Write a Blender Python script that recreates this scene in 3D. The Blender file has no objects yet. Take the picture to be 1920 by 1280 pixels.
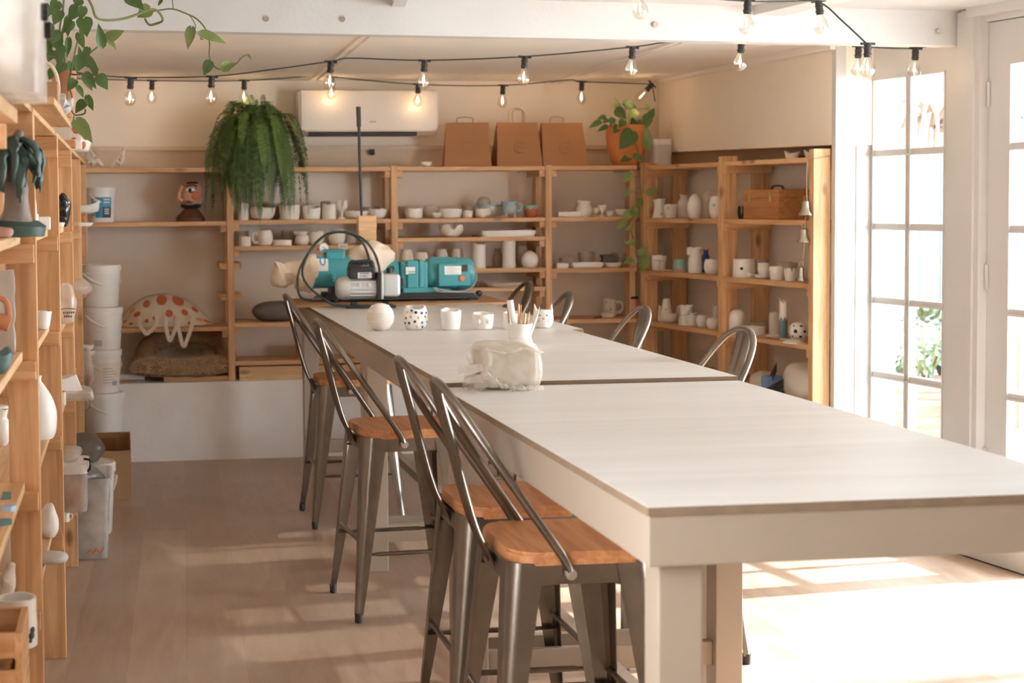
import bpy, bmesh, math, random
from mathutils import Vector, Matrix, Euler, noise
random.seed(7)
S = bpy.context.scene
COL = S.collection
PI = math.pi
H = 1.48
# ------------------------------------------------------------------ camera frame (world: Y runs along the tables, X across)
FPX, PX0, PY0 = 3100.0, 676.336, 536.28
RV = Vector((0.9900048877750576, -0.14078966578494606, -0.008282040186985333))
UV = Vector((0.015316736147331334, 0.0489560569665032, 0.9986834844334243))
FV = Vector((0.14019885796713424, 0.9888283847536212, -0.050623173846131304))
CP = Vector((0, 0, H))
def ray(x, y): return RV*((x-PX0)/FPX) - UV*((y-PY0)/FPX) + FV
def at(px, py, **k):
    d = ray(px, py)
    if 'z' in k: t = (k['z']-CP.z)/d.z
    elif 'y' in k: t = (k['y']-CP.y)/d.y
    else: t = (k['x']-CP.x)/d.x
    return CP + d*t
def depth(P): return (Vector(P)-CP).dot(FV)
AW = math.radians(8.2)                       # the side wall with the doors stands 8.2 degrees off the tables
WN = Vector((math.cos(AW), math.sin(AW), 0)); WD = Vector((-math.sin(AW), math.cos(AW), 0))
W0 = Vector((3.80, 6.4, 0))
def wp(s, off, z): return W0 + WD*s - WN*off + Vector((0, 0, z))     # point on the side wall: s along it, off into the room
def atw(px, py, off=0.0):
    d = ray(px, py); p0 = W0 - WN*off
    return CP + d*((p0-CP).dot(WN)/d.dot(WN))
# ------------------------------------------------------------------ materials
def newmat(name):
    m = bpy.data.materials.new(name); m.use_nodes = True
    nt = m.node_tree; return m, nt, nt.nodes['Principled BSDF']
def lin(c): return tuple(((x/255.0)/12.92 if x <= 10 else ((x/255.0+0.055)/1.055)**2.4) for x in c)
def mat(name, col, rough=.6, metal=0, var=.12, scale=8, bump=0, bscale=None, spec=.5, coat=0, trans=0, emit=None, sub=0):
    m, nt, b = newmat(name)
    b.inputs['Roughness'].default_value = rough; b.inputs['Metallic'].default_value = metal
    b.inputs['Specular IOR Level'].default_value = spec
    if coat: b.inputs['Coat Weight'].default_value = coat; b.inputs['Coat Roughness'].default_value = .15
    if trans: b.inputs['Transmission Weight'].default_value = trans
    tc = nt.nodes.new('ShaderNodeTexCoord'); n = nt.nodes.new('ShaderNodeTexNoise')
    n.inputs['Scale'].default_value = scale; n.inputs['Detail'].default_value = 4
    nt.links.new(tc.outputs['Object'], n.inputs['Vector'])
    r = nt.nodes.new('ShaderNodeMix'); r.data_type = 'RGBA'
    r.inputs[6].default_value = (*[c*(1-var) for c in col], 1); r.inputs[7].default_value = (*[min(1, c*(1+var)) for c in col], 1)
    nt.links.new(n.outputs['Fac'], r.inputs[0]); nt.links.new(r.outputs[2], b.inputs['Base Color'])
    if bump:
        n2 = nt.nodes.new('ShaderNodeTexNoise'); n2.inputs['Scale'].default_value = bscale or scale*4; n2.inputs['Detail'].default_value = 3
        nt.links.new(tc.outputs['Object'], n2.inputs['Vector'])
        bu = nt.nodes.new('ShaderNodeBump'); bu.inputs['Strength'].default_value = bump; bu.inputs['Distance'].default_value = .01
        nt.links.new(n2.outputs['Fac'], bu.inputs['Height']); nt.links.new(bu.outputs['Normal'], b.inputs['Normal'])
    if emit:
        b.inputs['Emission Color'].default_value = (*emit[:3], 1); b.inputs['Emission Strength'].default_value = emit[3]
    return m
def wood(name, c0, c1, axis, rough=.5, knots=True, fine=1.0, contrast=(.36, .66)):
    m, nt, b = newmat(name); b.inputs['Roughness'].default_value = rough
    tc = nt.nodes.new('ShaderNodeTexCoord'); mp = nt.nodes.new('ShaderNodeMapping')
    sc = [16*fine]*3; sc[axis] = 1.1*fine; mp.inputs['Scale'].default_value = sc
    nt.links.new(tc.outputs['Object'], mp.inputs['Vector'])
    n = nt.nodes.new('ShaderNodeTexNoise'); n.inputs['Scale'].default_value = 2.2; n.inputs['Detail'].default_value = 5; n.inputs['Distortion'].default_value = .8
    nt.links.new(mp.outputs[0], n.inputs['Vector'])
    rp = nt.nodes.new('ShaderNodeValToRGB'); e = rp.color_ramp.elements
    e[0].position, e[1].position = contrast; e[0].color = (*c0, 1); e[1].color = (*c1, 1)
    nt.links.new(n.outputs['Fac'], rp.inputs[0]); out = rp.outputs[0]
    if knots:
        mp2 = nt.nodes.new('ShaderNodeMapping'); s2 = [7.0]*3; s2[axis] = 3.2; mp2.inputs['Scale'].default_value = s2
        nt.links.new(tc.outputs['Object'], mp2.inputs['Vector'])
        v = nt.nodes.new('ShaderNodeTexVoronoi'); v.inputs['Scale'].default_value = 1.0
        nt.links.new(mp2.outputs[0], v.inputs['Vector'])
        r2 = nt.nodes.new('ShaderNodeValToRGB'); q = r2.color_ramp.elements
        q[0].position = .05; q[0].color = (.30, .20, .14, 1); q[1].position = .15; q[1].color = (1, 1, 1, 1)
        nt.links.new(v.outputs['Distance'], r2.inputs[0])
        mx = nt.nodes.new('ShaderNodeMix'); mx.data_type = 'RGBA'; mx.blend_type = 'MULTIPLY'; mx.inputs[0].default_value = .8
        nt.links.new(out, mx.inputs[6]); nt.links.new(r2.outputs[0], mx.inputs[7]); out = mx.outputs[2]
    nt.links.new(out, b.inputs['Base Color'])
    bu = nt.nodes.new('ShaderNodeBump'); bu.inputs['Strength'].default_value = .12; bu.inputs['Distance'].default_value = .004
    nt.links.new(n.outputs['Fac'], bu.inputs['Height']); nt.links.new(bu.outputs['Normal'], b.inputs['Normal'])
    return m
def clear(name, tint=(1, 1, 1), gloss=.08, rough=.02, diff=0.0, dcol=(.9, .9, .9)):
    """thin clear sheet: mostly see-through, a little mirror, optionally some milky body"""
    m = bpy.data.materials.new(name); m.use_nodes = True; nt = m.node_tree; nt.nodes.clear()
    o = nt.nodes.new('ShaderNodeOutputMaterial'); t = nt.nodes.new('ShaderNodeBsdfTransparent'); g = nt.nodes.new('ShaderNodeBsdfGlossy')
    t.inputs[0].default_value = (*tint, 1); g.inputs['Roughness'].default_value = rough
    mx = nt.nodes.new('ShaderNodeMixShader'); mx.inputs[0].default_value = gloss
    nt.links.new(t.outputs[0], mx.inputs[1]); nt.links.new(g.outputs[0], mx.inputs[2]); out = mx.outputs[0]
    if diff:
        d = nt.nodes.new('ShaderNodeBsdfDiffuse'); d.inputs[0].default_value = (*dcol, 1)
        tl = nt.nodes.new('ShaderNodeBsdfTranslucent'); tl.inputs[0].default_value = (*dcol, 1)
        ad = nt.nodes.new('ShaderNodeMixShader'); ad.inputs[0].default_value = .5
        nt.links.new(d.outputs[0], ad.inputs[1]); nt.links.new(tl.outputs[0], ad.inputs[2])
        m2 = nt.nodes.new('ShaderNodeMixShader')
        n = nt.nodes.new('ShaderNodeTexNoise'); n.inputs['Scale'].default_value = 14; tc = nt.nodes.new('ShaderNodeTexCoord')
        nt.links.new(tc.outputs['Object'], n.inputs['Vector'])
        mr = nt.nodes.new('ShaderNodeMapRange'); mr.inputs[1].default_value = .3; mr.inputs[2].default_value = .7
        mr.inputs[3].default_value = diff*.8; mr.inputs[4].default_value = min(1, diff*1.2)
        nt.links.new(n.outputs['Fac'], mr.inputs[0]); nt.links.new(mr.outputs[0], m2.inputs[0])
        nt.links.new(out, m2.inputs[1]); nt.links.new(ad.outputs[0], m2.inputs[2]); out = m2.outputs[0]
    nt.links.new(out, o.inputs[0]); return m
M = {}
P0, P1 = (.58, .315, .145), (.80, .50, .26)
for i, a in enumerate('xyz'): M['pine_'+a] = wood('pine_'+a, P0, P1, i)
for i, a in enumerate('xyz'): M['pale_'+a] = wood('pale_pine_'+a, (.60, .36, .17), (.80, .54, .30), i)
M['seat'] = wood('seat_oak', (.50, .205, .08), (.66, .315, .14), 1, rough=.42, knots=False, fine=1.4)
M['top'] = wood('whitewashed_plywood', (.64, .62, .59), (.72, .705, .68), 0, rough=.40, knots=False, fine=.36, contrast=(.2, .7))
M['ply_edge'] = mat('plywood_edge', (.24, .165, .105), .7, var=.25, scale=30)
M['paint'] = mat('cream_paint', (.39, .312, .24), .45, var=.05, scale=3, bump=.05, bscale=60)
M['white'] = mat('white_paint', (.64, .63, .615), .5, var=.04, scale=3, bump=.06, bscale=40)
M['beam'] = mat('rough_white_paint', (.68, .68, .67), .55, var=.05, scale=5, bump=.12, bscale=45)
M['door'] = mat('door_paint', (.60, .585, .565), .45, var=.04, scale=3, bump=.05, bscale=40)
M['wall'] = mat('wall_paint', (.91, .82, .70), .8, var=.05, scale=2.5, bump=.06, bscale=50)
M['brickwall'] = mat('painted_brick', (.86, .81, .75), .75, var=.09, scale=5, bump=.3, bscale=18)
M['ceil'] = mat('ceiling_paint', (.90, .865, .815), .8, var=.03, scale=2)
M['rail'] = mat('brown_rail', (.38, .25, .16), .6, var=.15, scale=6)
M['tanrail'] = mat('tan_rail', (.74, .60, .45), .6, var=.12, scale=6)
M['steel'] = mat('raw_steel', (.235, .20, .165), .32, 1.0, var=.28, scale=14, bump=.02, bscale=90)
M['bolt'] = mat('zinc_bolt', (.62, .6, .56), .35, 1.0, var=.1, scale=30)
M['rubber'] = mat('black_rubber', (.03, .03, .03), .6, var=.2, scale=20)
M['bisque'] = mat('bisque_clay', (.84, .77, .665), .75, var=.06, scale=18, bump=.06, bscale=90)
M['bisque2'] = mat('white_glaze', (.87, .84, .78), .35, var=.05, scale=12, bump=.03, bscale=60)
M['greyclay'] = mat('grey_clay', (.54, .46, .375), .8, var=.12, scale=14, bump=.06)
M['darkclay'] = mat('dark_clay', (.14, .13, .12), .7, var=.5, scale=25, bump=.1)
M['terra'] = mat('terracotta', (.64, .23, .075), .75, var=.14, scale=9, bump=.05)
M['terra_old'] = mat('weathered_terracotta', (.56, .25, .13), .85, var=.22, scale=11, bump=.08)
M['kraft'] = mat('kraft_paper', (.42, .20, .085), .75, var=.10, scale=4, bump=.05, bscale=30)
M['card'] = mat('cardboard', (.45, .27, .14), .8, var=.1, scale=6, bump=.03)
M['card_in'] = mat('cardboard_inside', (.36, .19, .09), .85, var=.1, scale=6)
M['plastic'] = mat('white_plastic', (.84, .81, .76), .4, var=.03, scale=5)
M['acwhite'] = mat('appliance_white', (.84, .78, .72), .35, var=.02, scale=3)
M['black'] = mat('black_plastic', (.022, .022, .022), .45, var=.2, scale=12)
M['cord'] = mat('cord_rubber', (.02, .035, .03), .55, var=.2, scale=20)
M['teal'] = mat('teal_enamel', (.07, .34, .37), .35, var=.10, scale=9, bump=.03, bscale=40)
M['alu'] = mat('cast_aluminium', (.66, .66, .64), .42, .55, var=.06, scale=25, bump=.03)
M['orange'] = mat('orange_button', (.75, .22, .07), .4)
M['cloth'] = mat('stained_calico', (.84, .70, .54), .9, var=.16, scale=7, bump=.25, bscale=22)
M['stone'] = mat('grey_stone', (.17, .155, .145), .8, var=.25, scale=18, bump=.1)
M['fur'] = mat('brown_fur', (.34, .215, .12), .9, var=.35, scale=30)
M['cream'] = mat('cream_cotton', (.80, .71, .59), .85, var=.06, scale=10, bump=.15, bscale=26)
M['dot'] = mat('orange_dot', (.60, .18, .08), .85, var=.12, scale=20)
M['dot2'] = mat('peach_dot', (.78, .45, .22), .85, var=.1, scale=20)
M['green'] = mat('pothos_leaf', (.085, .17, .045), .42, var=.45, scale=13, bump=.06, bscale=20)
M['green2'] = mat('pothos_pale_leaf', (.22, .30, .095), .42, var=.35, scale=11)
M['fern'] = mat('fern_leaf', (.062, .115, .022), .55, var=.5, scale=9)
M['fern2'] = mat('fern_young_leaf', (.15, .24, .05), .55, var=.35, scale=9)
M['stem'] = mat('vine_stem', (.16, .17, .06), .6, var=.4, scale=15)
M['soil'] = mat('potting_soil', (.05, .035, .025), .95, var=.4, scale=30, bump=.3)
M['blue'] = mat('label_blue', (.06, .28, .46), .5, var=.08)
M['lblue'] = mat('pale_blue_glaze', (.34, .50, .62), .35, var=.1, scale=20)
M['dblue'] = mat('deep_blue_glaze', (.03, .09, .30), .35, var=.2, scale=20)
M['mint'] = mat('mint_glaze', (.30, .52, .44), .4, var=.2, scale=60)
M['pinkclay'] = mat('pink_clay', (.55, .33, .27), .7, var=.1)
M['tealglaze'] = mat('teal_glaze', (.12, .24, .24), .35, var=.25, scale=30)
M['yellow'] = mat('yellow_glaze', (.78, .58, .22), .5, var=.1)
M['red'] = mat('brick_red_glaze', (.45, .12, .06), .35, var=.15, scale=20)
M['ink'] = mat('black_paint', (.015, .015, .02), .5, var=.2)
M['verdigris'] = mat('verdigris_glaze', (.045, .085, .07), .5, var=.7, scale=12, bump=.2, bscale=25)
M['purplegrey'] = mat('mauve_grey_glaze', (.26, .21, .18), .6, var=.3, scale=14, bump=.1)
M['gloss_black'] = mat('gloss_black_glaze', (.012, .012, .013), .12, var=.3, scale=14, bump=.1)
M['leather'] = mat('brown_leather', (.12, .05, .025), .5, var=.2, scale=20)
M['boxwood'] = wood('red_cedar', (.42, .17, .055), (.56, .26, .095), 0, rough=.42, knots=False, fine=1.2)
M['brass'] = mat('aged_brass', (.72, .58, .32), .35, 1.0, var=.25, scale=20)
M['bellmetal'] = mat('aged_pewter', (.46, .42, .35), .32, 1.0, var=.3, scale=25)
M['twine'] = mat('jute_twine', (.45, .32, .19), .9, var=.2, scale=60)
M['skin'] = mat('painted_face', (.58, .30, .19), .55, var=.3, scale=9, bump=.05)
M['blush'] = mat('painted_cheek', (.55, .16, .09), .55, var=.25, scale=14)
M['plaster'] = mat('raw_plaster', (.74, .66, .56), .85, var=.08, scale=14, bump=.1)
M['grey'] = mat('mid_grey', (.35, .34, .33), .6, var=.08)
M['lightgrey'] = mat('light_grey', (.62, .60, .57), .6, var=.05)
M['tool'] = wood('tool_beech', (.62, .42, .23), (.74, .55, .35), 2, knots=False)
M['ftape'] = mat('green_tape', (.02, .27, .14), .35, var=.15)
M['pink'] = mat('dusty_pink', (.60, .42, .38), .7, var=.15, scale=10)
M['coral'] = mat('coral_plastic', (.68, .30, .21), .35, var=.05)
M['glass'] = clear('window_glass', (.97, .985, .985), .05)
M['bulbglass'] = clear('bulb_glass', (.96, .94, .90), .20)
M['clearbox'] = clear('clear_plastic', (.94, .93, .91), .06, .15, .42, (.80, .77, .73))
M['film'] = clear('plastic_film', (.97, .96, .94), .07, .18, .34, (.90, .86, .80))
M['greyfilm'] = clear('grey_plastic_film', (.66, .64, .61), .10, .18, .5, (.40, .38, .35))
M['filament'] = mat('glowing_filament', (1, .75, .45), .5, emit=(1.0, .70, .40, 5))
# ------------------------------------------------------------------ mesh helpers
def bm(): return bmesh.new()
def box(b, c, s, rz=0, bev=0, seg=2, M4=None):
    mt = M4 if M4 is not None else Matrix.Translation(c) @ Matrix.Rotation(rz, 4, 'Z')
    r = bmesh.ops.create_cube(b, size=1, matrix=mt @ Matrix.Diagonal((*s, 1)))
    if bev:
        ed = list({e for v in r['verts'] for e in v.link_edges})
        bmesh.ops.bevel(b, geom=ed, offset=min(bev, min(s)*.45), segments=seg, profile=.5, affect='EDGES')
    return b
def bx(x0, x1, y0, y1, z0, z1, bev=0, b=None):
    b = b or bm(); return box(b, ((x0+x1)/2, (y0+y1)/2, (z0+z1)/2), (abs(x1-x0), abs(y1-y0), abs(z1-z0)), 0, bev)
def crv(pts, n=6):
    pts = [Vector(p) for p in pts]; out = []
    for i in range(len(pts)-1):
        p0 = pts[max(i-1, 0)]; p1 = pts[i]; p2 = pts[i+1]; p3 = pts[min(i+2, len(pts)-1)]
        for k in range(n):
            t = k/n
            out.append(.5*((2*p1)+(p2-p0)*t+(2*p0-5*p1+4*p2-p3)*t*t+(3*p1-p0-3*p2+p3)*t**3))
    out.append(pts[-1]); return out
def tube(b, pts, r, seg=8, cap=True, squash=None):
    pts = [Vector(p) for p in pts]; n = len(pts); rs = r if isinstance(r, (list, tuple)) else [r]*n
    t0 = (pts[1]-pts[0]).normalized(); up = Vector((0, 0, 1)) if abs(t0.z) < .9 else Vector((1, 0, 0))
    u = t0.cross(up).normalized(); rings = []
    for i, p in enumerate(pts):
        t = (pts[min(i+1, n-1)]-pts[max(i-1, 0)])
        t = t.normalized() if t.length > 1e-9 else t0
        u = (u-t*u.dot(t)); u = u.normalized() if u.length > 1e-6 else t.orthogonal().normalized()
        w = t.cross(u); q = squash[i] if squash else 1
        rings.append([b.verts.new(p+u*(math.cos(2*PI*k/seg)*rs[i])+w*(math.sin(2*PI*k/seg)*rs[i]*q)) for k in range(seg)])
    for a, c in zip(rings, rings[1:]):
        for k in range(seg): b.faces.new((a[k], a[(k+1) % seg], c[(k+1) % seg], c[k]))
    if cap:
        b.faces.new(rings[0][::-1]); b.faces.new(rings[-1])
    return b
def lathe(b, prof, seg=24, c=(0, 0, 0), fn=None, mt=None):
    rings = []
    for r, z in prof:
        if r < 1e-6:
            v = Vector((0, 0, z))+Vector(c)
            rings.append([b.verts.new(mt @ v if mt else v)])
        else:
            row = []
            for k in range(seg):
                a = 2*PI*k/seg; rr, zz = (r, z) if fn is None else fn(a, r, z)
                v = Vector((rr*math.cos(a), rr*math.sin(a), zz))+Vector(c)
                row.append(b.verts.new(mt @ v if mt else v))
            rings.append(row)
    for a, d in zip(rings, rings[1:]):
        if len(a) == 1 and len(d) == 1: continue
        for k in range(seg):
            k2 = (k+1) % seg
            if len(a) == 1: b.faces.new((a[0], d[k2], d[k]))
            elif len(d) == 1: b.faces.new((a[k], a[k2], d[0]))
            else: b.faces.new((a[k], a[k2], d[k2], d[k]))
    return b
def cyl(b, p0, p1, r, seg=16): return tube(b, [p0, p1], r, seg)
def ball(b, c, r, sc=(1, 1, 1), seg=16, rot=None):
    mt = Matrix.Translation(c)
    if rot: mt = mt @ Euler(rot).to_matrix().to_4x4()
    bmesh.ops.create_uvsphere(b, u_segments=seg, v_segments=max(6, seg*2//3), radius=r, matrix=mt @ Matrix.Diagonal((*sc, 1))); return b
def prism(b, poly, axis, d0, d1):
    """extrude a 2-D outline along an axis (0 x, 1 y, 2 z)"""
    def P(u, v, d): return (d, u, v) if axis == 0 else (u, d, v) if axis == 1 else (u, v, d)
    A = [b.verts.new(P(u, v, d0)) for u, v in poly]; B = [b.verts.new(P(u, v, d1)) for u, v in poly]; n = len(poly)
    b.faces.new(A[::-1]); b.faces.new(B)
    for i in range(n): b.faces.new((A[i], A[(i+1) % n], B[(i+1) % n], B[i]))
    return b
def rrect(w, h, r, n=5, cx=0, cy=0):
    o = []
    for sx, sy, a0 in ((1, 1, 0), (-1, 1, 90), (-1, -1, 180), (1, -1, 270)):
        for k in range(n+1):
            a = math.radians(a0+90*k/n); o.append((cx+sx*(w/2-r)+r*math.cos(a), cy+sy*(h/2-r)+r*math.sin(a)))
    return o
def crumple(b, amt, sc, seed=0, keep=None):
    off = Vector((seed*3.1, seed*1.7, seed*.9))
    for v in b.verts:
        d = noise.noise_vector(v.co*sc+off)
        f = 1 if keep is None else keep(v.co)
        v.co += d*amt*f
    return b
def obj(name, b, m, parent=None, loc=None, rz=0, smooth=True, sub=0, auto=40):
    bmesh.ops.recalc_face_normals(b, faces=b.faces)
    me = bpy.data.meshes.new(name); b.to_mesh(me); b.free()
    if isinstance(m, str): m = M[m]
    me.materials.append(m)
    if smooth:
        for p in me.polygons: p.use_smooth = True
        if auto and hasattr(me, 'set_sharp_from_angle'): me.set_sharp_from_angle(angle=math.radians(auto))
    o = bpy.data.objects.new(name, me); COL.objects.link(o)
    if parent is not None: o.parent = parent
    if loc is not None: o.location = loc
    if rz: o.rotation_euler = (0, 0, rz)
    if sub:
        s = o.modifiers.new('Subdivision', 'SUBSURF'); s.levels = sub; s.render_levels = sub
    return o
def tag(o, label, cat, group=None):
    o['label'] = label; o['category'] = cat
    if group: o['group'] = group
    return o
def thing(name, label, cat, loc=(0, 0, 0), rz=0, group=None):
    o = bpy.data.objects.new(name, None); COL.objects.link(o); o.location = loc; o.rotation_euler = (0, 0, rz); o.empty_display_size = .05
    return tag(o, label, cat, group)
def struct(name, b, m, smooth=False, parent=None, loc=None, rz=0):
    o = obj(name, b, m, parent, loc, rz, smooth=smooth)
    if parent is None: o['kind'] = 'structure'
    return o
def copytree(root, loc, rz, label, group=None):
    r = root.copy(); COL.objects.link(r); r.location = loc; r.rotation_euler = (0, 0, rz); r['label'] = label
    if group: r['group'] = group
    for ch in list(root.children):
        c = ch.copy(); COL.objects.link(c); c.parent = r
        for g in list(ch.children):
            d = g.copy(); COL.objects.link(d); d.parent = c
    return r
def text(body, size, m, parent, loc, rot, name='lettering'):
    cu = bpy.data.curves.new(name, 'FONT'); cu.body = body; cu.size = size; cu.align_x = 'CENTER'; cu.align_y = 'CENTER'; cu.extrude = .0004
    t_ = bpy.data.objects.new('tmp', cu); COL.objects.link(t_); bpy.context.view_layer.update()
    me = bpy.data.meshes.new_from_object(t_.evaluated_get(bpy.context.evaluated_depsgraph_get())); bpy.data.objects.remove(t_); me.materials.clear(); me.materials.append(M[m])
    o = bpy.data.objects.new(name, me); COL.objects.link(o); o.parent = parent; o.location = loc; o.rotation_euler = rot
    return o
# ================================================================== SETTING
def poly(b, pts, z0, z1): return prism(b, pts, 2, z0, z1)
def wpoly(s0, s1, o0, o1): return [wp(s, o, 0).xy for s, o in ((s0, o0), (s1, o0), (s1, o1), (s0, o1))]
def wbox(s0, s1, o0, o1, z0, z1, b=None): return poly(b or bm(), wpoly(s0, s1, o0, o1), z0, z1)
def yback(x): return 9.97+(x-3.29)*.02
# floor of grey-brown planks running away from the camera
def floor_mat():
    m, nt, b = newmat('floor_planks'); b.inputs['Roughness'].default_value = .36; b.inputs['Specular IOR Level'].default_value = .45
    tc = nt.nodes.new('ShaderNodeTexCoord'); mp = nt.nodes.new('ShaderNodeMapping'); mp.inputs['Rotation'].default_value = (0, 0, math.radians(91.9))
    nt.links.new(tc.outputs['Object'], mp.inputs['Vector'])
    br = nt.nodes.new('ShaderNodeTexBrick'); br.inputs['Scale'].default_value = 1; br.inputs['Brick Width'].default_value = 1.25
    br.inputs['Row Height'].default_value = .19; br.inputs['Mortar Size'].default_value = .0012; br.inputs['Bias'].default_value = 0
    br.inputs['Color1'].default_value = (.25, .25, .25, 1); br.inputs['Color2'].default_value = (.85, .85, .85, 1); br.inputs['Mortar'].default_value = (.1, .1, .1, 1)
    nt.links.new(mp.outputs[0], br.inputs['Vector'])
    m2 = nt.nodes.new('ShaderNodeMapping'); m2.inputs['Scale'].default_value = (1.2, 9, 1); nt.links.new(mp.outputs[0], m2.inputs['Vector'])
    n = nt.nodes.new('ShaderNodeTexNoise'); n.inputs['Scale'].default_value = 1.6; n.inputs['Detail'].default_value = 6; n.inputs['Distortion'].default_value = 1.6
    nt.links.new(m2.outputs[0], n.inputs['Vector'])
    ad = nt.nodes.new('ShaderNodeMix'); ad.data_type = 'RGBA'; ad.inputs[0].default_value = .68
    nt.links.new(br.outputs['Color'], ad.inputs[6]); nt.links.new(n.outputs['Fac'], ad.inputs[7])
    rp = nt.nodes.new('ShaderNodeValToRGB'); e = rp.color_ramp.elements
    e[0].position = .18; e[0].color = (.28, .172, .108, 1); e[1].position = .70; e[1].color = (.51, .37, .265, 1)
    nt.links.new(ad.outputs[2], rp.inputs[0])
    n3 = nt.nodes.new('ShaderNodeTexNoise'); n3.inputs['Scale'].default_value = 1.5; n3.inputs['Detail'].default_value = 5; nt.links.new(tc.outputs['Object'], n3.inputs['Vector'])
    r3 = nt.nodes.new('ShaderNodeMapRange'); r3.inputs[1].default_value = .45; r3.inputs[2].default_value = .75; r3.inputs[3].default_value = 0; r3.inputs[4].default_value = .35
    nt.links.new(n3.outputs['Fac'], r3.inputs[0])
    mx = nt.nodes.new('ShaderNodeMix'); mx.data_type = 'RGBA'; mx.inputs[7].default_value = (.58, .50, .42, 1)      # dried clay dust
    nt.links.new(r3.outputs[0], mx.inputs[0]); nt.links.new(rp.outputs[0], mx.inputs[6])
    nt.links.new(mx.outputs[2], b.inputs['Base Color'])
    rr = nt.nodes.new('ShaderNodeMapRange'); rr.inputs[3].default_value = .26; rr.inputs[4].default_value = .5
    nt.links.new(n.outputs['Fac'], rr.inputs[0]); nt.links.new(rr.outputs[0], b.inputs['Roughness'])
    bu = nt.nodes.new('ShaderNodeBump'); bu.inputs['Strength'].default_value = .12; bu.inputs['Distance'].default_value = .003
    nt.links.new(br.outputs['Fac'], bu.inputs['Height']); bu.invert = True; nt.links.new(bu.outputs['Normal'], b.inputs['Normal'])
    return m
struct('floor', poly(bm(), [(-1.2, -2.9), wp(-9.3, -.1, 0).xy, wp(3.9, -.1, 0).xy, (-1.2, 10.2)], -.1, 0), floor_mat())
struct('wall_back', poly(bm(), [(-.8, yback(-.8)), (3.6, yback(3.6)), (3.6, yback(3.6)+.15), (-.8, yback(-.8)+.15)], 0, 2.45), M['wall'])
b = bx(-.77, -.62, 2.75, 10.0, 0, 2.45); bx(-.77, -.62, -2.8, 1.45, 0, 2.45, b=b); bx(-.77, -.62, 1.45, 2.75, 0, .8, b=b); bx(-.77, -.62, 1.45, 2.75, 2.1, 2.45, b=b); struct('wall_left', b, M['wall'])  # out-of-view opening added to let light in from the left
struct('wall_front', bx(-.77, 5.3, -2.95, -2.8, 0, 2.45), M['wall'])
# the painted masonry ledge below the shelves
struct('wall_ledge', poly(bm(), [(-.62, 9.535), (3.12, 9.535), (3.3, 9.9), (3.3, yback(3.3)-.002), (-.62, yback(-.62)-.002)], 0, .452), M['brickwall'])
# side wall: lower wall set back behind a proud upper panel, brown rail between
struct('wall_right', wbox(1.335, 3.85, -.16, -.04, 0, 2.45), M['wall'])
b = bm(); lo = [wp(1.297, .195, 1.740), wp(3.56, .012, 1.772), wp(3.56, -.04, 1.772), wp(1.297, -.04, 1.740)]; hi = [wp(1.297, .195, 2.30), wp(3.56, .012, 2.30), wp(3.56, -.04, 2.30), wp(1.297, -.04, 2.30)]
L4 = [b.verts.new(p) for p in lo]; H4 = [b.verts.new(p) for p in hi]; b.faces.new(L4); b.faces.new(H4[::-1])
for i in range(4): b.faces.new((L4[i], L4[(i+1) % 4], H4[(i+1) % 4], H4[i]))
struct('wall_right_upper', b, M['wall'])
struct('trim_1', wbox(1.335, 3.56, -.039, -.012, 1.66, 1.766), M['rail'])
struct('trim_2', poly(bm(), [(-.62, yback(-.62)-.022), (3.2, yback(3.2)-.022), (3.2, yback(3.2)-.001), (-.62, yback(-.62)-.001)], 1.69, 1.82), M['tanrail'])
struct('trim_3', poly(bm(), [(-.62, yback(-.62)-.04), (3.2, yback(3.2)-.04), (3.2, yback(3.2)-.022), (-.62, yback(-.62)-.022)], 1.795, 1.82), M['tanrail'])
b = wbox(1.295, 1.330, .14, .195, 0, 2.30); wbox(1.305, 1.330, .075, .14, 0, 2.30, b); wbox(1.30, 1.330, .035, .075, 0, 2.30, b); wbox(1.312, 1.33, -.16, .035, 0, 2.30, b); wbox(1.425, 1.60, -.16, -.041, 0, 2.30, b); struct('wall_door_post', b, M['door'])
b = wbox(.425, .585, -.16, .03, 0, 2.30); wbox(.455, .50, .03, .042, 0, 2.30, b); struct('trim_4', b, M['door'])
b = wbox(-9.2, 1.31, -.16, .0, 2.245, 2.45); wbox(-9.2, .50, 0, .05, 2.27, 2.335, b); struct('wall_right_header', b, M['white'])
struct('wall_right_front', wbox(-9.2, -2.6, -.16, 0, 0, 2.245), M['wall'])
b = wbox(-.42, 1.29, .05, .40, .006, .14); struct('trim_5', b, M['white'])
struct('trim_6', wbox(-.42, 1.29, .052, .396, 0, .006), M['ink'])
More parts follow.
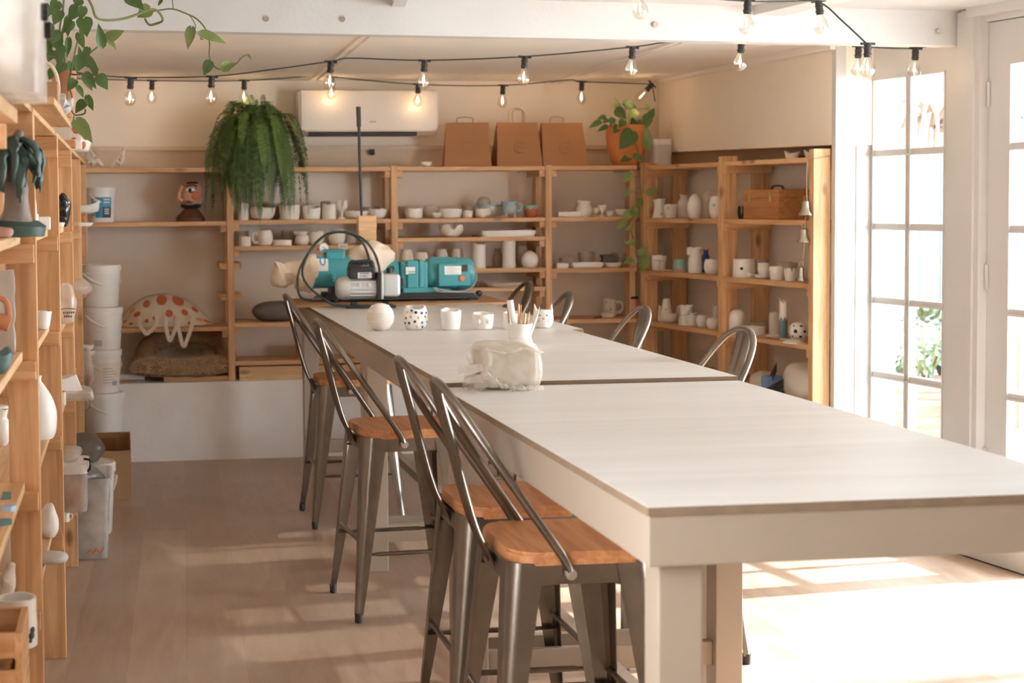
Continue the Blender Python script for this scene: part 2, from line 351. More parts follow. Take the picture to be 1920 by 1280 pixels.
def door_leaf(n, s0, s1, mid, stile0, stile1, hinge_s):
    """one glazed leaf seen in the wall: timber frame, muntins, panes, hinges"""
    b = bm(); o0, o1 = -.055, -.015
    wbox(s0, stile0, o0, o1, .15, 2.24, b); wbox(stile1, s1, o0, o1, .15, 2.24, b)
    wbox(stile0, stile1, o0, o1, .15, .27, b); wbox(stile0, stile1, o0, o1, 2.057, 2.24, b)
    fr = struct('door_%d' % n, b, M['door'])
    m = bm(); wbox(mid-.012, mid+.012, o0+.005, o1-.002, .27, 2.057, m)
    for z in (1.701, 1.345, .985, .62): wbox(stile0, stile1, o0+.005, o1-.002, z-.012, z+.012, m)
    for s in (stile0, mid+.012, mid-.020, stile1-.008):
        wbox(s, s+.008, o1-.002, o1+.006, .27, 2.057, m)
    for z in (1.701, 1.345, .985, .62, 2.07):
        wbox(stile0, stile1, o1-.002, o1+.006, z-.020, z-.012, m)
    struct('muntin', m, M['door'], parent=fr)
    struct('glazing', wbox(stile0, stile1, -.038, -.034, .27, 2.057), M['glass'], parent=fr)
    for z in (1.93, 1.13, .32):
        h = bm(); P = wp(hinge_s, -.008, z); tube(h, [P-Vector((0, 0, .055)), P+Vector((0, 0, .055))], .008, 8); struct('hinge', h, M['door'], parent=fr, smooth=True)
    return fr
door_leaf(1, .587, 1.310, 1.005, .726, 1.296, .60)
door_leaf(2, -.415, .423, -.02, -.28, .279, .415)
# ceilings, beam, rafters, battens
def ceilz(y): return 2.212+(9.95-y)*.0125
b = bm(); A = []
for z in (0, .12):
    A.append([b.verts.new((x, y, ceilz(y)+z)) for x, y in ((-.8, 10.1), (-.8, 6.6), (3.9, 7.1), (3.35, 10.1))])
for f in (A[0], A[1][::-1]): b.faces.new(f)
for i in range(4): b.faces.new((A[0][i], A[0][(i+1) % 4], A[1][(i+1) % 4], A[1][i]))
struct('ceiling', b, M['ceil'])
struct('ceiling_front', poly(bm(), [(-.8, -2.9), wp(-9.2, -.1, 0).xy, wp(.6, -.1, 0).xy, (-.8, 6.6)], 2.312, 2.43), M['white'])
def ybeam(x): return 6.545+.122*x
def beampoly(x0, x1, d0, d1): return [(x0, ybeam(x0)+d0), (x1, ybeam(x1)+d0), (x1, ybeam(x1)+d1), (x0, ybeam(x0)+d1)]
bm_ = poly(bm(), beampoly(-.62, 3.735, 0, .10), 2.158, 2.44); beam = struct('trim_7', bm_, M['beam'])
for px, py in ((499, 35), (642, 36), (1229, 46), (1762, 58)):
    P = at(px, py, y=6.6); P = at(px, py, y=ybeam(P.x)); c = bm(); cyl(c, P+Vector((0, -.004, 0)), P+Vector((0, .01, 0)), .012, 14)
    struct('bolt', c, M['bolt'], parent=beam, smooth=True)
for n, (pa, w) in ((8, ((735, 762), 0)), (9, ((1415, 1490), 0))):
    x0 = at(pa[0], 15, y=6.6).x; x0 = at(pa[0], 15, y=ybeam(x0)).x
    struct('trim_%d' % n, poly(bm(), [(x0, ybeam(x0)), (x0+.055, ybeam(x0+.055)), (x0+.055-.4, 3.4), (x0-.4, 3.4)] if n == 8 else [(x0, ybeam(x0)), (x0+.14, ybeam(x0+.14)), (x0+.5, 3.4), (x0+.36, 3.4)], 2.272, 2.312), M['white'])
for n, (a, c) in ((10, ((680, 72), (592, 148))), (11, ((1258, 80), (1042, 152)))):
    A0 = at(*a, z=2.245); C0 = at(*c, z=2.214); d = (C0-A0); d.normalize(); q = Vector((-d.y, d.x, 0))*.022
    A0 = A0-d*.3; b = bm()
    for k in (-1, 1):
        pts = [A0+q*(k-.55), A0+q*(k+.55), C0+q*(k+.55), C0+q*(k-.55)]
        lo = [b.verts.new((p.x, p.y, ceilz(p.y)-.011)) for p in pts]; hi = [b.verts.new((p.x, p.y, ceilz(p.y)+.002)) for p in pts]
        b.faces.new(lo); b.faces.new(hi[::-1])
        for i in range(4): b.faces.new((lo[i], lo[(i+1) % 4], hi[(i+1) % 4], hi[i]))
    struct('trim_%d' % n, b, M['ceil'])
struct('trim_12', poly(bm(), [wp(1.30, .195, 0).xy, wp(3.5, .017, 0).xy, wp(3.5, .047, 0).xy, wp(1.30, .225, 0).xy], 2.20, 2.26), M['ceil'])
# ------------------------------------------------------------------ outside the glazed doors
ext = lambda n, b, m: struct(n, b, m)
ext('ground', bx(3.3, 14, -3, 22, -.3, -.12), mat('concrete', (.34, .32, .30), .8, var=.1, scale=3))
mw = mat('garden_render', (.55, .56, .56), .8, var=.03)
xa = at(1662, 400, y=11.2).x; xb = at(1700, 400, y=11.2).x; zb = at(1680, 238, y=11.2).z
ext('wall_garden', bx(3.6, xa, 11.2, 11.4, -.2, 7), mw); ext('wall_garden_low', bx(xa, xb, 11.21, 11.39, -.2, zb), mw)
b = bm(); zf = at(1730, 222, y=13.5).z
for i in range(26): bx(4.6+i*.2, 4.6+i*.2+.03, 13.488, 13.5, -.2, zf, b=b)
bx(4.6, 9.7, 13.5, 13.53, -.2, zf, b=b); ext('wall_fence', b, mat('steel_fence', (.10, .115, .13), .5, var=.05))
b = bm(); z1 = at(1730, 178, y=16.0).z
for i in range(46):
    x = 4.8+i*.13; A4 = [b.verts.new(p) for p in ((x, 13.7, zf), (x+.065, 13.7, zf+.03), (x+.13, 13.7, zf), (x+.13, 16, z1), (x+.065, 16, z1+.03), (x, 16, z1))]
    b.faces.new((A4[0], A4[1], A4[4], A4[5])); b.faces.new((A4[1], A4[2], A4[3], A4[4]))
ext('roof_neighbour', b, mat('corrugated_roof', (.15, .16, .165), .5))
ext('wall_neighbour', bx(4.2, 14, 16.1, 16.3, 0, 9), mat('blue_grey_wall', (.075, .095, .11), .7))
ext('added_eave_sun_block', wbox(-9, 3.9, -1.0, -.16, 2.17, 2.33), M['white'])  # overhang added out of view to keep sun off the table tops
# planter, bush and dried palm
P = at(1738, 790, y=9.7)
pl = bm(); bx(P.x-.55, P.x+.6, 9.75, 10.2, -.12, at(1738, 718, y=9.7).z, b=pl)
tag(obj('brick_planter', pl, wood('old_brick', (.16, .075, .05), (.26, .17, .125), 0, .9, False), smooth=False), 'low brick planter outside the glazed door below a leafy bush', 'planter')
def leaf_quad(b, o, d, n, L, W, fold=.25, curl=.2):
    """one pointed leaf: base o, direction d, face normal n"""
    d = d.normalized(); s = d.cross(n).normalized(); n = s.cross(d).normalized(); V = []
    for t, w in ((0, .05), (.16, .8), (.4, 1), (.7, .62), (1, .0)):
        c = o+d*(L*t)-n*(curl*L*t*t); h = W*.5*w
        V.append((b.verts.new(c-s*h+n*(fold*h)), b.verts.new(c), b.verts.new(c+s*h+n*(fold*h))))
    for p, q in zip(V, V[1:]):
        b.faces.new((p[0], p[1], q[1], q[0])); b.faces.new((p[1], p[2], q[2], q[1]))
rg = random.Random(3)
C0 = at(1738, 650, y=9.98); t = thing('leafy_bush', 'pale leafy bush growing in the brick planter outside the glass door', 'bush', (C0.x, 9.98, at(1738, 718, y=9.98).z))
fb = bm()
for i in range(520):
    v = Vector((rg.gauss(0, 1), rg.gauss(0, 1), rg.gauss(0, 1))).normalized()
    o = Vector((v.x*.30, v.y*.19, .22+v.z*.22))*1; leaf_quad(fb, o, v+Vector((0, 0, -.35)), v+Vector((0, 0, .6)), rg.uniform(.05, .09), rg.uniform(.03, .045))
obj('foliage', fb, mat('bush_leaf', (.06, .085, .04), .4, var=.5, scale=6), t)
st = bm()
for i in range(9):
    a = i*.7; tube(st, crv([(0, 0, 0), (.08*math.cos(a), .06*math.sin(a), .15), (.2*math.cos(a), .12*math.sin(a), .36)], 4), .006, 6)
obj('stem', st, M['stem'], t)
C1 = at(1752, 238, y=10.6); t = thing('dried_palm', 'dried brown palm with drooping dead leaves beyond the glass door', 'palm', (C1.x, C1.y, -.12))
zc = C1.z+.12; tb = bm(); tube(tb, crv([(.62, 0, 0), (.60, .02, zc*.5), (.40, 0, zc*.93), (0, 0, zc)], 6), [.03]*19, 10); obj('trunk', tb, mat('palm_trunk', (.12, .085, .06), .9), t)
lb = bm()
for i in range(34):
    a = rg.uniform(0, 2*PI); L = rg.uniform(.25, .5); up = rg.uniform(-.02, .22)
    pts = crv([(0, 0, zc), (math.cos(a)*L*.45, math.sin(a)*L*.45, zc+up), (math.cos(a)*L*.75, math.sin(a)*L*.75, zc+up*.2-.12), (math.cos(a)*L*.8, math.sin(a)*L*.8, zc-rg.uniform(.2, .55))], 5)
    for k, (p, q) in enumerate(zip(pts, pts[1:])):
        w0 = .02*(1-k/len(pts)); w1 = .02*(1-(k+1)/len(pts)); s = Vector((-math.sin(a), math.cos(a), .3))
        vs = [b_ for b_ in (p-s*w0, p+s*w0, q+s*w1, q-s*w1)]; lb.faces.new([lb.verts.new(v) for v in vs])
obj('foliage', lb, mat('dead_leaf', (.17, .11, .075), .8, var=.3), t)
b = bm()  # unseen slats added to thin the sun reaching the far floor
for i in range(24): bx(8.98, 9.02, -1, 8.6, 3.56+i*.06, 3.56+i*.06+.035, b=b)
for y in (-.9, 2.2, 5.4, 8.5): bx(9.02, 9.12, y, y+.1, -.2, 5.0, b=b)
ext('added_sun_filter_slats', b, M['white'])
# ================================================================== LIGHT
w = bpy.data.worlds.new('World'); S.world = w; w.use_nodes = True
bg = w.node_tree.nodes['Background']; bg.inputs[0].default_value = (.86, .93, 1.0, 1); bg.inputs[1].default_value = 4.2
sun = bpy.data.lights.new('sun', 'SUN'); sun.energy = 4.8; sun.angle = math.radians(.8); sun.color = (1, .985, .96)
so = bpy.data.objects.new('sun', sun); COL.objects.link(so)
el = math.radians(25.5); sd = Vector((-math.cos(el), -math.cos(el)*.115, -math.sin(el)))
so.rotation_euler = sd.to_track_quat('-Z', 'Y').to_euler()
# camera
cam = bpy.data.cameras.new('camera'); co = bpy.data.objects.new('camera', cam); COL.objects.link(co)
cam.sensor_width = 36; cam.lens = FPX/1920*36; cam.shift_x = (960-PX0)/1920; cam.shift_y = (PY0-640)/1920
mw4 = Matrix((RV, UV, -FV)).transposed().to_4x4(); mw4.translation = CP; co.matrix_world = mw4
cam.dof.use_dof = True; cam.dof.focus_distance = 5.4; cam.dof.aperture_fstop = 5.0; cam.clip_start = .05
S.camera = co
S.view_settings.view_transform = 'Standard'; S.view_settings.look = 'None'; S.view_settings.gamma = 1; S.view_settings.exposure = 2.36
S.cycles.use_denoising = True; S.cycles.max_bounces = 10; S.cycles.diffuse_bounces = 6; S.cycles.transparent_max_bounces = 16; S.cycles.caustics_reflective = False; S.cycles.caustics_refractive = False
# ================================================================== TABLES
def table(name, xl, xr, y0, y1, top, label, front, mid):
    """plywood top, apron frame, four legs (set in behind the apron) and low end rails"""
    t = thing(name, label, 'table', ((xl+xr)/2, (y0+y1)/2, 0), 0, 'white work tables in a row')
    cx, cy = (xl+xr)/2, (y0+y1)/2; X = xr-cx; Y = y1-cy
    tb = bx(-X, X, -Y, Y, top-.017, top, .002)
    o = obj('tabletop', tb, 'top', t, smooth=False); o.data.materials.append(M['ply_edge'])
    for p in o.data.polygons:
        if abs(p.normal.z) < .5: p.material_index = 1
    for nm, e in (('apron', (-X+.004, X-.004, -Y+.004, -Y+.03)), ('apron', (-X+.004, X-.004, Y-.03, Y-.004)), ('apron', (-X+.004, -X+.03, -Y+.03, Y-.03)), ('apron', (X-.03, X-.004, -Y+.03, Y-.03))):
        obj(nm, bx(*e, top-.107, top-.017, .002), 'paint', t, smooth=False)
    lw = .082
    for sx in (-1, 1):
        for sy in (-1, 1):
            ax, ay = sx*(X-.03-lw/2), sy*(Y-.03-lw/2)
            obj('leg', bx(ax-lw/2, ax+lw/2, ay-lw/2, ay+lw/2, 0, top-.018, .003), 'paint', t, smooth=False)
    for sy in ((1,) if front else (-1, 1)):
        ay = sy*(Y-.03-lw/2); obj('stretcher', bx(-X+.112, X-.112, ay-.016, ay+.016, .115, .185, .002), 'paint', t, smooth=False)
    obj('stretcher', bx(-.02, .02, -Y+(.9 if front else .09), Y-.09, .13, .17, .002), 'paint', t, smooth=False)
    return t
TZ = .95
table('work_table', .898, 1.80, 2.775, 4.69, TZ-.008, 'nearest of the row of white work tables, its plywood corner closest to the camera', True, 0)
table('work_table', .912, 1.80, 4.702, 6.60, TZ+.004, 'middle work table with the wrapped clay block at its near seam', False, 0)
table('work_table', .918, 1.865, 6.612, 9.02, TZ, 'farthest work table carrying the row of cups and the teal pug mill', False, 0)
# ================================================================== STOOLS
def stool_meshes():
    D = {}
    b = bm(); prism(b, rrect(.345, .335, .06, 6, .012), 2, .640, .671)
    ed = [e for e in b.edges if abs(e.verts[0].co.z-e.verts[1].co.z) < 1e-4]; bmesh.ops.bevel(b, geom=ed, offset=.006, segments=2, affect='EDGES')
    D['seat'] = b
    b = bm(); o = rrect(.335, .325, .05, 6); i = rrect(.331, .321, .048, 6)
    n = len(o); R = [[b.verts.new((p[0], p[1], z)) for p in q] for q, z in ((o, .639), (o, .594), (i, .594), (i, .637))]
    for A, B in zip(R, R[1:]):
        for k in range(n): b.faces.new((A[k], A[(k+1) % n], B[(k+1) % n], B[k]))
    D['seat_frame'] = b
    return D
def stool_leg(sx, sy):
    b = bm(); rows = []
    for t in [i/10 for i in range(11)]:
        z = .646*(1-t)+.028*t; k = t if t < .8 else t+(t-.8)**2*1.1
        cx = sx*(.168+.046*k); cy = sy*(.163+.046*k); f = .082*(1-t)+.026*t; r = .035*(1-t)+.012*t
        out = [(cx-sx*f, cy)]
        for q in range(5):
            a = q/4*PI/2; out.append((cx-sx*r+sx*r*math.sin(a), cy-sy*r+sy*r*math.cos(a)))
        out.append((cx, cy-sy*f))
        inn = [(x-sx*.0025 if i > 2 else x, y-sy*.0025 if i < 4 else y) for i, (x, y) in enumerate(out)]
        rows.append([b.verts.new((x, y, z)) for x, y in out+inn[::-1]])
    m = len(rows[0])
    for A, B in zip(rows, rows[1:]):
        for k in range(m): b.faces.new((A[k], A[(k+1) % m], B[(k+1) % m], B[k]))
    b.faces.new(rows[0]); b.faces.new(rows[-1][::-1])
    # pressed rib low on the corner
    return b
def make_stool(label):
    t = thing('bar_stool', label, 'stool', (0, 0, 0), 0, 'steel bar stools round the tables')
    D = stool_meshes()
    obj('seat', D['seat'], 'seat', t); obj('seat_frame', D['seat_frame'], 'steel', t)
    for sx in (-1, 1):
        for sy in (-1, 1):
            l = obj('leg', stool_leg(sx, sy), 'steel', t, auto=30)
            k = 1+.2**2*1.1; x, y = sx*(.168+.046*k-.012), sy*(.163+.046*k-.012)
            obj('foot_cap', lathe(bm(), [(0, 0), (.0125, 0), (.0135, .008), (.0145, .034), (0, .034)], 12, (x, y, 0)), 'rubber', l)
    def foot(sx, sy, z): t_ = (.646-z)/.618; return Vector((sx*(.168+.046*t_-.012), sy*(.163+.046*t_-.012), z))
    for a, c, z in (((-1, -1), (1, -1), .235), ((-1, 1), (1, 1), .235), ((-1, -1), (-1, 1), .275), ((1, -1), (1, 1), .275)):
        p, q = foot(*a, z), foot(*c, z); L = [p.lerp(q, f) for f in (0, .12, .16, .84, .88, 1)]
        obj('stretcher', tube(bm(), L, [.011, .011, .008, .008, .011, .011], 8, squash=[.45, .45, 1, 1, .45, .45]), 'steel', t)
    for s in (-1, 1):
        obj('brace', tube(bm(), [foot(-1, -s, .575), Vector((0, 0, .592)), foot(1, s, .575)], [.009]*3, 6, squash=[.5]*3), 'steel', t)
    half = [(-.028, .178, .618), (-.042, .176, .655), (-.116, .168, .765), (-.198, .152, .885), (-.262, .118, .985), (-.292, .068, 1.036), (-.302, 0, 1.052)]
    pts = half + [(x, -y, z) for x, y, z in half[-2::-1]]; P = crv(pts, 6); n = len(P)
    sq = [1.0]*n; rs = [.0105]*n
    for i in range(7): rs[i] = rs[n-1-i] = .0105+(.004*(1-i/6)); sq[i] = sq[n-1-i] = .45+.55*i/6
    arch = obj('back_frame', tube(bm(), P, rs, 10, squash=sq), 'steel', t)
    for s in (-1, 1):
        c = bm(); cyl(c, (-.028, s*.170, .622), (-.028, s*.192, .622), .0085, 12); cyl(c, (-.028, s*.17, .622), (-.028, s*.185, .622), .0135, 12); obj('bolt', c, 'bolt', arch)
    # sheet-metal splat with two pressed ribs
    b = bm(); spine = crv([(-.162, .605), (-.180, .640), (-.208, .70), (-.235, .79), (-.268, .92), (-.292, 1.01), (-.298, 1.045)], 5); rows = []
    for i, p in enumerate(spine):
        t_ = i/(len(spine)-1); w = .030+.020*min(1, t_*1.5); row = []
        for k in range(13):
            u = -1+k/6.0; rib = .006*math.exp(-((abs(u)-.42)/.13)**2)*min(1, max(0, (t_-.1)*6))*min(1, max(0, (.93-t_)*8)); edge = .007*max(0, abs(u)-.86)/.14
            row.append(b.verts.new((p.x+rib-edge, u*w, p.y)))
        rows.append(row)
    for A, B in zip(rows, rows[1:]):
        for k in range(12): b.faces.new((A[k], A[k+1], B[k+1], B[k]))
    o = obj('splat', b, 'steel', t, auto=60); sol = o.modifiers.new('Solidify', 'SOLIDIFY'); sol.thickness = .0018
    for o in [c for c in t.children]+[g for c in t.children for g in c.children]:
        for v in o.data.vertices: v.co.y *= 1.16
    return t
def place(o, x, y, deg): o.location = (x, y, 0); o.rotation_euler = (0, 0, math.radians(deg))
s0 = make_stool('steel stool with wooden seat nearest the camera, in front of the nearest table')
place(s0, 1.03, 3.87, 0)
STOOLS = [(1.035, 4.44, 0, 'steel stool with wooden seat directly behind the nearest one'),
          (.98, 5.955, 4, 'steel stool standing in the open with all its legs on the plank floor'),
          (1.03, 7.635, 1, 'steel stool farthest along the aisle, close to the white ledge'),
          (1.72, 5.20, 184, 'stool across the table whose back rises below the end post of the shelves'),
          (1.745, 6.36, 181, 'stool across the table whose back rises before the corner shelf post'),
          (1.735, 7.46, 178, 'stool across the table whose back rises just beyond the cat cup'),
          (1.80, 8.47, 184, 'stool across the table at its far end, beside the pug mill plug')]
for x, y, a, lb in STOOLS: copytree(s0, (x, y, 0), math.radians(a), lb)
# ================================================================== FESTOON LIGHTS
BULBW = []
def bulb(parent, P, tilt=(0, 0, 0), r=.030):
    """socket hanging from the cord at P, with its glass bulb and filament"""
    R = Euler(tilt).to_matrix().to_4x4(); T = Matrix.Translation(P) @ R
    s = bm(); lathe(s, [(0, .008), (.013, .008), (.0145, 0), (.0145, -.012), (.0165, -.013), (.0165, -.018), (.0145, -.019), (.0145, -.034), (.0175, -.036), (.0175, -.04), (.0145, -.042), (.0145, -.05), (0, -.05)], 14, mt=T)
    tube(s, [T @ Vector((-.03, 0, .004)), T @ Vector((.03, 0, .004))], .0055, 8)
    so_ = obj('socket', s, 'black', parent)
    g = bm(); lathe(g, [(.012, -.048), (.0125, -.056), (.018, -.066), (r*.9, -.082), (r, -.098), (r*.93, -.112), (r*.65, -.124), (.009, -.130), (0, -.131)], 18, mt=T)
    bg_ = obj('bulb', g, 'bulbglass', so_)
    f = bm(); tube(f, [T @ Vector((0, 0, -.066)), T @ Vector((0, 0, -.104))], .0017, 6)
    obj('filament', f, 'filament', so_); BULBW.append(T @ Vector((0, 0, -.10)))
def string(label, pts, bulbs, n=5, r=.0035):
    t = thing('festoon_light_string', label, 'string lights', (0, 0, 0), 0, 'festoon light strings')
    obj('cord', tube(bm(), crv(pts, n), r, 6), 'cord', t)
    for P, tl in bulbs: bulb(t, P, tl)
    return t
def L_(px, py, y): return at(px, py, y=y)
c1 = [L_(95, 128, 8.0), L_(160, 138, 8.0), L_(245, 145, 8.0), L_(397, 143, 7.95), L_(505, 131, 7.9), L_(620, 115, 7.85), L_(659, 109, 7.8), L_(796, 113, 7.7), L_(984, 106, 7.5), L_(1186, 88, 7.3), L_(1255, 79, 7.22), L_(1390, 76, 7.15), L_(1500, 73, 7.13), L_(1610, 86, 7.12), L_(1660, 90, 7.1), L_(1717, 90, 7.08), L_(1780, 78, 7.02)]
string('black festoon string sagging across the room just behind the big white beam', c1,
       [(c1[i]-Vector((0, 0, .006)), (0, .06, 0)) for i in (2, 3, 5, 7, 8, 9, 11, 13, 15)])
c2 = [L_(110, 146, 9.6), L_(285, 151, 9.65), L_(458, 151, 9.65), L_(605, 141, 9.65), L_(622, 144, 9.65), L_(784, 158, 9.65), L_(943, 160, 9.65), L_(1064, 150, 9.65), L_(1091, 153, 9.6), L_(1205, 157, 9.55), L_(1222, 160, 9.55), L_(1228, 190, 9.55)]
string('black festoon string strung along the back wall above the shelves', c2,
       [(c2[i]-Vector((0, 0, .004)), (0, .04, 0)) for i in (1, 2, 4, 5, 6, 8)] + [(c2[10]+Vector((.0, 0, .005)), (0, .75, 0))])
c3 = [L_(1040, -30, 6.1), L_(1197, -28, 6.1), L_(1310, -6, 6.15), L_(1402, 2, 6.2), L_(1470, 3, 6.3), L_(1535, 4, 6.35), L_(1580, 40, 6.3), L_(1627, 84, 6.25)]
string('black festoon string in front of the beam, dropping to its lowest bulb near the doors', c3,
       [(c3[1], (0, -.08, 0)), (c3[3], (0, .04, 0)), (c3[5], (0, -.12, 0)), (c3[7], (0, 0, 0))])
for i, P in enumerate(BULBW):
    l = bpy.data.lights.new('bulb_light', 'POINT'); l.energy = .13; l.color = (1, .66, .36); l.shadow_soft_size = .005
    o = bpy.data.objects.new('bulb_light', l); COL.objects.link(o); o.location = P
# ================================================================== AIR CONDITIONER
ya = yback(1.45)-.20
A0, A1 = at(560, 168, y=ya), at(822, 172, y=ya); zb = at(700, 253, y=ya).z; zt = at(690, 168, y=ya).z
t = thing('air_conditioner', 'long white split air conditioner mounted high on the back wall', 'air conditioner', ((A0.x+A1.x)/2, yback(1.45)-.003, zb))
hw = (A1.x-A0.x)/2; hh = zt-zb
b = bm(); pr = [(0, .02), (-.03, 0), (-.15, .0), (-.195, .03), (-.205, .07), (-.205, hh-.03), (-.19, hh-.006), (-.17, hh), (0, hh)]
prism(b, pr, 0, -hw, hw); ed = [e for e in b.edges if all(abs(abs(v.co.x)-hw) < 1e-5 for v in e.verts) and e.verts[0].co.x*e.verts[1].co.x > 0]
bmesh.ops.bevel(b, geom=ed, offset=.014, segments=3, affect='EDGES'); obj('housing', b, 'acwhite', t)
obj('outlet_slot', bx(-hw+.06, hw-.13, -.192, -.05, -.004, .018, .002), 'black', t, smooth=False)
obj('louvre', bx(-hw+.03, hw-.02, -.214, -.150, .020, .026, .002), 'acwhite', t, smooth=False)
b = bm(); [bx(.0+i*.006, .004+i*.006, -.2065, -.2045, .074, .074+(.009 if i % 3 else .006), b=b) for i in range(7)]; obj('maker_mark', b, 'grey', t, smooth=False)
# pipe tap on the wall rail below it
P = at(699, 287, y=yback(1.45)-.06)
b = bm(); cyl(b, P+Vector((0, 0, 0)), P+Vector((0, .034, 0)), .014, 12); cyl(b, P+Vector((0, -.02, 0)), P, .009, 10); box(b, P+Vector((-.004, .01, .018)), (.03, .02, .012))
tag(obj('wall_hook', b, 'black'), 'small black hook fixed to the tan rail under the air conditioner', 'hook')
# ================================================================== SHELVING
YB = 9.57                                     # front of the back-wall shelves
def zb_(py, px=735): return at(px, py, y=YB).z
ZB = dict(top=1.684, a=1.376, b=1.235, b2=.757, c2=1.268, c3=1.075, c4=.968, d3=1.065, d4=.757)
ZB['b'] = zb_(459.5, 620); ZB['c2'] = zb_(444.5, 880); ZB['c3'] = zb_(503.5, 900); ZB['c4'] = zb_(539, 900); ZB['d3'] = zb_(502.5, 1110); ZB['d4'] = zb_(598, 1110)
ZB['a'] = zb_(409.5, 800); ZB['top'] = zb_(312, 860); ZB['b4'] = zb_(605, 500); ZB['aa'] = zb_(416, 300); ZB['a4'] = zb_(612.5, 400)
t = thing('wooden_shelving', 'long pine shelving on the white ledge along the back wall', 'shelving', (0, YB, .452))
def bpart(name, x0, x1, y0, y1, z0, z1, m, bev=.002): return obj(name, bx(x0, x1, y0-YB, y1-YB, z0-.452, z1-.452, bev), m, t, smooth=False)
LZ = .452
posts = [.598, 1.560, 2.487]
for x in posts:
    bpart('post', x-.019, x+.019, YB-.005, YB+.085, LZ, ZB['top']+.006, 'pine_z')
    bpart('post', x-.019, x+.019, YB+.235, YB+.325, LZ, ZB['top']-.03, 'pine_z')
bpart('post', 3.00, 3.035, YB+.05, YB+.14, LZ, ZB['top']-.028, 'pine_z')
bpart('post', -.60, -.56, YB-.005, YB+.085, LZ, ZB['top'], 'pine_z')
cl = {0: ('aa', 'a4'), 1: ('a', 'b', 'c3', 'b4'), 2: ('a', 'c2', 'c3', 'c4')}
for i, x in enumerate(posts):
    keysL = (('top', 'aa', 'a4') , ('top', 'a', 'b', 'b4'), ('top', 'a', 'c2', 'c3', 'c4'))[i]
    keysR = (('top', 'a', 'b', 'b4'), ('top', 'a', 'c2', 'c3', 'c4'), ('top', 'a', 'd3', 'd4'))[i]
    for ks, sd_ in ((keysL, -1), (keysR, 1)):
        for k in ks:
            z = ZB[k]; xa_, xb_ = sorted((x+sd_*.0195, x+sd_*.052))
            bpart('cleat', xa_, xb_, YB+.012, YB+.33, z-.062, z-.026, 'pine_y', .001)
for z in (1.135, .955):                       # spare cleats on the first post
    for sd_ in (-1, 1):
        xa_, xb_ = sorted((posts[0]+sd_*.0195, posts[0]+sd_*.062)); bpart('cleat', xa_, xb_, YB+.01, YB+.32, z-.036, z, 'pine_y', .001)
TB = .025
bnds = [(-.61, .578), (.618, 1.540), (1.580, 2.467), (2.507, 3.03)]
def board(i, z, y0=YB, y1=None): 
    x0, x1 = bnds[i]; bpart('shelf_board', x0, x1, y0, y1 or YB+.33, z-TB, z, 'pine_x')
for k in ('aa', 'a4'): board(0, ZB[k])
for k in ('a', 'b', 'b4'): board(1, ZB[k])
for k in ('a', 'c2', 'c3', 'c4'): board(2, ZB[k])
for k in ('a', 'd3', 'd4'): board(3, ZB[k])
for i in range(4): board(i, ZB['top'])
bpart('shelf_board', .62, 1.54, YB, YB+.33, zb_(684, 500)-.0, zb_(676, 500), 'pine_x')
b = bm()
for px, py in ((688, 324), (980, 321), (1160, 321)):
    P = at(px, py, y=YB+.30); box(b, P-Vector((0, YB, .452)), (.07, .012, .014))
obj('bracket', b, 'bolt', t, smooth=False)
# side-wall shelving, continuing round the corner
SO = .29                                      # how far its front stands off the side wall
ZR = [1.682, 1.373, 1.061, .759, .46]
t = thing('wooden_shelving', 'pine shelving against the side wall beside the glazed door, bells hanging on its end post', 'shelving', wp(2.3, .15, 0))
base = wp(2.3, .15, 0)
def rpart(name, s0, s1, o0, o1, z0, z1, m):
    b = bm(); poly(b, [(p-base.xy) for p in wpoly(s0, s1, o0, o1)], z0, z1)
    # mesh axes follow the wall so the grain runs with the board
    b.transform(Matrix.Rotation(-AW, 4, 'Z')); o = obj(name, b, m, t, smooth=False); o.rotation_euler = (0, 0, AW); return o
for s, zt_ in ((3.20, 1.70), (2.245, 1.712), (1.335, 1.722)):
    rpart('post', s, s+.042, SO-.092, SO, 0 if s < 3 else .453, zt_, 'pine_z' if s > 1.5 else 'pale_z')  # paler wood on the end post: daylight on it put into the colour
    if s > 1.5: rpart('post', s, s+.042, SO-.285, SO-.195, 0 if s < 3 else .453, zt_-.03, 'pine_z')
for k, z in enumerate(ZR):
    for s0, s1 in ((2.290, 3.235), (1.380, 2.243)):
        if k == 4: continue
        rpart('shelf_board', s0, s1, SO-.285, SO-.006, z-.024, z, 'pine_y')
        if s1 > 3 and k != 4: rpart('shelf_board', 3.243, 3.50, SO-.285, SO-.07, z-.024, z, 'pine_y')
    if k < 4:
        for s in (2.288, 2.21, 1.378, 3.165): rpart('cleat', s, s+.034, SO-.28, SO-.01, z-.062, z-.0245, 'pine_x')
rpart('shelf_board', 1.38, 3.2, SO-.275, SO-.03, .43, .455, 'pine_y')
rpart('shelf_board', 2.29, 3.235, SO-.285, SO-.20, .462, .50, 'pine_y')
# left-hand shelving, ladder frames seen face-on down the aisle
XL = -.213
LY = [4.02, 5.42, 6.80, 8.12, 9.28]
t = thing('wooden_shelving', 'tall pine shelving of ladder frames running down the aisle, crowded with pots and bags', 'shelving', (XL-.2, 6.5, 0))
def lpart(name, x0, x1, y0, y1, z0, z1, m, lean=0): return obj(name, bx(x0-XL+.2, x1-XL+.2, y0-6.5, y1-6.5, z0, z1, .002), m, t, smooth=False)
PW = .072
for i, y in enumerate(LY):
    w_ = (PW, .078, .085, .09, .09)[i]
    lpart('post', XL-w_, XL, y, y+.036, 0, 1.70, 'pine_z'); lpart('post', XL-.36, XL-.36+w_, y, y+.036, 0, 1.70, 'pine_z')
lpart('post', XL-PW, XL, 2.66, 2.696, 0, 1.70, 'pine_z'); lpart('post', XL-.36, XL-.36+PW, 2.66, 2.696, 0, 1.70, 'pine_z')
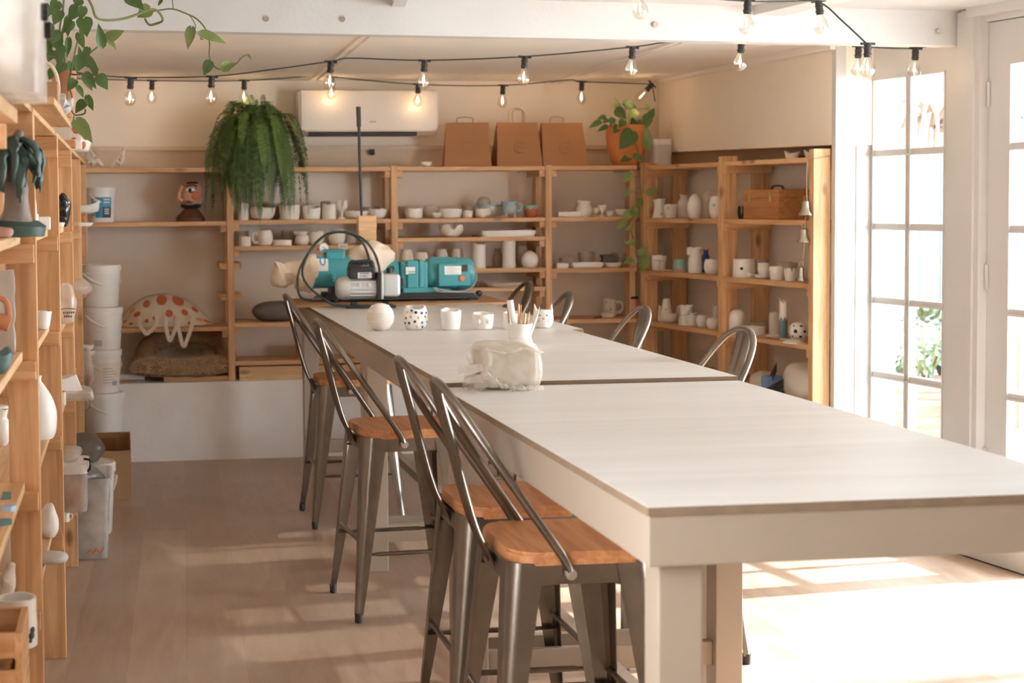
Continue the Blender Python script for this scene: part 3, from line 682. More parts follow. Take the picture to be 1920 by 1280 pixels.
LS = {}                                       # shelf heights per bay, read where each board meets its far post
for bay, pts in {0: [(57, 440), (29, 659), (33, 904), (40, 1128)], 1: [(109, 430), (95, 608), (112, 803), (118, 987)], 2: [(136, 424), (135, 600), (137, 742), (132, 934)],
                 3: [(150, 422), (150, 548), (150, 690), (150, 830)], 4: [(165, 415), (163, 470), (167, 548), (165, 655), (158, 770)]}.items():
    yy = LY[bay] if bay else LY[0]
    LS[bay] = [at(px, py, y=yy).z for px, py in pts]
YS = [2.696]+LY
XI = XL-.036
for bay, zs in LS.items():
    for k_, z in enumerate(zs):
        if bay == 3 and k_ == 3: continue
        lpart('shelf_board', XL-.355, XI, YS[bay]+.038 if bay else 2.70, YS[bay+1]-.001, z-.022, z, 'pale_y')
        lpart('cleat', XL-.36, XL-.004, YS[bay+1]-.024, YS[bay+1]-.001, z-.068, z-.0225, 'pine_x')
for bay in range(5): lpart('shelf_board', XL-.36, XL-.004, YS[bay]+.001 if bay else 2.66, YS[bay+1]+.034, 1.7005, 1.716, 'pale_y')
lpart('cleat', XL-PW, XL, LY[0]-.03, LY[0]-.001, 1.60, 1.70, 'pine_x')
for i in (1, 2): lpart('cleat', XL-.3, XL, LY[i]-.03, LY[i]-.001, 1.63, 1.70, 'pine_x')
# loose board lying across the top
yA, yB_ = 3.98, 5.15
lb_ = obj('loose_board', bx(-.27, .118, -(yB_-yA)/2, (yB_-yA)/2, 0, .018, .002), 'pale_y', None, (-.28, (yA+yB_)/2, 1.7165), smooth=False)
tag(lb_, 'loose wide pine board lying on the top shelf under the cardboard box and terracotta pot', 'board')
# ================================================================== POTTERY
PROF = {
 'bowl': [(.45, 0), (.52, .04), (.78, .22), (.94, .58), (1, 1)],
 'cup': [(.78, 0), (.86, .06), (.95, .4), (1, .75), (.99, 1)],
 'straight': [(.94, 0), (1, .04), (.99, .5), (.97, 1)],
 'round': [(.60, 0), (.80, .10), (.97, .35), (1, .55), (.93, .8), (.80, 1)],
 'jar': [(.62, 0), (.88, .16), (1, .38), (.90, .60), (.66, .74), (.72, .88), (.82, 1)],
 'vase': [(.62, 0), (.80, .1), (1, .38), (.86, .66), (.55, .85), (.62, 1)],
 'waist': [(1, 0), (.97, .12), (.72, .55), (.84, .9), (.88, 1)],
 'goblet': [(.75, 0), (.7, .06), (.28, .14), (.25, .38), (.62, .5), (.92, .7), (1, 1)],
 'plate': [(.62, 0), (.80, .2), (1, 1)],
 'pitcher': [(.88, 0), (.97, .08), (.95, .4), (.86, .75), (.95, 1)],
 'bottle': [(.84, 0), (1, .12), (.98, .5), (.76, .72), (.55, .82), (.58, .94), (.66, 1)],
 'cone': [(1, 0), (.98, .1), (.62, .9), (.6, 1)],
 'jug': [(.80, 0), (.94, .10), (1, .30), (.97, .46), (.78, .66), (.45, .84), (.30, .92), (.34, 1)],
 'tall': [(.90, 0), (1, .03), (.98, .35), (.97, .85), (1, 1)],
}
CLOSED = {
 'dome': [(1, 0), (1, .45), (.95, .72), (.78, .9), (.45, .985), (0, 1)],
 'taper': [(1, 0), (1, .12), (.93, .5), (.78, .9), (.68, .98), (0, 1)],
 'egg': [(.60, 0), (.86, .12), (1, .38), (.94, .65), (.68, .86), (.35, .97), (0, 1)],
 'ball': [(.35, 0), (.66, .08), (.93, .28), (1, .5), (.93, .75), (.66, .93), (.3, 1), (0, 1)],
}
def pot_mesh(kind, w, h, wob=.02, seed=0, seg=26, notch=None):
    r = w/2; rg = random.Random(seed); ph = [rg.uniform(0, 6.28) for _ in range(4)]
    def fn(a, rr, z):
        k = z/h if h else 0
        f = 1+wob*(.6*math.sin(2*a+ph[0])+.4*math.sin(3*a+ph[1]))*(.3+.7*k)
        z2 = z+(h*wob*1.1*(math.sin(2*a+ph[2])+.6*math.sin(5*a+ph[3]))*max(0, k-.5)*2 if kind not in CLOSED else 0)
        if notch and k > .5: z2 -= notch*h*(k-.5)*2*max(0, math.cos(a*(5 if notch > .3 else 1)+PI/2))
        return rr*f, z2
    if kind in CLOSED:
        p = [(a*r, z*h) for a, z in CLOSED[kind]]; p = [(0, 0)]+p
    else:
        th = min(.006, r*.16) if kind != 'plate' else .004
        o = crv([(a*r, z*h, 0) for a, z in PROF[kind]], 3); o = [(v.x, v.y) for v in o]
        inn = [(max(.001, a-th), max(z, th*1.2)) for a, z in o[::-1]]
        inn = [(a, z+(.0 if i else 0)) for i, (a, z) in enumerate(inn)]
        p = [(0, 0)]+o+inn[:-1]+[(0, th*1.2)]
    b = bm(); lathe(b, p, seg, fn=fn); return b
NP = [0]
def item(kind, P, w, h, m, name, label, cat, group=None, wob=.025, rz=0, handle=None, spout=0, foot=None, notch=None, extra=None, seg=26):
    """one ceramic piece standing at P; handle is the angle it points to in degrees"""
    NP[0] += 1
    o = obj(name, pot_mesh(kind, w, h, wob, NP[0], seg, notch), m, None, P, rz)
    tag(o, label, cat, group)
    if handle is not None:
        a = math.radians(handle); d = Vector((math.cos(a), math.sin(a), 0)); r = w/2*.93
        hb = bm(); hp = crv([d*r+Vector((0, 0, h*.78)), d*(r+h*.30)+Vector((0, 0, h*.80)), d*(r+h*.42)+Vector((0, 0, h*.52)), d*(r+h*.25)+Vector((0, 0, h*.24)), d*(r*.98)+Vector((0, 0, h*.2))], 5)
        tube(hb, hp, h*.075, 8); obj('handle', hb, m, o)
    if spout:
        a = math.radians(spout); d = Vector((math.cos(a), math.sin(a), 0)); sb = bm()
        tube(sb, [d*(w*.36)+Vector((0, 0, h*.78)), d*(w*.50)+Vector((0, 0, h*.93)), d*(w*.58)+Vector((0, 0, h*1.0))], [h*.16, h*.10, h*.05], 10); obj('spout', sb, m, o)
    if extra: extra(o, w, h)
    return o
def facing(P):                                # angle (degrees) from a thing towards the middle of the room where it is looked at from
    return math.degrees(math.atan2(-P[1], -P[0]+.3))
def dots(o, w, h, specs, r=.06, kind=None):
    """painted dots pressed onto a pot: (angle offset from the front in degrees, height fraction, radius fraction, material, size)"""
    f0 = math.radians(facing(o.location))-o.rotation_euler.z; by = {}
    for a, k, rf, m, s in specs:
        b = by.setdefault(m, bm()); t = f0+math.radians(a); d = Vector((math.cos(t), math.sin(t), 0))
        ball(b, d*(w/2*rf)+Vector((0, 0, h*k)), s, (.35, 1, 1), 10, (0, 0, t))
    for m, b in by.items(): obj('painted_dot', b, m, o)
def pxz(px, py, y, z):                        # a shelf spot under a pixel column at a chosen depth
    P = at(px, py, y=y); return Vector((P.x, y, z+.0005))
def bs(px, z, row=0): return pxz(px, 450, YB+(.07, .20)[row] if row < 2 else row, z)
G1 = 'bisque pots on the upper board by the fern'; 
def B(kind, px, w, h, z, m, name, label, cat, grp, row=0, **k):
    P = bs(px, ZB[z], row); s = depth(P)/FPX
    return item(kind, P, w*s, h*s, m, name, label, cat, grp, **k)
g = 'pots on the shelf boards left of the kraft bags'
B('straight', 456, 21, 32, 'a', 'bisque', 'cup', 'tall pale cup beside the shelf post, half behind fern fronds', 'cup', g)
B('bowl', 493, 50, 23, 'a', 'bisque', 'bowl', 'rough cream bowl with a fern frond hanging in front of it', 'bowl', g, wob=.04)
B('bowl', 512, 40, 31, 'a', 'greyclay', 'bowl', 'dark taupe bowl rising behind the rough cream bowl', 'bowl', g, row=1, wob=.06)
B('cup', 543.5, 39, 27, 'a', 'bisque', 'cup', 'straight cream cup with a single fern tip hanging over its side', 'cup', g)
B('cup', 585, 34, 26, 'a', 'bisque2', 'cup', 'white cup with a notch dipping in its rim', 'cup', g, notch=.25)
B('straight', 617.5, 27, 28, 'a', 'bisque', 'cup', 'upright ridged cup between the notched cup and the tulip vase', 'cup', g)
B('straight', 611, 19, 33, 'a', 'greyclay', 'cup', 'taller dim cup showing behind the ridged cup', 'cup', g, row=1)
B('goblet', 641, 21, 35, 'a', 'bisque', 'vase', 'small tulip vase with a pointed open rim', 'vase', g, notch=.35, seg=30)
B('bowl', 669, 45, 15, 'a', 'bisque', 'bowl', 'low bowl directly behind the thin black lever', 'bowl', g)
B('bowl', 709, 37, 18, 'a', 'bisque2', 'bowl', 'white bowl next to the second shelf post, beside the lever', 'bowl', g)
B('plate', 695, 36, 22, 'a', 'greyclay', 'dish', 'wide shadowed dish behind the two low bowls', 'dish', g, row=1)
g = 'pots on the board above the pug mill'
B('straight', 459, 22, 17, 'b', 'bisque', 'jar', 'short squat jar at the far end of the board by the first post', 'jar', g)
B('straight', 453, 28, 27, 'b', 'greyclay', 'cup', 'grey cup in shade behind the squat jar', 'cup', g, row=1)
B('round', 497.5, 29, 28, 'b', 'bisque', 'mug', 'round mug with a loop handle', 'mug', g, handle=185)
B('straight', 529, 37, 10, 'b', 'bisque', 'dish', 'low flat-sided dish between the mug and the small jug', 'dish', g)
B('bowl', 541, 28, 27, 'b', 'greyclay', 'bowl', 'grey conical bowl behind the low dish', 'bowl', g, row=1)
B('jar', 566.5, 27, 26, 'b', 'bisque', 'jug', 'small white jug with a little side spout', 'jug', g, spout=175)
B('round', 594, 28, 26, 'b', 'bisque', 'cup', 'rounded white cup just right of the small jug, under the black hose', 'cup', g)
B('round', 632, 32, 28, 'b', 'bisque', 'bowl', 'wide rounded bowl framed by the black hose loop', 'bowl', g)
B('straight', 655, 24, 17, 'b', 'greyclay', 'dish', 'grey dish half hidden at the wooden lever block', 'dish', g, row=1)
P = at(643, 462, y=YB-.004); b = bm(); box(b, (0, 0, 0), (.056, .003, .036)); pc = tag(obj('price_card', b, 'cream', None, P, smooth=False), 'small paper card taped to the edge of the shelf board', 'card')
b = bm(); [bx(-.016+i*.008, -.011+i*.008, -.003, -.0016, -.006, .004, b=b) for i in range(4)]; obj('card_print', b, 'grey', pc, smooth=False)
g = 'small pots on the board under the kraft bags'
B('bowl', 755, 17, 22, 'a', 'greyclay', 'bowl', 'shadowed bowl rim tucked behind the second post', 'bowl', g, row=1)
B('cup', 776, 35, 19, 'a', 'bisque2', 'bowl', 'rounded cream bowl with a pressed swirl on its side', 'bowl', g)
B('round', 808, 29, 23, 'a', 'bisque', 'cup', 'plain cup behind the tiny cone dish', 'cup', g, row=1)
B('bowl', 818.5, 18, 11, 'a', 'bisque2', 'dish', 'tiny cone-shaped pinch dish', 'dish', g)
B('cup', 845.5, 42, 17, 'a', 'bisque2', 'bowl', 'wide faceted white bowl at the middle of the board', 'bowl', g, wob=.035)
B('plate', 880, 29, 22, 'a', 'greyclay', 'dish', 'grey-rimmed dish behind the smallest cup', 'dish', g, row=1)
B('cup', 877.5, 19, 14, 'a', 'bisque', 'cup', 'smallest cup, between the faceted bowl and the open bowl', 'cup', g)
B('bowl', 906, 32, 17, 'a', 'bisque', 'bowl', 'open cream bowl in front of the blue-rimmed one', 'bowl', g)
def rim(mt): 
    def f(o, w, h): b = bm(); lathe(b, [(w*.502, h*.86), (w*.506, h*.93), (w*.503, h*.985)], 26); obj('painted_rim', b, mt, o)
    return f
bb = B('bowl', 919, 41, 24, 'a', 'bisque2', 'bowl', 'large white bowl with a pale blue rim', 'bowl', g, row=1, wob=.0, extra=rim('lblue'))
P = Vector(bb.location)+Vector((-.04, .0, .045)); s = depth(P)/FPX
bl_ = item('ball', P, 25*s, 25*s, 'greyclay', 'clay_ball', 'taupe clay ball with a blue band sitting in the blue-rimmed bowl', 'ball', g, extra=lambda o, w, h: obj('painted_band', lathe(bm(), [(w*.46, h*.25), (w*.503, h*.40), (w*.5, h*.46)], 22), 'lblue', o))
def legs(o, w, h):
    f = facing(o.location)
    for sx in (-1, 1):
        b = bm(); ball(b, (sx*w*.24, -w*.22, -h*.17), w*.12, (1, 1.2, 1.5)); obj('foot', b, 'pinkclay', o)
    b = bm(); c = [Vector((math.sin(a)*w*.42, -math.cos(a)*w*.465, h*.52-math.cos(a*2.2)*h*.12)) for a in [(-.8+i*.16) for i in range(11)]]; tube(b, c, [w*.03+w*.06*math.sin(PI*i/10) for i in range(11)], 8); obj('smile', b, 'yellow', o)
    for sx in (-1, 1): obj('eye', ball(bm(), (sx*w*.27, -w*.41, h*.80), w*.045), 'ink', o)
P = bs(955.5, ZB['a']); s = depth(P)/FPX; P.z += 8*s
item('cup', P, 31*s, 22*s, 'lblue', 'mug', 'pale blue mug with a yellow smile standing on two little feet', 'mug', g, handle=-8, extra=legs)
def drip(o, w, h):
    b = bm(); r = w/2; rows = [[], [], []]
    for k in range(40):
        a = 2*PI*k/40; zz = h*(.74-.07*math.sin(a*9)); 
        for q, (rf, z) in enumerate(((.84, h*1.012), (.985, h*.86), (1.03, zz))): rows[q].append(b.verts.new((r*rf*math.cos(a), r*rf*math.sin(a), z)))
    for A, Bq in zip(rows, rows[1:]):
        for k in range(40): b.faces.new((A[k], A[(k+1) % 40], Bq[(k+1) % 40], Bq[k]))
    obj('glaze_drip', b, 'mint', o)
B('round', 996.5, 27, 22, 'a', 'red', 'pot', 'round brick-red pot with a mint glaze dripping from its rim', 'pot', g, wob=.0, extra=drip)
B('plate', 940, 26, 3, 'a', 'bisque', 'dish', 'flat little dish lying before the feet of the blue mug', 'dish', g)
g = 'pieces on the narrow board under the small pots'
B('bowl', 846, 46, 23, 'c2', 'bisque', 'bowl', 'bowl with a torn ragged rim alone on its board', 'bowl', g, notch=.42, wob=.05, seg=44)
P = bs(951, ZB['c2']); s = depth(P)/FPX
b = bm(); prism(b, rrect(98*s, .13, .03, 5), 2, 0, .036); 
for v in b.verts:
    if v.co.z > .01: v.co.x *= 1.06; v.co.y *= 1.08
top_ = [f for f in b.faces if f.normal.z > .9 or all(v.co.z > .03 for v in f.verts)]
r_ = bmesh.ops.inset_region(b, faces=top_, thickness=.006); 
for f in top_:
    for v in f.verts: v.co.z -= .022
crumple(b, .004, 20, 2)
tag(obj('tray', b, 'bisque2', None, P), 'long white serving tray with a wavy edge', 'tray')
P = bs(893, ZB['c2'], 0); b = bm(); leaf_quad(b, Vector((-.03, 0, .004)), Vector((1, 0, .12)), Vector((0, 0, 1)), .05, .03); o = obj('clay_leaf', b, 'darkclay', None, P+Vector((0, 0, .001))); tag(o, 'dark leaf-shaped shard beside the long white tray', 'shard'); o.modifiers.new('Solidify', 'SOLIDIFY').thickness = .003
g = 'upturned cups and cylinders behind the pug mill'
for px, w, h, lb in ((762, 27, 37, 'tapered upturned cup closest to the second post, above the gearbox'), (790.5, 27, 32, 'lowest of the tapered upturned cups, second in their row'), (827.5, 27, 36, 'tapered upturned cup above the motor, third in the row'), (857, 26, 37, 'tapered upturned cup at the motor end of the row')):
    B('taper', px, w, h, 'c3', 'bisque', 'cup', lb, 'cup', g, row=1 if px in (827.5, 857) else 0)
B('tall', 898, 26, 46, 'c3', 'bisque2', 'vase', 'thick white cylinder vase just past the end of the motor', 'vase', g, wob=.03)
B('vase', 933, 19, 34, 'c3', 'greyclay', 'bottle', 'dull narrow bottle between the two white cylinders', 'bottle', g, row=1)
B('tall', 954, 25, 53, 'c3', 'bisque2', 'vase', 'tallest white cylinder vase with a stepped foot', 'vase', g, extra=lambda o, w, h: obj('foot_ring', lathe(bm(), [(w*.40, 0), (w*.40, -.0004), (w*.515, h*.07), (w*.53, h*.09), (w*.50, h*.12)], 24), 'bisque2', o))
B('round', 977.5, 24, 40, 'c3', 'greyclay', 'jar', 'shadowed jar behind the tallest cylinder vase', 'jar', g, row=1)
B('egg', 993, 32, 31, 'c3', 'bisque2', 'pot', 'squat rounded white pot at the end near the third post', 'pot', g)
P = bs(893, ZB['c4']); s = depth(P)/FPX; b = bm(); zz = [(i*20*s/6-10*s, (.004 if i % 2 else .024)) for i in range(7)]
prism(b, zz+[(x, z+.004) for x, z in zz[::-1]], 1, -.05, .05); tag(obj('dish', b, 'greyclay', None, P), 'grey zigzag folded dish beside the large flat plate', 'dish')
B('plate', 945, 86, 9, 'c4', 'bisque', 'plate', 'large flat white plate on the lowest board behind the stool back', 'plate', g, wob=.0)
g = 'small dishes on the board beside the trailing vine'
P = bs(1066.5, ZB['a']); s = depth(P)/FPX; b = bm(); prism(b, rrect(44*s, .07, .012, 4), 2, 0, .030); top_ = [f for f in b.faces if all(v.co.z > .02 for v in f.verts)]; bmesh.ops.inset_region(b, faces=top_, thickness=.005); [setattr(v.co, 'z', v.co.z-.02) for v in {v for f in top_ for v in f.verts}]; crumple(b, .005, 25, 5)
tag(obj('dish', b, 'bisque2', None, P), 'oblong white dish with a wavy edge next to the necked jar', 'dish', g)
B('jar', 1095, 31, 30, 'a', 'bisque2', 'jar', 'necked white jar, largest on the board by the vine', 'jar', g)
B('goblet', 1117, 13, 16, 'a', 'bisque', 'egg_cup', 'short egg cup between the jar and the taller goblet', 'egg cup', g)
B('goblet', 1129, 17, 22, 'a', 'bisque2', 'egg_cup', 'taller white goblet cup on the board by the vine', 'egg cup', g)
B('bowl', 1143.5, 15, 11, 'a', 'bisque2', 'dish', 'little angular dish right of the goblet', 'dish', g, notch=.25)
B('bowl', 1166, 25, 13, 'a', 'bisque', 'bowl', 'cream bowl half covered by vine leaves', 'bowl', g)
g = 'dishes on the board under the trailing vine pot'
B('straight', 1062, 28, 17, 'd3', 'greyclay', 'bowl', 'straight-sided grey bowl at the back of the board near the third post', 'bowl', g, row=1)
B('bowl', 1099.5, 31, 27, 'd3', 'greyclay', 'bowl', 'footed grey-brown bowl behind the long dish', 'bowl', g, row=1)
P = bs(1052, ZB['d3']); s = depth(P)/FPX
def oblong(P, w, d, h, m, label, flare=1.12):
    b = bm(); prism(b, rrect(w, d, min(w, d)*.12, 3), 2, 0, h)
    for v in b.verts:
        if v.co.z > h*.5: v.co.x *= flare; v.co.y *= flare
    tf = [f for f in b.faces if all(v.co.z > h*.9 for v in f.verts)]; bmesh.ops.inset_region(b, faces=tf, thickness=.005)
    for v in {v for f in tf for v in f.verts}: v.co.z -= h*.7
    return tag(obj('dish', b, m, None, P), label, 'dish', g)
oblong(P, 23*s, .08, 9*s, 'bisque2', 'small square white dish against the third post', 1.03)
oblong(bs(1098.5, ZB['d3']), 54*s, .09, 10*s, 'bisque2', 'long rectangular white dish with flared sides')
wd = B('plate', 1149, 38, 9, 'd3', 'bisque2', 'dish', 'round white dish under a stack of dark tiles', 'dish', g)
dt = thing('tile_stack', 'stack of rough dark grey slate-like tiles on the round white dish', 'tiles', Vector(wd.location)+Vector((-.02, 0, 9*s)))
for i in range(4):
    b = bm(); box(b, (random.uniform(-.005, .005), 0, .007+i*.0125), (.094, .075, .010), random.uniform(-.1, .1)); bmesh.ops.subdivide_edges(b, edges=b.edges[:], cuts=3); crumple(b, .0035, 40, i); obj('tile', b, 'darkclay', dt)
B('bowl', 1159.5, 27, 25, 'd3', 'greyclay', 'bowl', 'brownish bowl behind the dark tiles', 'bowl', g, row=1)
B('cup', 1190, 13, 20, 'd3', 'bisque', 'cup', 'patterned cup peeping past the corner post', 'cup', g)
g = 'mugs on the low board behind the far stools'
B('straight', 1143, 25, 33, 'd4', 'plaster', 'mug', 'beige mug painted with small coloured dots', 'mug', g, row=1, handle=-25, extra=lambda o, w, h: dots(o, w, h, [(-30, .82, .98, 'red', .005), (-5, .60, .98, 'yellow', .004), (-22, .4, .98, 'red', .004), (8, .42, .98, 'dblue', .005), (-10, .2, .98, 'yellow', .004)]))
B('plate', 1140.5, 29, 9, 'd4', 'bisque', 'dish', 'shallow dish on the low board in front of the dotted mug', 'dish', g)
B('straight', 1172, 13, 20, 'd4', 'greyclay', 'mug', 'small grey mug beside the pink tumbler', 'mug', g, row=1, handle=185)
P = bs(1187.5, ZB['d4']); s = depth(P)/FPX; tm = thing('tumbler', 'coral pink tumbler with a black lid', 'tumbler', P)
obj('body', lathe(bm(), [(0, 0), (.024, 0), (.025, .004), (.028, .115), (0, .115)], 20), 'coral', tm); obj('lid', lathe(bm(), [(.0285, .112), (.030, .114), (.030, .126), (.012, .129), (.012, .134), (0, .134)], 20), 'black', tm)
P = bs(1120, ZB['d4']); b = bm(); tube(b, crv([(-.02, 0, .004), (0, -.02, .006), (.02, 0, .004), (.03, .01, .012)], 4), .004, 6); tag(obj('cable_bit', b, 'darkclay', None, P), 'dark scrap of cable lying left of the shallow dish', 'scrap')
# ---- side-wall shelves
def R(kind, px, w, h, k, m, name, label, cat, grp, row=0, dz=0, **kw):
    P = atw(px, 500, SO-(.075, .19)[row]); P.z = ZR[k]+.0005+dz; s = depth(P)/FPX
    return item(kind, P, w*s, h*s, m, name, label, cat, grp, **kw)
def patch(m, a=0, k=.5, s=.012, rf=.97): return lambda o, w, h: dots(o, w, h, [(a, k, rf, m, s)])
g = 'vases on the upper side shelf beside the corner'
R('waist', 1237, 28, 35, 1, 'bisque2', 'vase', 'waisted white vase nearest the corner post', 'vase', g, extra=patch('pinkclay', 10, .2, .006))
R('cup', 1257.5, 25, 25, 1, 'bisque2', 'cup', 'short white cup with a yellow patch', 'cup', g, extra=patch('yellow', -25, .72, .012))
R('bottle', 1282, 25, 43, 1, 'bisque', 'bottle', 'white shouldered bottle with a faint green scroll', 'bottle', g, row=1)
R('egg', 1303, 29, 46, 1, 'bisque2', 'vase', 'smooth egg-shaped white vase', 'vase', g)
R('jar', 1327, 23, 42, 1, 'bisque', 'jar', 'lidded jar behind the egg-shaped vase', 'jar', g, row=1, extra=lambda o, w, h: obj('lid', lathe(bm(), [(w*.42, h*.99), (w*.40, h*1.05), (w*.15, h*1.12), (w*.1, h*1.2), (0, h*1.2)], 18), 'bisque', o))
R('round', 1345, 32, 41, 1, 'bisque', 'vase', 'round vase with a small blue flower, half behind the post', 'vase', g, extra=patch('lblue', -28, .6, .011, .98))
g = 'pots on the middle side shelf beside the corner'
R('bottle', 1220, 26, 47, 2, 'bisque', 'vase', 'tall flared vase behind the hanging pothos leaf', 'vase', g, row=1, extra=patch('pinkclay', 10, .9, .005, .66))
def bumps(o, w, h):
    f = math.radians(facing(o.location)); d = Vector((math.cos(f), math.sin(f), 0)); s_ = Vector((-d.y, d.x, 0))
    for q in (-1, 1): obj('eye', ball(bm(), d*(w*.43)+s_*(q*w*.21)+Vector((0, 0, h*.5)), w*.10, (.7, 1, 1.1), 12), 'bisque2', o)
def face(o, w, h):
    f = math.radians(facing(o.location)); d = Vector((math.cos(f), math.sin(f), 0)); s_ = Vector((-d.y, d.x, 0)); b = bm()
    tube(b, [d*(w*.46)+Vector((0, 0, h*.72)), d*(w*.56)+Vector((0, 0, h*.45)), d*(w*.48)+Vector((0, 0, h*.36))], [w*.05, w*.09, w*.03], 8); obj('nose', b, 'bisque2', o)
    for q in (-1, 1): obj('eye', ball(bm(), d*(w*.44)+s_*(q*w*.2)+Vector((0, 0, h*.66)), w*.085, (1, 1, .7), 10), 'bisque2', o)
    obj('mouth', ball(bm(), d*(w*.44)+Vector((0, 0, h*.24)), w*.12, (.8, 1, .45), 10), 'bisque2', o)
R('cup', 1235, 29, 28, 2, 'bisque2', 'cup', 'white cup with a modelled face', 'cup', g, extra=face)
P = atw(1248, 500, SO-.06); s = depth(P)/FPX
for i, (px, lb) in enumerate(((1243, 'flat chip of clay in front of the face cup'), (1256, 'flat chip of clay left of the mint pot'))):
    R('plate', px, 16, 3, 2, 'bisque', 'dish', lb, 'dish', g)
R('straight', 1276, 28, 24, 2, 'mint', 'pot', 'speckled mint pot with a pink base', 'pot', g, wob=.01, extra=lambda o, w, h: obj('base_band', lathe(bm(), [(w*.40, -.0002), (w*.505, h*.05), (w*.508, h*.3)], 26), 'pinkclay', o))
R('pitcher', 1303.5, 27, 48, 2, 'bisque2', 'jug', 'tall white jug with a pinched lip', 'jug', g, spout=190)
R('bottle', 1323, 17, 42, 2, 'dblue', 'vase', 'deep blue vase between the tall jug and the round pot', 'vase', g, row=1)
R('round', 1336, 32, 29, 2, 'bisque2', 'pot', 'round white pot in front of the deep blue vase', 'pot', g)
g = 'pots on the low side shelf beside the corner'
R('cone', 1250, 24, 43, 3, 'bisque2', 'vase', 'cone-shaped white vase with yellow spots', 'vase', g, extra=lambda o, w, h: dots(o, w, h, [(-10, .55, .78, 'yellow', .008), (30, .3, .9, 'yellow', .008)]))
R('cone', 1238, 11, 30, 3, 'bisque', 'bottle', 'thin slanted white bottle beside the cone vase', 'bottle', g)
R('cone', 1274, 20, 28, 3, 'bisque', 'vase', 'dim cone vase against the wall', 'vase', g, row=1)
R('bowl', 1257, 31, 17, 3, 'bisque2', 'bowl', 'shallow white bowl before the cone vase', 'bowl', g)
R('waist', 1287, 29, 37, 3, 'bisque2', 'vase', 'broad white vase with a turquoise line at its waist', 'vase', g, extra=lambda o, w, h: obj('painted_line', lathe(bm(), [(w*.40, h*.50), (w*.40, h*.53)], 26), 'lblue', o))
R('cup', 1298, 20, 24, 3, 'bisque2', 'cup', 'white cup with a blue rim', 'cup', g, extra=rim('lblue'))
R('round', 1316, 21, 22, 3, 'bisque2', 'cup', 'plain rounded cup right of the blue-rimmed cup', 'cup', g)
R('round', 1338, 27, 20, 3, 'bisque2', 'pot', 'round pot with a spout at the side-shelf post', 'pot', g, spout=70)
R('dome', 1343, 16, 40, 3, 'bisque', 'bell', 'domed clay form behind the spouted pot', 'dome', g, row=1)
# second bay, nearer the glass door
g = 'pots behind the hanging bells'
R('straight', 1395, 41, 34, 2, 'bisque2', 'planter', 'large white cylinder pot with one dark hole', 'planter', g, wob=.01, extra=lambda o, w, h: dots(o, w, h, [(-14, .5, .985, 'ink', .009)]))
R('ball', 1407, 13, 10, 2, 'bisque2', 'shell', 'small white shell lying at the foot of the cylinder pot', 'shell', g, wob=.1)
R('straight', 1427, 24, 32, 2, 'greyclay', 'cup', 'shaded cup behind the two nested bowls', 'cup', g, row=1)
R('bowl', 1429, 30, 8, 2, 'bisque2', 'dish', 'saucer carrying the nested bowls', 'dish', g)
n1 = R('bowl', 1432, 23, 18, 2, 'bisque2', 'bowl', 'lower of the two nested white bowls', 'bowl', g, dz=.0125)
R('cup', 1432, 22, 9, 2, 'bisque', 'bowl', 'upper of the two nested white bowls', 'bowl', g, dz=.0125+17*.0027)
R('cup', 1457, 29, 25, 2, 'bisque2', 'cup', 'rounded white cup in the middle of the row behind the bells', 'cup', g)
R('bowl', 1476, 38, 20, 2, 'greyclay', 'bowl', 'wide grey bowl behind the tulip cup', 'bowl', g, row=1, dz=.03)
R('straight', 1476, 30, 11, 2, 'greyclay', 'dish', 'low grey dish propping up the wide grey bowl', 'dish', g, row=1)
R('cup', 1482, 22, 24, 2, 'bisque2', 'cup', 'white tulip cup with a zigzag cut rim', 'cup', g, notch=.4, seg=50)
R('bowl', 1503, 20, 10, 2, 'bisque', 'dish', 'little dish under the lowest bell', 'dish', g)
g = 'pots beside the spotted ball vase'
R('dome', 1382, 30, 43, 3, 'bisque2', 'cloche', 'smooth white dome standing next to the second side post', 'dome', g)
R('straight', 1411, 48, 15, 3, 'bisque2', 'bowl', 'wide low bowl with faint blue marks', 'bowl', g)
R('plate', 1425, 40, 19, 3, 'greyclay', 'bowl', 'second low bowl behind the blue-marked one', 'bowl', g, row=1)
R('straight', 1452, 20, 41, 3, 'bisque', 'vase', 'plain cylinder vase left of the tall teal bottle', 'vase', g, row=1)
tbv = R('tall', 1469, 15, 74, 3, 'bisque2', 'bottle', 'tall slim bottle, white above and teal below', 'bottle', g, notch=.06, extra=lambda o, w, h: obj('glaze_band', lathe(bm(), [(w*.46, .0005), (w*.515, h*.04), (w*.51, h*.3), (w*.51, h*.52)], 24, fn=lambda a, r, z: (r, z+(.012*math.sin(a*7) if z > h*.4 else 0))), 'tealglaze', o))
R('plate', 1459, 48, 6, 3, 'plaster', 'tray', 'long low tray running out towards the leaf plate', 'tray', g)
sd2 = R('plate', 1497, 30, 6, 3, 'bisque', 'dish', 'dish under the spotted ball vase', 'dish', g)
R('ball', 1497, 34, 33, 3, 'bisque2', 'ball_vase', 'round white ball vase painted with dark flowers and a hole', 'vase', g, dz=.008, wob=0, extra=lambda o, w, h: dots(o, w, h, [(-18, .52, .98, 'ink', .010), (20, .78, .85, 'ink', .008), (44, .5, .98, 'ink', .008), (16, .22, .87, 'ink', .008), (-42, .25, .88, 'ink', .006), (-35, .78, .83, 'ink', .006)]))
P = atw(1490, 500, SO-.015); P.z = ZR[3]+.001; b = bm(); leaf_quad(b, Vector((-.06, 0, .004)), Vector((.95, -.25, -.02)), Vector((0, -.3, 1)), .14, .06, .3, .1); o = obj('leaf_plate', b, 'plastic', None, P); tag(o, 'white leaf-shaped plate overhanging the shelf edge below the ball vase', 'plate'); o.modifiers.new('Solidify', 'SOLIDIFY').thickness = .005
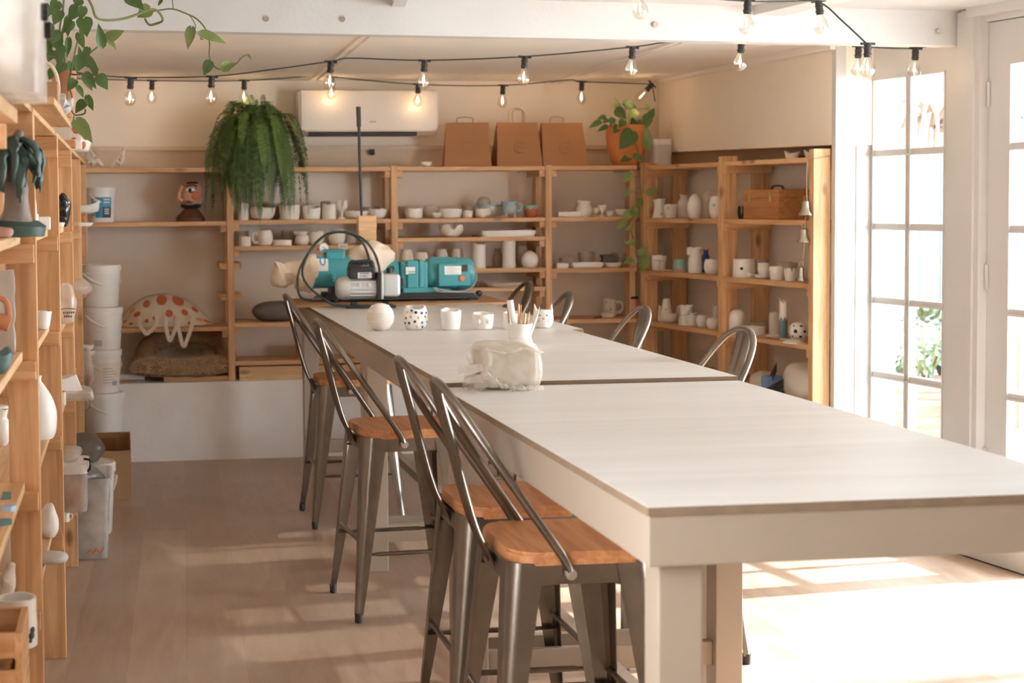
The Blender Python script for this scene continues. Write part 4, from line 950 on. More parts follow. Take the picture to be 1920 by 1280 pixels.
# ================================================================== THINGS ON THE SIDE SHELVES AND TOPS
P = atw(1457, 500, .135); P.z = ZR[1]+.001; s = depth(P)/FPX
t = thing('wooden_case', 'red-brown wooden case with brass clasps and a leather handle', 'case', P, math.radians(-82))
W_ = .36; D_ = .20; Hh = .155
obj('body', bx(-W_/2, W_/2, -D_/2, D_/2, 0, Hh*.72, .003), 'boxwood', t, smooth=False); obj('lid', bx(-W_/2, W_/2, -D_/2, D_/2, Hh*.725, Hh, .003), 'boxwood', t, smooth=False)
for x in (-.11, .10):
    b = bm(); bx(x-.010, x+.010, -D_/2-.004, -D_/2, Hh*.60, Hh*.90, .001, b=b); bx(x-.006, x+.006, -D_/2-.007, -D_/2-.003, Hh*.66, Hh*.78, .001, b=b); obj('clasp', b, 'brass', t, smooth=False)
obj('handle', tube(bm(), crv([(-.06, .0, Hh), (-.045, .0, Hh+.016), (0, 0, Hh+.02), (.045, 0, Hh+.016), (.06, 0, Hh)], 4), .008, 8, squash=[.6]*17), 'leather', t)
P = atw(1391, 500, SO-.1); P.z = ZR[1]+.001; b = bm(); lathe(b, [(0, 0), (.02, 0), (.024, .03), (.022, .07), (.018, .07), (.019, .01), (0, .01)], 18)
tag(obj('cup', b, 'gloss_black', None, P), 'glossy black cup squeezed between the post and the wooden case', 'cup')
# scribbled name on the second side post's face, cable clip
# bells on a cord
Pt = wp(1.335, SO+.012, 1.665); t = thing('bell_string', 'three pewter bells hanging one below another on a jute cord from the end post', 'bells', Pt)
def rel(px, py): return atw(px, py, SO+.02)-Pt
p0 = rel(1512, 316); pts = [rel(1514, 300), rel(1512, 340), rel(1513, 372), rel(1511, 400), rel(1509, 425), rel(1507, 470), rel(1504, 490)]
cb = bm(); tube(cb, crv(pts, 4), .0028, 6); q = [atw(1513, 300, SO+.006)-Pt, atw(1530, 312, SO+.004)-Pt, atw(1553, 297, SO+.003)-Pt]; obj('cord', cb, 'twine', t)
wr = bm(); zz_ = 1.66; ring = [wp(1.335+a, o, z)-Pt for a, o, z in ((-.004, SO+.004, 1.672), (-.004, SO-.098, 1.69), (.046, SO-.098, 1.675), (.046, SO+.004, 1.67), (-.004, SO+.004, 1.672))]; tube(wr, ring, .0025, 6); obj('cord_wrap', wr, 'twine', t)
def bell(px, pytop, pybot, w):
    c = rel(px, pytop); zb2 = rel(px, pybot).z; h = c.z-zb2; s = .00258; r = w*s/2; b = bm()
    lathe(b, [(0, h), (r*.25, h), (r*.52, h*.92), (r*.58, h*.6), (r*.70, h*.28), (r*.98, h*.06), (r, 0), (r*.92, 0), (r*.6, h*.3), (r*.48, h*.85), (0, h*.9)], 24, (c.x, c.y, zb2))
    o = obj('bell', b, 'bellmetal', t); rb = bm(); tube(rb, [Vector((c.x+math.cos(a)*.010, c.y, c.z+.010+math.sin(a)*.010)) for a in [i*PI/8 for i in range(17)]], .0016, 6); obj('ring', rb, 'brass', o)
    k = bm(); ball(k, (c.x, c.y, zb2+.004), r*.18); obj('clapper', k, 'brass', o)
bell(1511, 375, 403, 27); bell(1507, 428, 454, 27); bell(1502, 499, 526, 19)
# speaker, pothos pot, kraft bags on the top boards
P = atw(1239, 309, .13); P.z = ZR[0]+.001; s = depth(P)/FPX
t = thing('speaker', 'white cylindrical-edged wireless speaker standing at the corner of the top shelf', 'speaker', P, AW)
b = bm(); prism(b, rrect(38*s, .085, .028, 6), 2, .004, 50*s-.004); obj('grille', b, 'lightgrey', t)
b = bm(); prism(b, rrect(38*s+.001, .086, .028, 6), 2, 40*s, 50*s); prism(b, rrect(38*s-.004, .08, .026, 6), 2, 0, .005); obj('shell', b, 'plastic', t)
ZT = ZB['top']+.001
def kraft(px0, px1, pyt, dpt, hnd, label, lean=0, twist=0):
    P = at((px0+px1)/2, 310, y=YB+.10); P.z = ZT; s = depth(P)/FPX; w = (px1-px0)*s; h = (311-pyt)*s
    t = thing('paper_bag', label, 'paper bag', P, twist, 'kraft paper bags')
    b = bm(); nz = 9; rows = []
    for i in range(nz):
        k = i/(nz-1); d = dpt*(1-k**1.15*.93); wk = w/2*(1-.10*k); row = []
        yf = -.06+lean*k; ym = yf+d/2+k*.055
        for x, y in ((-wk, ym-d/2), (-wk*.5, ym-d/2-.002), (0, ym-d/2-.003), (wk*.5, ym-d/2-.002), (wk, ym-d/2), (wk*(1-.09*math.sin(PI*min(1, k*1.2+.1))), ym), (wk, ym+d/2), (0, ym+d/2), (-wk, ym+d/2), (-wk*(1-.09*math.sin(PI*min(1, k*1.2+.1))), ym)):
            row.append(b.verts.new((x, y, h*k)))
        rows.append(row)
    for A, Bq in zip(rows, rows[1:]):
        for k in range(10): b.faces.new((A[k], A[(k+1) % 10], Bq[(k+1) % 10], Bq[k]))
    b.faces.new(rows[0][::-1]); b.faces.new(rows[-1])
    rg = random.Random(px0); crumple(b, .004, 14, px0*.01, lambda c: min(1, c.z*10)); obj('bag_body', b, 'kraft', t, auto=25)
    yt = -.06+lean+.055
    for i, (hx, hw_, hh) in enumerate(hnd):
        hx *= s; hw_ *= s; hh *= s
        obj('handle', tube(bm(), crv([(hx-hw_/2, yt-.004, h-.05), (hx-hw_/2, yt+.002, h), (hx-hw_/2*.95, yt+.01*i, h+hh*.8), (hx-hw_*.2, yt+.012*i, h+hh), (hx+hw_*.3, yt+.012*i, h+hh*.97), (hx+hw_/2, yt+.004*i, h+hh*.7), (hx+hw_/2, yt+.002, h), (hx+hw_/2, yt-.004, h-.05)], 5), .0032, 6), 'twine', t)
    yv = -.064+lean*.45+.018
    ln = bm(); c0 = Vector((0, -.0645+(.045+lean)*.42, h*.42)); rr = 11*s
    arc = [c0+Vector((math.cos(a)*rr, (math.sin(a)*rr/h)*.04-.003, math.sin(a)*rr)) for a in [.5+i*.28 for i in range(19)]]; tube(ln, [p+Vector((0, -.003, 0)) for p in arc], .0014, 5)
    tube(ln, crv([c0+Vector((-rr*.5, -.007, -.002)), c0+Vector((0, -.007, .004)), c0+Vector((rr*.6, -.007, -.003)), c0+Vector((rr*1.4, -.004, .001))], 4), .0016, 5); obj('printed_emblem', ln, 'card_in', t)
kraft(832, 920, 229, .20, [(-4, 30, 10)], 'kraft paper bag nearest the air conditioner, leaning with its handle folded low', 0, -.12)
kraft(927, 1014, 229, .18, [(-3, 26, 26), (2, 22, 24)], 'middle kraft paper bag with both handles standing up', .01, .02)
kraft(1012, 1100, 230, .18, [(-10, 26, 11)], 'kraft paper bag nearest the terracotta pot', .03, .03)
P = at(799, 311, y=YB+.06); P.z = ZT; s = depth(P)/FPX
item('bowl', P, 21*s, 9*s, 'bisque2', 'dish', 'tiny white dish alone on the top board beside the kraft bags', 'dish')
# shells on the end post
P = atw(1486, 290, .14); P.z = ZR[0]+.001
for px, w, lb in ((1486, .085, 'white scallop-edged shell dish on the top board near the end post'), (1527, .11, 'white shell dish perched behind the top of the end post')):
    P = atw(px, 290, .13 if px < 1500 else .10); P.z = ZR[0]+.001
    b = pot_mesh('plate', w, .04, .10, px, 40, .2); tag(obj('shell_dish', b, 'bisque2', None, P), lb, 'dish')
P = atw(1503, 290, .10); P.z = ZR[0]+.001; b = bm(); ball(b, (0, 0, .012), .02, (1, 1, .6)); crumple(b, .006, 40, 1); tag(obj('seed_pod', b, 'leather', None, P), 'small brown pod lying between the two shell dishes', 'pod')
# cloth bags and boxes on the lowest side shelf
def sheet(b, w, d, n=14):
    r = bmesh.ops.create_grid(b, x_segments=n, y_segments=n, size=.5); 
    for v in b.verts: v.co.x *= w; v.co.y *= d
    return b
def lump(w, d, h, m, name, label, cat, P, amt=.02, sc=12, seed=0, rz=0, parent=None):
    b = bm(); ball(b, (0, 0, 0), .5, seg=28)
    for v in b.verts:
        v.co.x = math.copysign(abs(v.co.x*2)**.8/2, v.co.x); v.co.y = math.copysign(abs(v.co.y*2)**.8/2, v.co.y)
        v.co = Vector((v.co.x*w, v.co.y*d, (max(v.co.z, -.42)+.42)*h/.92))
    crumple(b, amt, sc, seed, lambda c: min(1, c.z/h*3+.05)); o = obj(name, b, m, parent, P, rz, auto=50); 
    return tag(o, label, cat) if cat else o
PL = atw(1507, 740, .15); PL.z = .456
t = thing('tote_bag', 'white cotton tote bag with broad black print slumped behind the end post', 'bag', PL, AW)
lump(.17, .30, .185, 'bisque2', 'bag_body', '', None, (0, 0, 0), .02, 9, 4, 0, t)
b = bm(); 
for i, (a0, a1) in enumerate((((-.03, .23, .10), (-.09, .06, .19)), ((-.11, .12, .05), (-.12, -.06, .12)))):
    q = [Vector(a0), Vector(a1), Vector(a1)+Vector((.0, .0, -.05)), Vector(a0)+Vector((0, 0, -.05))]; b.faces.new([b.verts.new(v+Vector((-.03, 0, 0))) for v in q])
o = obj('printed_band', b, 'ink', t); o.modifiers.new('Solidify', 'SOLIDIFY').thickness = .003
P = atw(1436, 733, .17); P.z = .456; lump(.15, .22, .11, 'plaster', 'cloth_bundle', 'folded white cloth with a black edge below the blue carton', 'cloth', P, .02, 14, 8)
P = atw(1447, 704, .22); hq = P.z-.456; P.z = .456; b = bm(); box(b, (0, 0, hq/2), (.09, .06, hq), AW, .002); tag(obj('carton', b, mat('carton_blue', (.20, .33, .58), .6), None, P, smooth=False), 'small blue carton behind the white cloth', 'carton')
P = atw(1512, 690, .20); P.z = .456+.0; b = bm(); 
P = atw(1463, 735, .07); P.z = .456; b = bm(); sheet(b, .16, .18); crumple(b, .025, 9, 3); 
for v in b.verts: v.co.z += .03
o = obj('black_cloth', b, 'ink', None, P, .4); tag(o, 'crumpled black cloth in front of the white tote bag', 'cloth'); o.modifiers.new('Solidify', 'SOLIDIFY').thickness = .004
P = atw(1520, 700, .17); P.z = .70; 
# ================================================================== ON THE TABLES
def tb(px, py, z=TZ): P = at(px, py, z=z); P.z = z+.0006; return P
g = 'cups set out on the farthest table'
def T(kind, px, py, w, h, m, name, label, cat, grp=g, z=TZ, **k):
    P = tb(px, py, z); s = depth(P)/FPX; r = w*s/2; P.y += r*.72
    k.setdefault('notch', .13)
    if kind == 'ball': k['notch'] = None
    return item(kind, P, w*s, h*s*1.0, m, name, label, cat, grp, **k)
def dimples(o, w, h):
    b = bm()
    for r in range(7):
        z = h*(.36+r*.075); rr = w/2*math.sqrt(max(0, 1-((z/h-.5)/.53)**2))*.99
        for k in range(40):
            a = 2*PI*(k+.5*(r % 2))/40; t = a; box(b, None, (.0035, .0065, .0052), M4=Matrix.Translation((rr*math.cos(a), rr*math.sin(a), z)) @ Matrix.Rotation(t, 4, 'Z'))
    obj('stamped_texture', b, 'bisque', o)
T('ball', 716, 621, 51, 51, 'bisque', 'vase', 'round vase stamped all over with a basket texture, left end of the cup row', 'vase', extra=dimples, wob=0)
T('round', 782, 619, 47, 45, 'bisque2', 'cup', 'white cup covered in small coloured dots', 'cup', wob=.01, extra=lambda o, w, h: dots(o, w, h, [(-45, .75, .96, 'yellow', .0055), (-22, .83, .92, 'dblue', .0055), (0, .75, .97, 'ink', .006), (30, .72, .97, 'dblue', .006), (-52, .5, .985, 'red', .006), (-25, .56, .985, 'greyclay', .0055), (14, .52, .985, 'plaster', .0065), (48, .56, .985, 'green2', .0055), (-35, .3, .95, 'dblue', .006), (-5, .37, .965, 'leather', .006), (32, .32, .955, 'tealglaze', .006), (6, .15, .86, 'greyclay', .006), (38, .13, .86, 'dblue', .0055), (60, .72, .96, 'ink', .005), (-62, .3, .94, 'ink', .005), (66, .35, .95, 'dblue', .005)]))
T('cup', 848, 619, 40, 39, 'bisque2', 'cup', 'plain white cup with an uneven rim, between the dotted cup and the face bowl', 'cup', wob=.03)
T('cup', 909, 618, 41, 31, 'bisque2', 'bowl', 'small white bowl with two bulging eyes', 'bowl', wob=.025, extra=bumps)
T('straight', 962, 617, 33, 32, 'bisque2', 'cup', 'white cup mostly hidden behind the jar of tools', 'cup')
# cat cup
P = tb(1024, 616); s = depth(P)/FPX; P.y += .05; w, h = 39*s, 34*s
cat_ = thing('cat_cup', 'white cup shaped like a cat with pointed ears and whiskers', 'cup', P, 0, g)
obj('body', pot_mesh('round', w, h, .0, 3), 'bisque2', cat_)
f = math.radians(facing(P)); d = Vector((math.cos(f), math.sin(f), 0)); sd_ = Vector((-d.y, d.x, 0))
for q in (-1, 1):
    b = bm(); c = sd_*(q*w*.36)+d*(w*.05); tube(b, [c+Vector((0, 0, h*.82)), c*1.05+Vector((0, 0, h*1.0)), c*1.16+Vector((0, 0, h*1.34))], [w*.22, w*.16, w*.02], 10, squash=[.5]*3); obj('ear', b, 'bisque2', cat_)
for q in (-1, 1): obj('eye', ball(bm(), d*(w*.475)+sd_*(q*w*.17)+Vector((0, 0, h*.72)), w*.036), 'ink', cat_)
b = bm(); ball(b, d*(w*.495)+Vector((0, 0, h*.53)), w*.05, (1, 1, .8)); obj('nose', b, 'dot', cat_)
b = bm(); [tube(b, [d*(w*.47)+sd_*(q*w*.18)+Vector((0, 0, h*(.46+j*.07))), d*(w*.36)+sd_*(q*w*.40)+Vector((0, 0, h*(.42+j*.13)))], .0012, 5) for q in (-1, 1) for j in (-1, 0, 1)]; obj('whisker', b, 'grey', cat_)
# tool jar
P = tb(980, 655); P.y += .04; s = depth(P)/FPX; w = 55*s; h = 47*s
item('waist', P, w, h, 'bisque2', 'jar', 'waisted white jar holding pottery tools behind the clay block', 'jar', wob=.008)
def tool(px, py, lean, kind, label, r=.006, m='tool', y0=0):
    A = P+Vector(((px-980)*s*(.15 if kind == 'roller' else .5), .01+y0, .012)); tip = at(px, py, y=P.y+y0); t_ = thing('pottery_tool', label, 'tool', A, 0, 'tools in the jar'); v = tip-A
    n = v.length; dv = v.normalized()
    if kind == 'roller': obj('handle', tube(bm(), [Vector(), v*.52, v*.54, v*1.0], [r*.7, r*.7, r, r], 12), m, t_)
    elif kind == 'knife': obj('blade', tube(bm(), [v*.0, v*.6, v*.9, v], [r*.6, r, r*1.15, r*.4], 10, squash=[.5]*4), m, t_)
    else:
        obj('handle', tube(bm(), [Vector(), v*.7], [r*.7, r*.7], 8), 'tool', t_); obj('tip', tube(bm(), [v*.7, v], [r*.55, r*.3], 8), m, t_)
tool(956, 563, 0, 'roller', 'thick white roller handle, tallest in the tool jar', .012, 'bisque2')
tool(951, 560, 0, 'knife', 'wooden stick showing behind the thick white roller', .005, 'terra_old', .02)
tool(973, 569, 0, 'knife', 'pale wooden paddle standing upright in the tool jar', .007, 'tool')
tool(977, 571, 0, 'knife', 'orange-edged wooden blade beside the upright paddle', .006, 'terra', .02)
tool(985, 586, 0, 'knife', 'short pale wooden stick in the middle of the tool jar', .008, 'tool', -.01)
tool(993, 585, 0, 'knife', 'shortest wooden stick in the tool jar', .006, 'tool', .0)
tool(1012, 575, 0, 'knife', 'long pale blade leaning out towards the cat cup', .005, 'bisque2')
tool(1016, 570, 0, 'needle', 'dark-tipped needle tool leaning towards the cat cup', .004, 'ink', .015)
tool(956, 597, 0, 'needle', 'thin wire tool leaning out to the low side of the jar', .003, 'bolt', -.01)
# wrapped clay block
P = at(959, 731, z=TZ-.006); P.z = TZ-.007; s = depth(P)/FPX; P += Vector((.0, .085, 0))
t = thing('clay_block', 'grey block of clay wrapped in crumpled clear plastic', 'clay', P, .10)
w, h, dd = 122*s, 88*s, .16
b = bm(); box(b, (0, 0, h*.48), (w*.87, dd*.9, h*.88), 0, .022, 3); bmesh.ops.subdivide_edges(b, edges=[e for e in b.edges if e.calc_length() > .05], cuts=5, use_grid_fill=True); crumple(b, .004, 14, 2, lambda c: min(1, c.z*20)); obj('clay', b, 'greyclay_l' if 'greyclay_l' in M else mat('wet_clay', (.60, .52, .42), .55, var=.06, scale=10), t)
b = bm(); box(b, (0, 0, h*.5), (w*.985, dd*1.1, h*.98), 0, .03, 3); bmesh.ops.subdivide_edges(b, edges=b.edges[:], cuts=5, use_grid_fill=True)
for v in b.verts:
    if v.co.z > .004: v.co += noise.noise_vector(v.co*17)*.012+noise.noise_vector(v.co*45)*.005
obj('plastic_wrap', b, 'film', t)
b = bm()
for i, (x, z, L, a) in enumerate(((-.48, .42, .06, 2.9), (-.46, .2, .045, 3.3), (-.40, .1, .04, 3.6))):
    for k in range(7):
        c = Vector((w*x, -dd*.5+.01*k*(1 if i else .6), h*z)); e = c+Vector((math.cos(a)*L*(1+.3*math.sin(k*2+i)), -.01+.006*math.sin(k*3), math.sin(k*1.7+i)*.012-.01))
        c2 = c+Vector((.004, .012, .02)); b.faces.new([b.verts.new(q) for q in (c, e, e+Vector((.004, .012, .014)), c2)])
tube(b, crv([(-w*.5, -dd*.57, h*.40), (-w*.25, -dd*.59, h*.16), (0, -dd*.60, h*.07), (w*.25, -dd*.58, h*.05), (w*.42, -dd*.56, h*.02)], 6), [.012+.006*math.sin(i*1.9) for i in range(25)], 8, squash=[.6]*25)
tube(b, crv([(-w*.46, -dd*.50, h*.92), (-w*.2, -dd*.57, h*.80), (w*.1, -dd*.57, h*.90), (w*.46, -dd*.54, h*.80)], 6), [.008+.004*math.sin(i*2.3) for i in range(19)], 8, squash=[.5]*19)
crumple(b, .006, 30, 1); obj('loose_film', b, 'film', t)
# ================================================================== PUG MILL
YM = 8.62
bd = bm(); A0 = at(505, 571, z=TZ+.004); A1 = at(946, 566, z=TZ+.004)
bx(A0.x+.12, 1.96, 8.30, 8.93, 0, .010, b=bd); tag(obj('cardboard_sheet', bd, 'card', None, (0, 0, TZ+.0006), smooth=False), 'flat brown cardboard sheet under the pug mill on the farthest table', 'cardboard')
ZM = TZ+.0112; sM = YM/FPX*.995
def pm(px, py, y=YM): P = at(px, py, y=y); return P
X0 = pm(740, 560).x; t = thing('pug_mill', 'teal pug mill with motor, gearbox and cloth-wrapped hopper on a black base rail', 'machine', (X0, YM, ZM))
def q(px, py, dy=0): P = pm(px, py); return Vector((P.x-X0, dy, P.z-ZM))
zr1 = q(800, 545).z; zr0 = q(800, 566).z
b = bm(); bx(q(600, 0).x, q(880, 0).x, -.085, -.055, .012, zr1, b=b); bx(q(600, 0).x, q(880, 0).x, .055, .085, .012, zr1, b=b); bx(q(600, 0).x, q(875, 0).x, -.06, .06, zr1-.012, zr1-.004, b=b); bx(q(640, 0).x, q(885, 0).x, -.11, -.085, .012, .022, b=b)
obj('base_rail', b, 'black', t, smooth=False)
for px in (620, 872):
    for y in (-.08, .08): obj('rubber_foot', cyl(bm(), (q(px, 0).x, y, 0), (q(px, 0).x, y, .014), .016), 'rubber', t)
def hcyl(pxa, pxb, pyc, rpx, m, name, par=t, seg=28, prof=None):
    c = q(pxa, pyc); e = q(pxb, pyc).x; r = rpx*sM; b = bm(); L = e-c.x
    pr = prof or [(0, 0), (.9, 0), (1, .04), (1, .96), (.9, 1), (0, 1)]
    lathe(b, [(k*r, z*L) for k, z in pr], seg, mt=Matrix.Translation((c.x, 0, c.z)) @ Matrix.Rotation(PI/2, 4, 'Y')); return obj(name, b, m, par)
mo = hcyl(797, 888, 513, 31, 'teal', 'motor', prof=[(0, 0), (.80, 0), (.96, .05), (1, .10), (1, .62), (1.03, .63), (1.03, .66), (1, .67), (.98, .84), (.86, .96), (.6, 1), (0, 1)])
b = bm()
for i in range(9): a = -.9+i*.09; 
for k in range(16):
    a = 2*PI*k/16; c = q(812, 513); box(b, None, (.10, .004, .012), M4=Matrix.Translation((c.x+.04, math.sin(a)*30*sM, c.z+math.cos(a)*30*sM)) @ Matrix.Rotation(-a, 4, 'X'))
obj('cooling_fin', b, 'teal', mo)
cA, cB = q(815, 535), q(873, 492); pb = bm(); bx(cA.x, cB.x, -.115, -.06, cA.z, cB.z, .006, b=pb); bxo = obj('control_box', pb, 'teal', t, smooth=False)
for i in range(6): pass
fy = -.1155
def plate(pxa, pya, pxb, pyb, m, name, par, y=fy, th=.0012): a, c = q(pxa, pya), q(pxb, pyb); return obj(name, bx(a.x, c.x, y-th, y, c.z, a.z), m, par, smooth=False)
pl_ = plate(825.5, 513, 856.5, 497, 'plastic', 'rating_plate', bxo)
b = bm(); 
for i in range(6):
    a, c = q(828, 511-i*2.3), q(853-(i % 3)*5, 510.2-i*2.3); bx(a.x, c.x, fy-.0017, fy-.0011, a.z, a.z+.0016, b=b)
obj('plate_print', b, 'grey', bxo, smooth=False)
sw = plate(858, 507.5, 868, 494.5, 'black', 'rocker_switch', bxo, th=.006)
c = q(858.5, 519.5); obj('stop_button', cyl(bm(), (c.x, fy-.010, c.z), (c.x, fy, c.z), 5*sM, 20), 'orange', bxo)
b = bm()
for i in range(7): a = q(816.5, 533-i*1.9); bx(a.x, q(872, 0).x, fy-.002, fy+.001, a.z, a.z+.0022, b=b)
obj('vent_rib', b, 'teal', bxo, smooth=False)
gb = bm(); a, c = q(747, 545), q(798, 489); bx(a.x, c.x, -.075, .075, a.z-.0, c.z, .012, b=gb); bx(q(755, 0).x, q(775, 0).x, -.088, .08, q(0, 544).z if False else a.z, q(755, 488).z, .004, b=gb); bx(q(778, 0).x, q(784, 0).x, -.083, .083, a.z, q(755, 486).z, .003, b=gb); bx(q(746, 0).x, q(812, 0).x, -.10, .10, zr1-.004, zr1+.022, .004, b=gb)
gbo = obj('gearbox', gb, 'teal', t, smooth=False); plate(755.5, 513, 773, 499, 'plastic', 'rating_plate', gbo, -.0885)
b = bm(); [bx(q(757, 0).x, q(773, 0).x, -.0915, -.087, q(0, 532-i*4).z, q(0, 530-i*4).z, b=b) for i in range(4)]; obj('vent_rib', b, 'teal', gbo, smooth=False)
fl = hcyl(716, 744, 512, 27, 'teal', 'flange', prof=[(0, 0), (.8, 0), (.95, .3), (1, .6), (1, 1), (0, 1)])
c = q(731, 502); obj('bolt_hole', cyl(bm(), (c.x, -.076, c.z), (c.x, -.06, c.z), 4.6*sM, 18), 'black', fl)
plate(743, 535, 750, 520, 'black', 'latch', t, -.09, .02)
ba = hcyl(583, 672, 510, 31, 'teal', 'barrel', prof=[(0, 0), (1, 0), (1.05, .0), (1.05, .04), (1, .05), (1, .95), (1.06, .96), (1.06, 1), (0, 1)])
# printed numeral label wrapped on the barrel
c = q(591, 497); lbm = bm(); r = 31*sM*1.004
V = []
for i in range(9):
    a = math.radians(-62+i*7.5) ; V.append([lbm.verts.new((x, -r*math.cos(a+.95-.3), q(0, 510).z+r*math.sin(a+.95-.3))) for x in (q(585, 0).x, q(607, 0).x)])
for A, Bq in zip(V, V[1:]): lbm.faces.new((A[0], A[1], Bq[1], Bq[0]))
obj('number_label', lbm, 'plastic', ba)
an = .42; text('0', .075, 'blue', ba, (q(597, 0).x, -r*1.006*math.cos(an), q(0, 510).z+r*1.006*math.sin(an)), (PI/2-an, PI/2, 0) if False else (PI/2-an, 0, 0), 'numeral')
b = bm(); bx(q(604, 0).x, q(640, 0).x, -.055, .055, q(0, 495).z, q(0, 477).z, .008, b=b); bx(q(598, 0).x, q(638, 0).x, -.062, .062, q(0, 477.5).z, q(0, 475).z, b=b); bo = obj('chamber_box', b, 'teal', t, smooth=False)
obj('chamber_lid', bx(q(600, 0).x, q(638, 0).x, -.06, .06, q(0, 477).z, q(0, 474.5).z), 'black', bo, smooth=False)
c = q(606, 464); gz = bm(); cyl(gz, (c.x, -.03, c.z), (c.x, -.005, c.z), 9*sM, 24); go = obj('gauge', gz, 'bolt', bo); obj('dial', cyl(bm(), (c.x, -.0315, c.z), (c.x, -.0298, c.z), 8*sM, 24), 'plastic', go)
nd = bm(); tube(nd, [(c.x-.010, -.0325, c.z+.006), (c.x+.012, -.0325, c.z-.006)], .0012, 5); obj('needle', nd, 'ink', go)
b = bm(); cyl(b, (c.x, -.015, q(0, 475).z), (c.x, -.015, c.z), .006); obj('gauge_stem', b, 'brass', bo)
b = bm(); a = q(588, 480); tube(b, [(a.x, -.02, a.z), (q(603, 0).x, -.02, a.z)], .011, 12); obj('valve', b, 'bolt', bo); b = bm(); tube(b, [(q(587, 0).x, -.02, q(0, 473).z), (q(596, 0).x, -.02, q(0, 473).z)], .008, 10); obj('valve_tap', b, 'red', bo)
b = bm(); a = q(641, 481); tube(b, [(a.x, -.02, a.z), (q(655, 0).x, -.02, a.z)], .005, 10); obj('pipe_stub', b, 'brass', bo)
b = bm(); c = q(621, 517); bx(c.x-.010, c.x+.010, -.098, -.075, c.z-.016, c.z+.016, .003, b=b); bx(c.x-.006, c.x+.006, -.104, -.07, c.z-.028, c.z-.004, .003, b=b); obj('toggle_clamp', b, 'teal', ba, smooth=False)
b = bm(); bx(q(583, 0).x, q(670, 0).x, -31*sM-.001, -31*sM+.012, q(0, 522).z, q(0, 520).z, b=b); obj('seam_flange', b, 'teal', ba, smooth=False)
# nozzle wrapped in stained plastic
b = bm(); L = [q(588, 514), q(578, 513), q(564, 514), q(548, 511), q(532, 514), q(520, 518), q(511, 516)]; rr = [37, 36, 30, 21, 22, 24, 12]
tube(b, crv(L, 5), [crv([(x, 0, 0) for x in rr], 5)[i].x*sM for i in range(31)], 24)
for v in b.verts: v.co += noise.noise_vector(v.co*14)*.020+noise.noise_vector(v.co*38)*.010
obj('wrapped_nozzle', b, 'cloth', t)
b = bm(); a, c = q(540, 565), q(600, 560); bx(q(612, 0).x, q(630, 0).x, -.06, .06, .0, q(0, 545).z, b=b); obj('support_foot', b, 'black', t, smooth=False)
# hopper bundled in cloth, wooden plunger block and lever
b = bm(); ball(b, q(695, 487, -.0), 1, (45*sM, .11, 36*sM), 36)
for v in b.verts: v.co += noise.noise_vector(v.co*11)*.026+noise.noise_vector(v.co*30)*.011
obj('hopper_cloth', b, 'cloth', t)
b = bm(); bx(q(667, 0).x, q(701, 0).x, -.03, .03, q(0, 458).z, q(0, 410.5).z, .003, b=b); obj('plunger_block', b, 'pale_x', t, smooth=False)
lv = bm(); tube(lv, [q(678, 410.5), q(674.5, 300), q(673, 238)], [.0065, .0075, .008], 10); obj('lever', lv, 'black', t)
lv = bm(); tube(lv, [q(673, 238), q(672, 200)], [.0115, .0125], 10); obj('lever_grip', lv, mat('worn_grip', (.06, .05, .045), .7, var=.9, scale=60), t)
# grey power lead looping from the motor to its plug
b = bm(); tube(b, crv([q(874, 497, -.118), q(884, 510, -.11), q(884, 525, -.11), q(870, 541, -.11), q(845, 544, -.12), q(815, 540, -.13), q(805, 537, -.13), q(815, 544, -.13), q(850, 545, -.12), q(880, 546, -.09), q(888, 553, -.06)], 6), .0038, 8); obj('power_lead', b, 'grey', t)
b = bm(); tube(b, crv([q(880, 547, -.08), q(886, 557, -.05), q(893, 548, -.04), q(890, 560, -.06), q(882, 552, -.07), q(893, 556, -.06)], 5), .006, 8); ball(b, q(895, 549, -.04), .016, (1.2, .8, 1.1)); obj('plug', b, 'black', t)
# ================================================================== VACUUM PUMP
YP = 8.22; VX = at(684, 572, z=TZ).x
ZP = TZ+.0010; s = YP/FPX*.985
t = thing('vacuum_pump', 'silver finned vacuum pump with a black handle in front of the pug mill', 'pump', (VX, YP, ZP))
z0_ = at(684, 574, y=YP).z
def v(px, py, dy=0): P = at(px, py, y=YP); return Vector((P.x-VX, dy, P.z-ZP))
b = bm(); bx(v(642, 0).x, v(735, 0).x, -.06, .06, 0.0, .012, .002, b=b); bx(v(655, 0).x, v(662, 0).x, -.05, .05, .01, .03, b=b); bx(v(715, 0).x, v(722, 0).x, -.05, .05, .01, .03, b=b); obj('base_plate', b, 'black', t, smooth=False)
zc = v(0, 550).z; r = 21*s
b = bm(); L0, L1 = v(647, 0).x, v(702, 0).x; prof = []
for i in range(64):
    a = 2*PI*i/64; rr = r*(1.0 if i % 4 < 2 else .93); prof.append((rr*math.cos(a), zc+rr*math.sin(a)))
prism(b, prof, 0, L0, L1); obj('motor_housing', b, 'alu', t, smooth=False)
b = bm(); lathe(b, [(0, 0), (r*.7, 0), (r*.92, .01), (r*1.08, .035), (r*1.08, v(650, 0).x-v(625, 0).x), (0, v(650, 0).x-v(625, 0).x)], 28, mt=Matrix.Translation((v(625, 0).x, 0, zc)) @ Matrix.Rotation(PI/2, 4, 'Y')); obj('end_cap', b, 'alu', t)
b = bm(); bx(v(699, 0).x, v(707, 0).x, -.07, .07, v(0, 571).z, v(0, 520).z, .004, b=b); obj('gasket', b, 'black', t, smooth=False)
b = bm(); bx(v(707, 0).x, v(711, 0).x, -.072, .072, v(0, 571).z, v(0, 520).z, .002, b=b); tk = obj('oil_tank', b, 'alu', t, smooth=False)
b = bm(); bx(v(711, 0).x, v(744, 0).x, -.062, .062, v(0, 567).z, v(0, 523).z, .016, b=b)
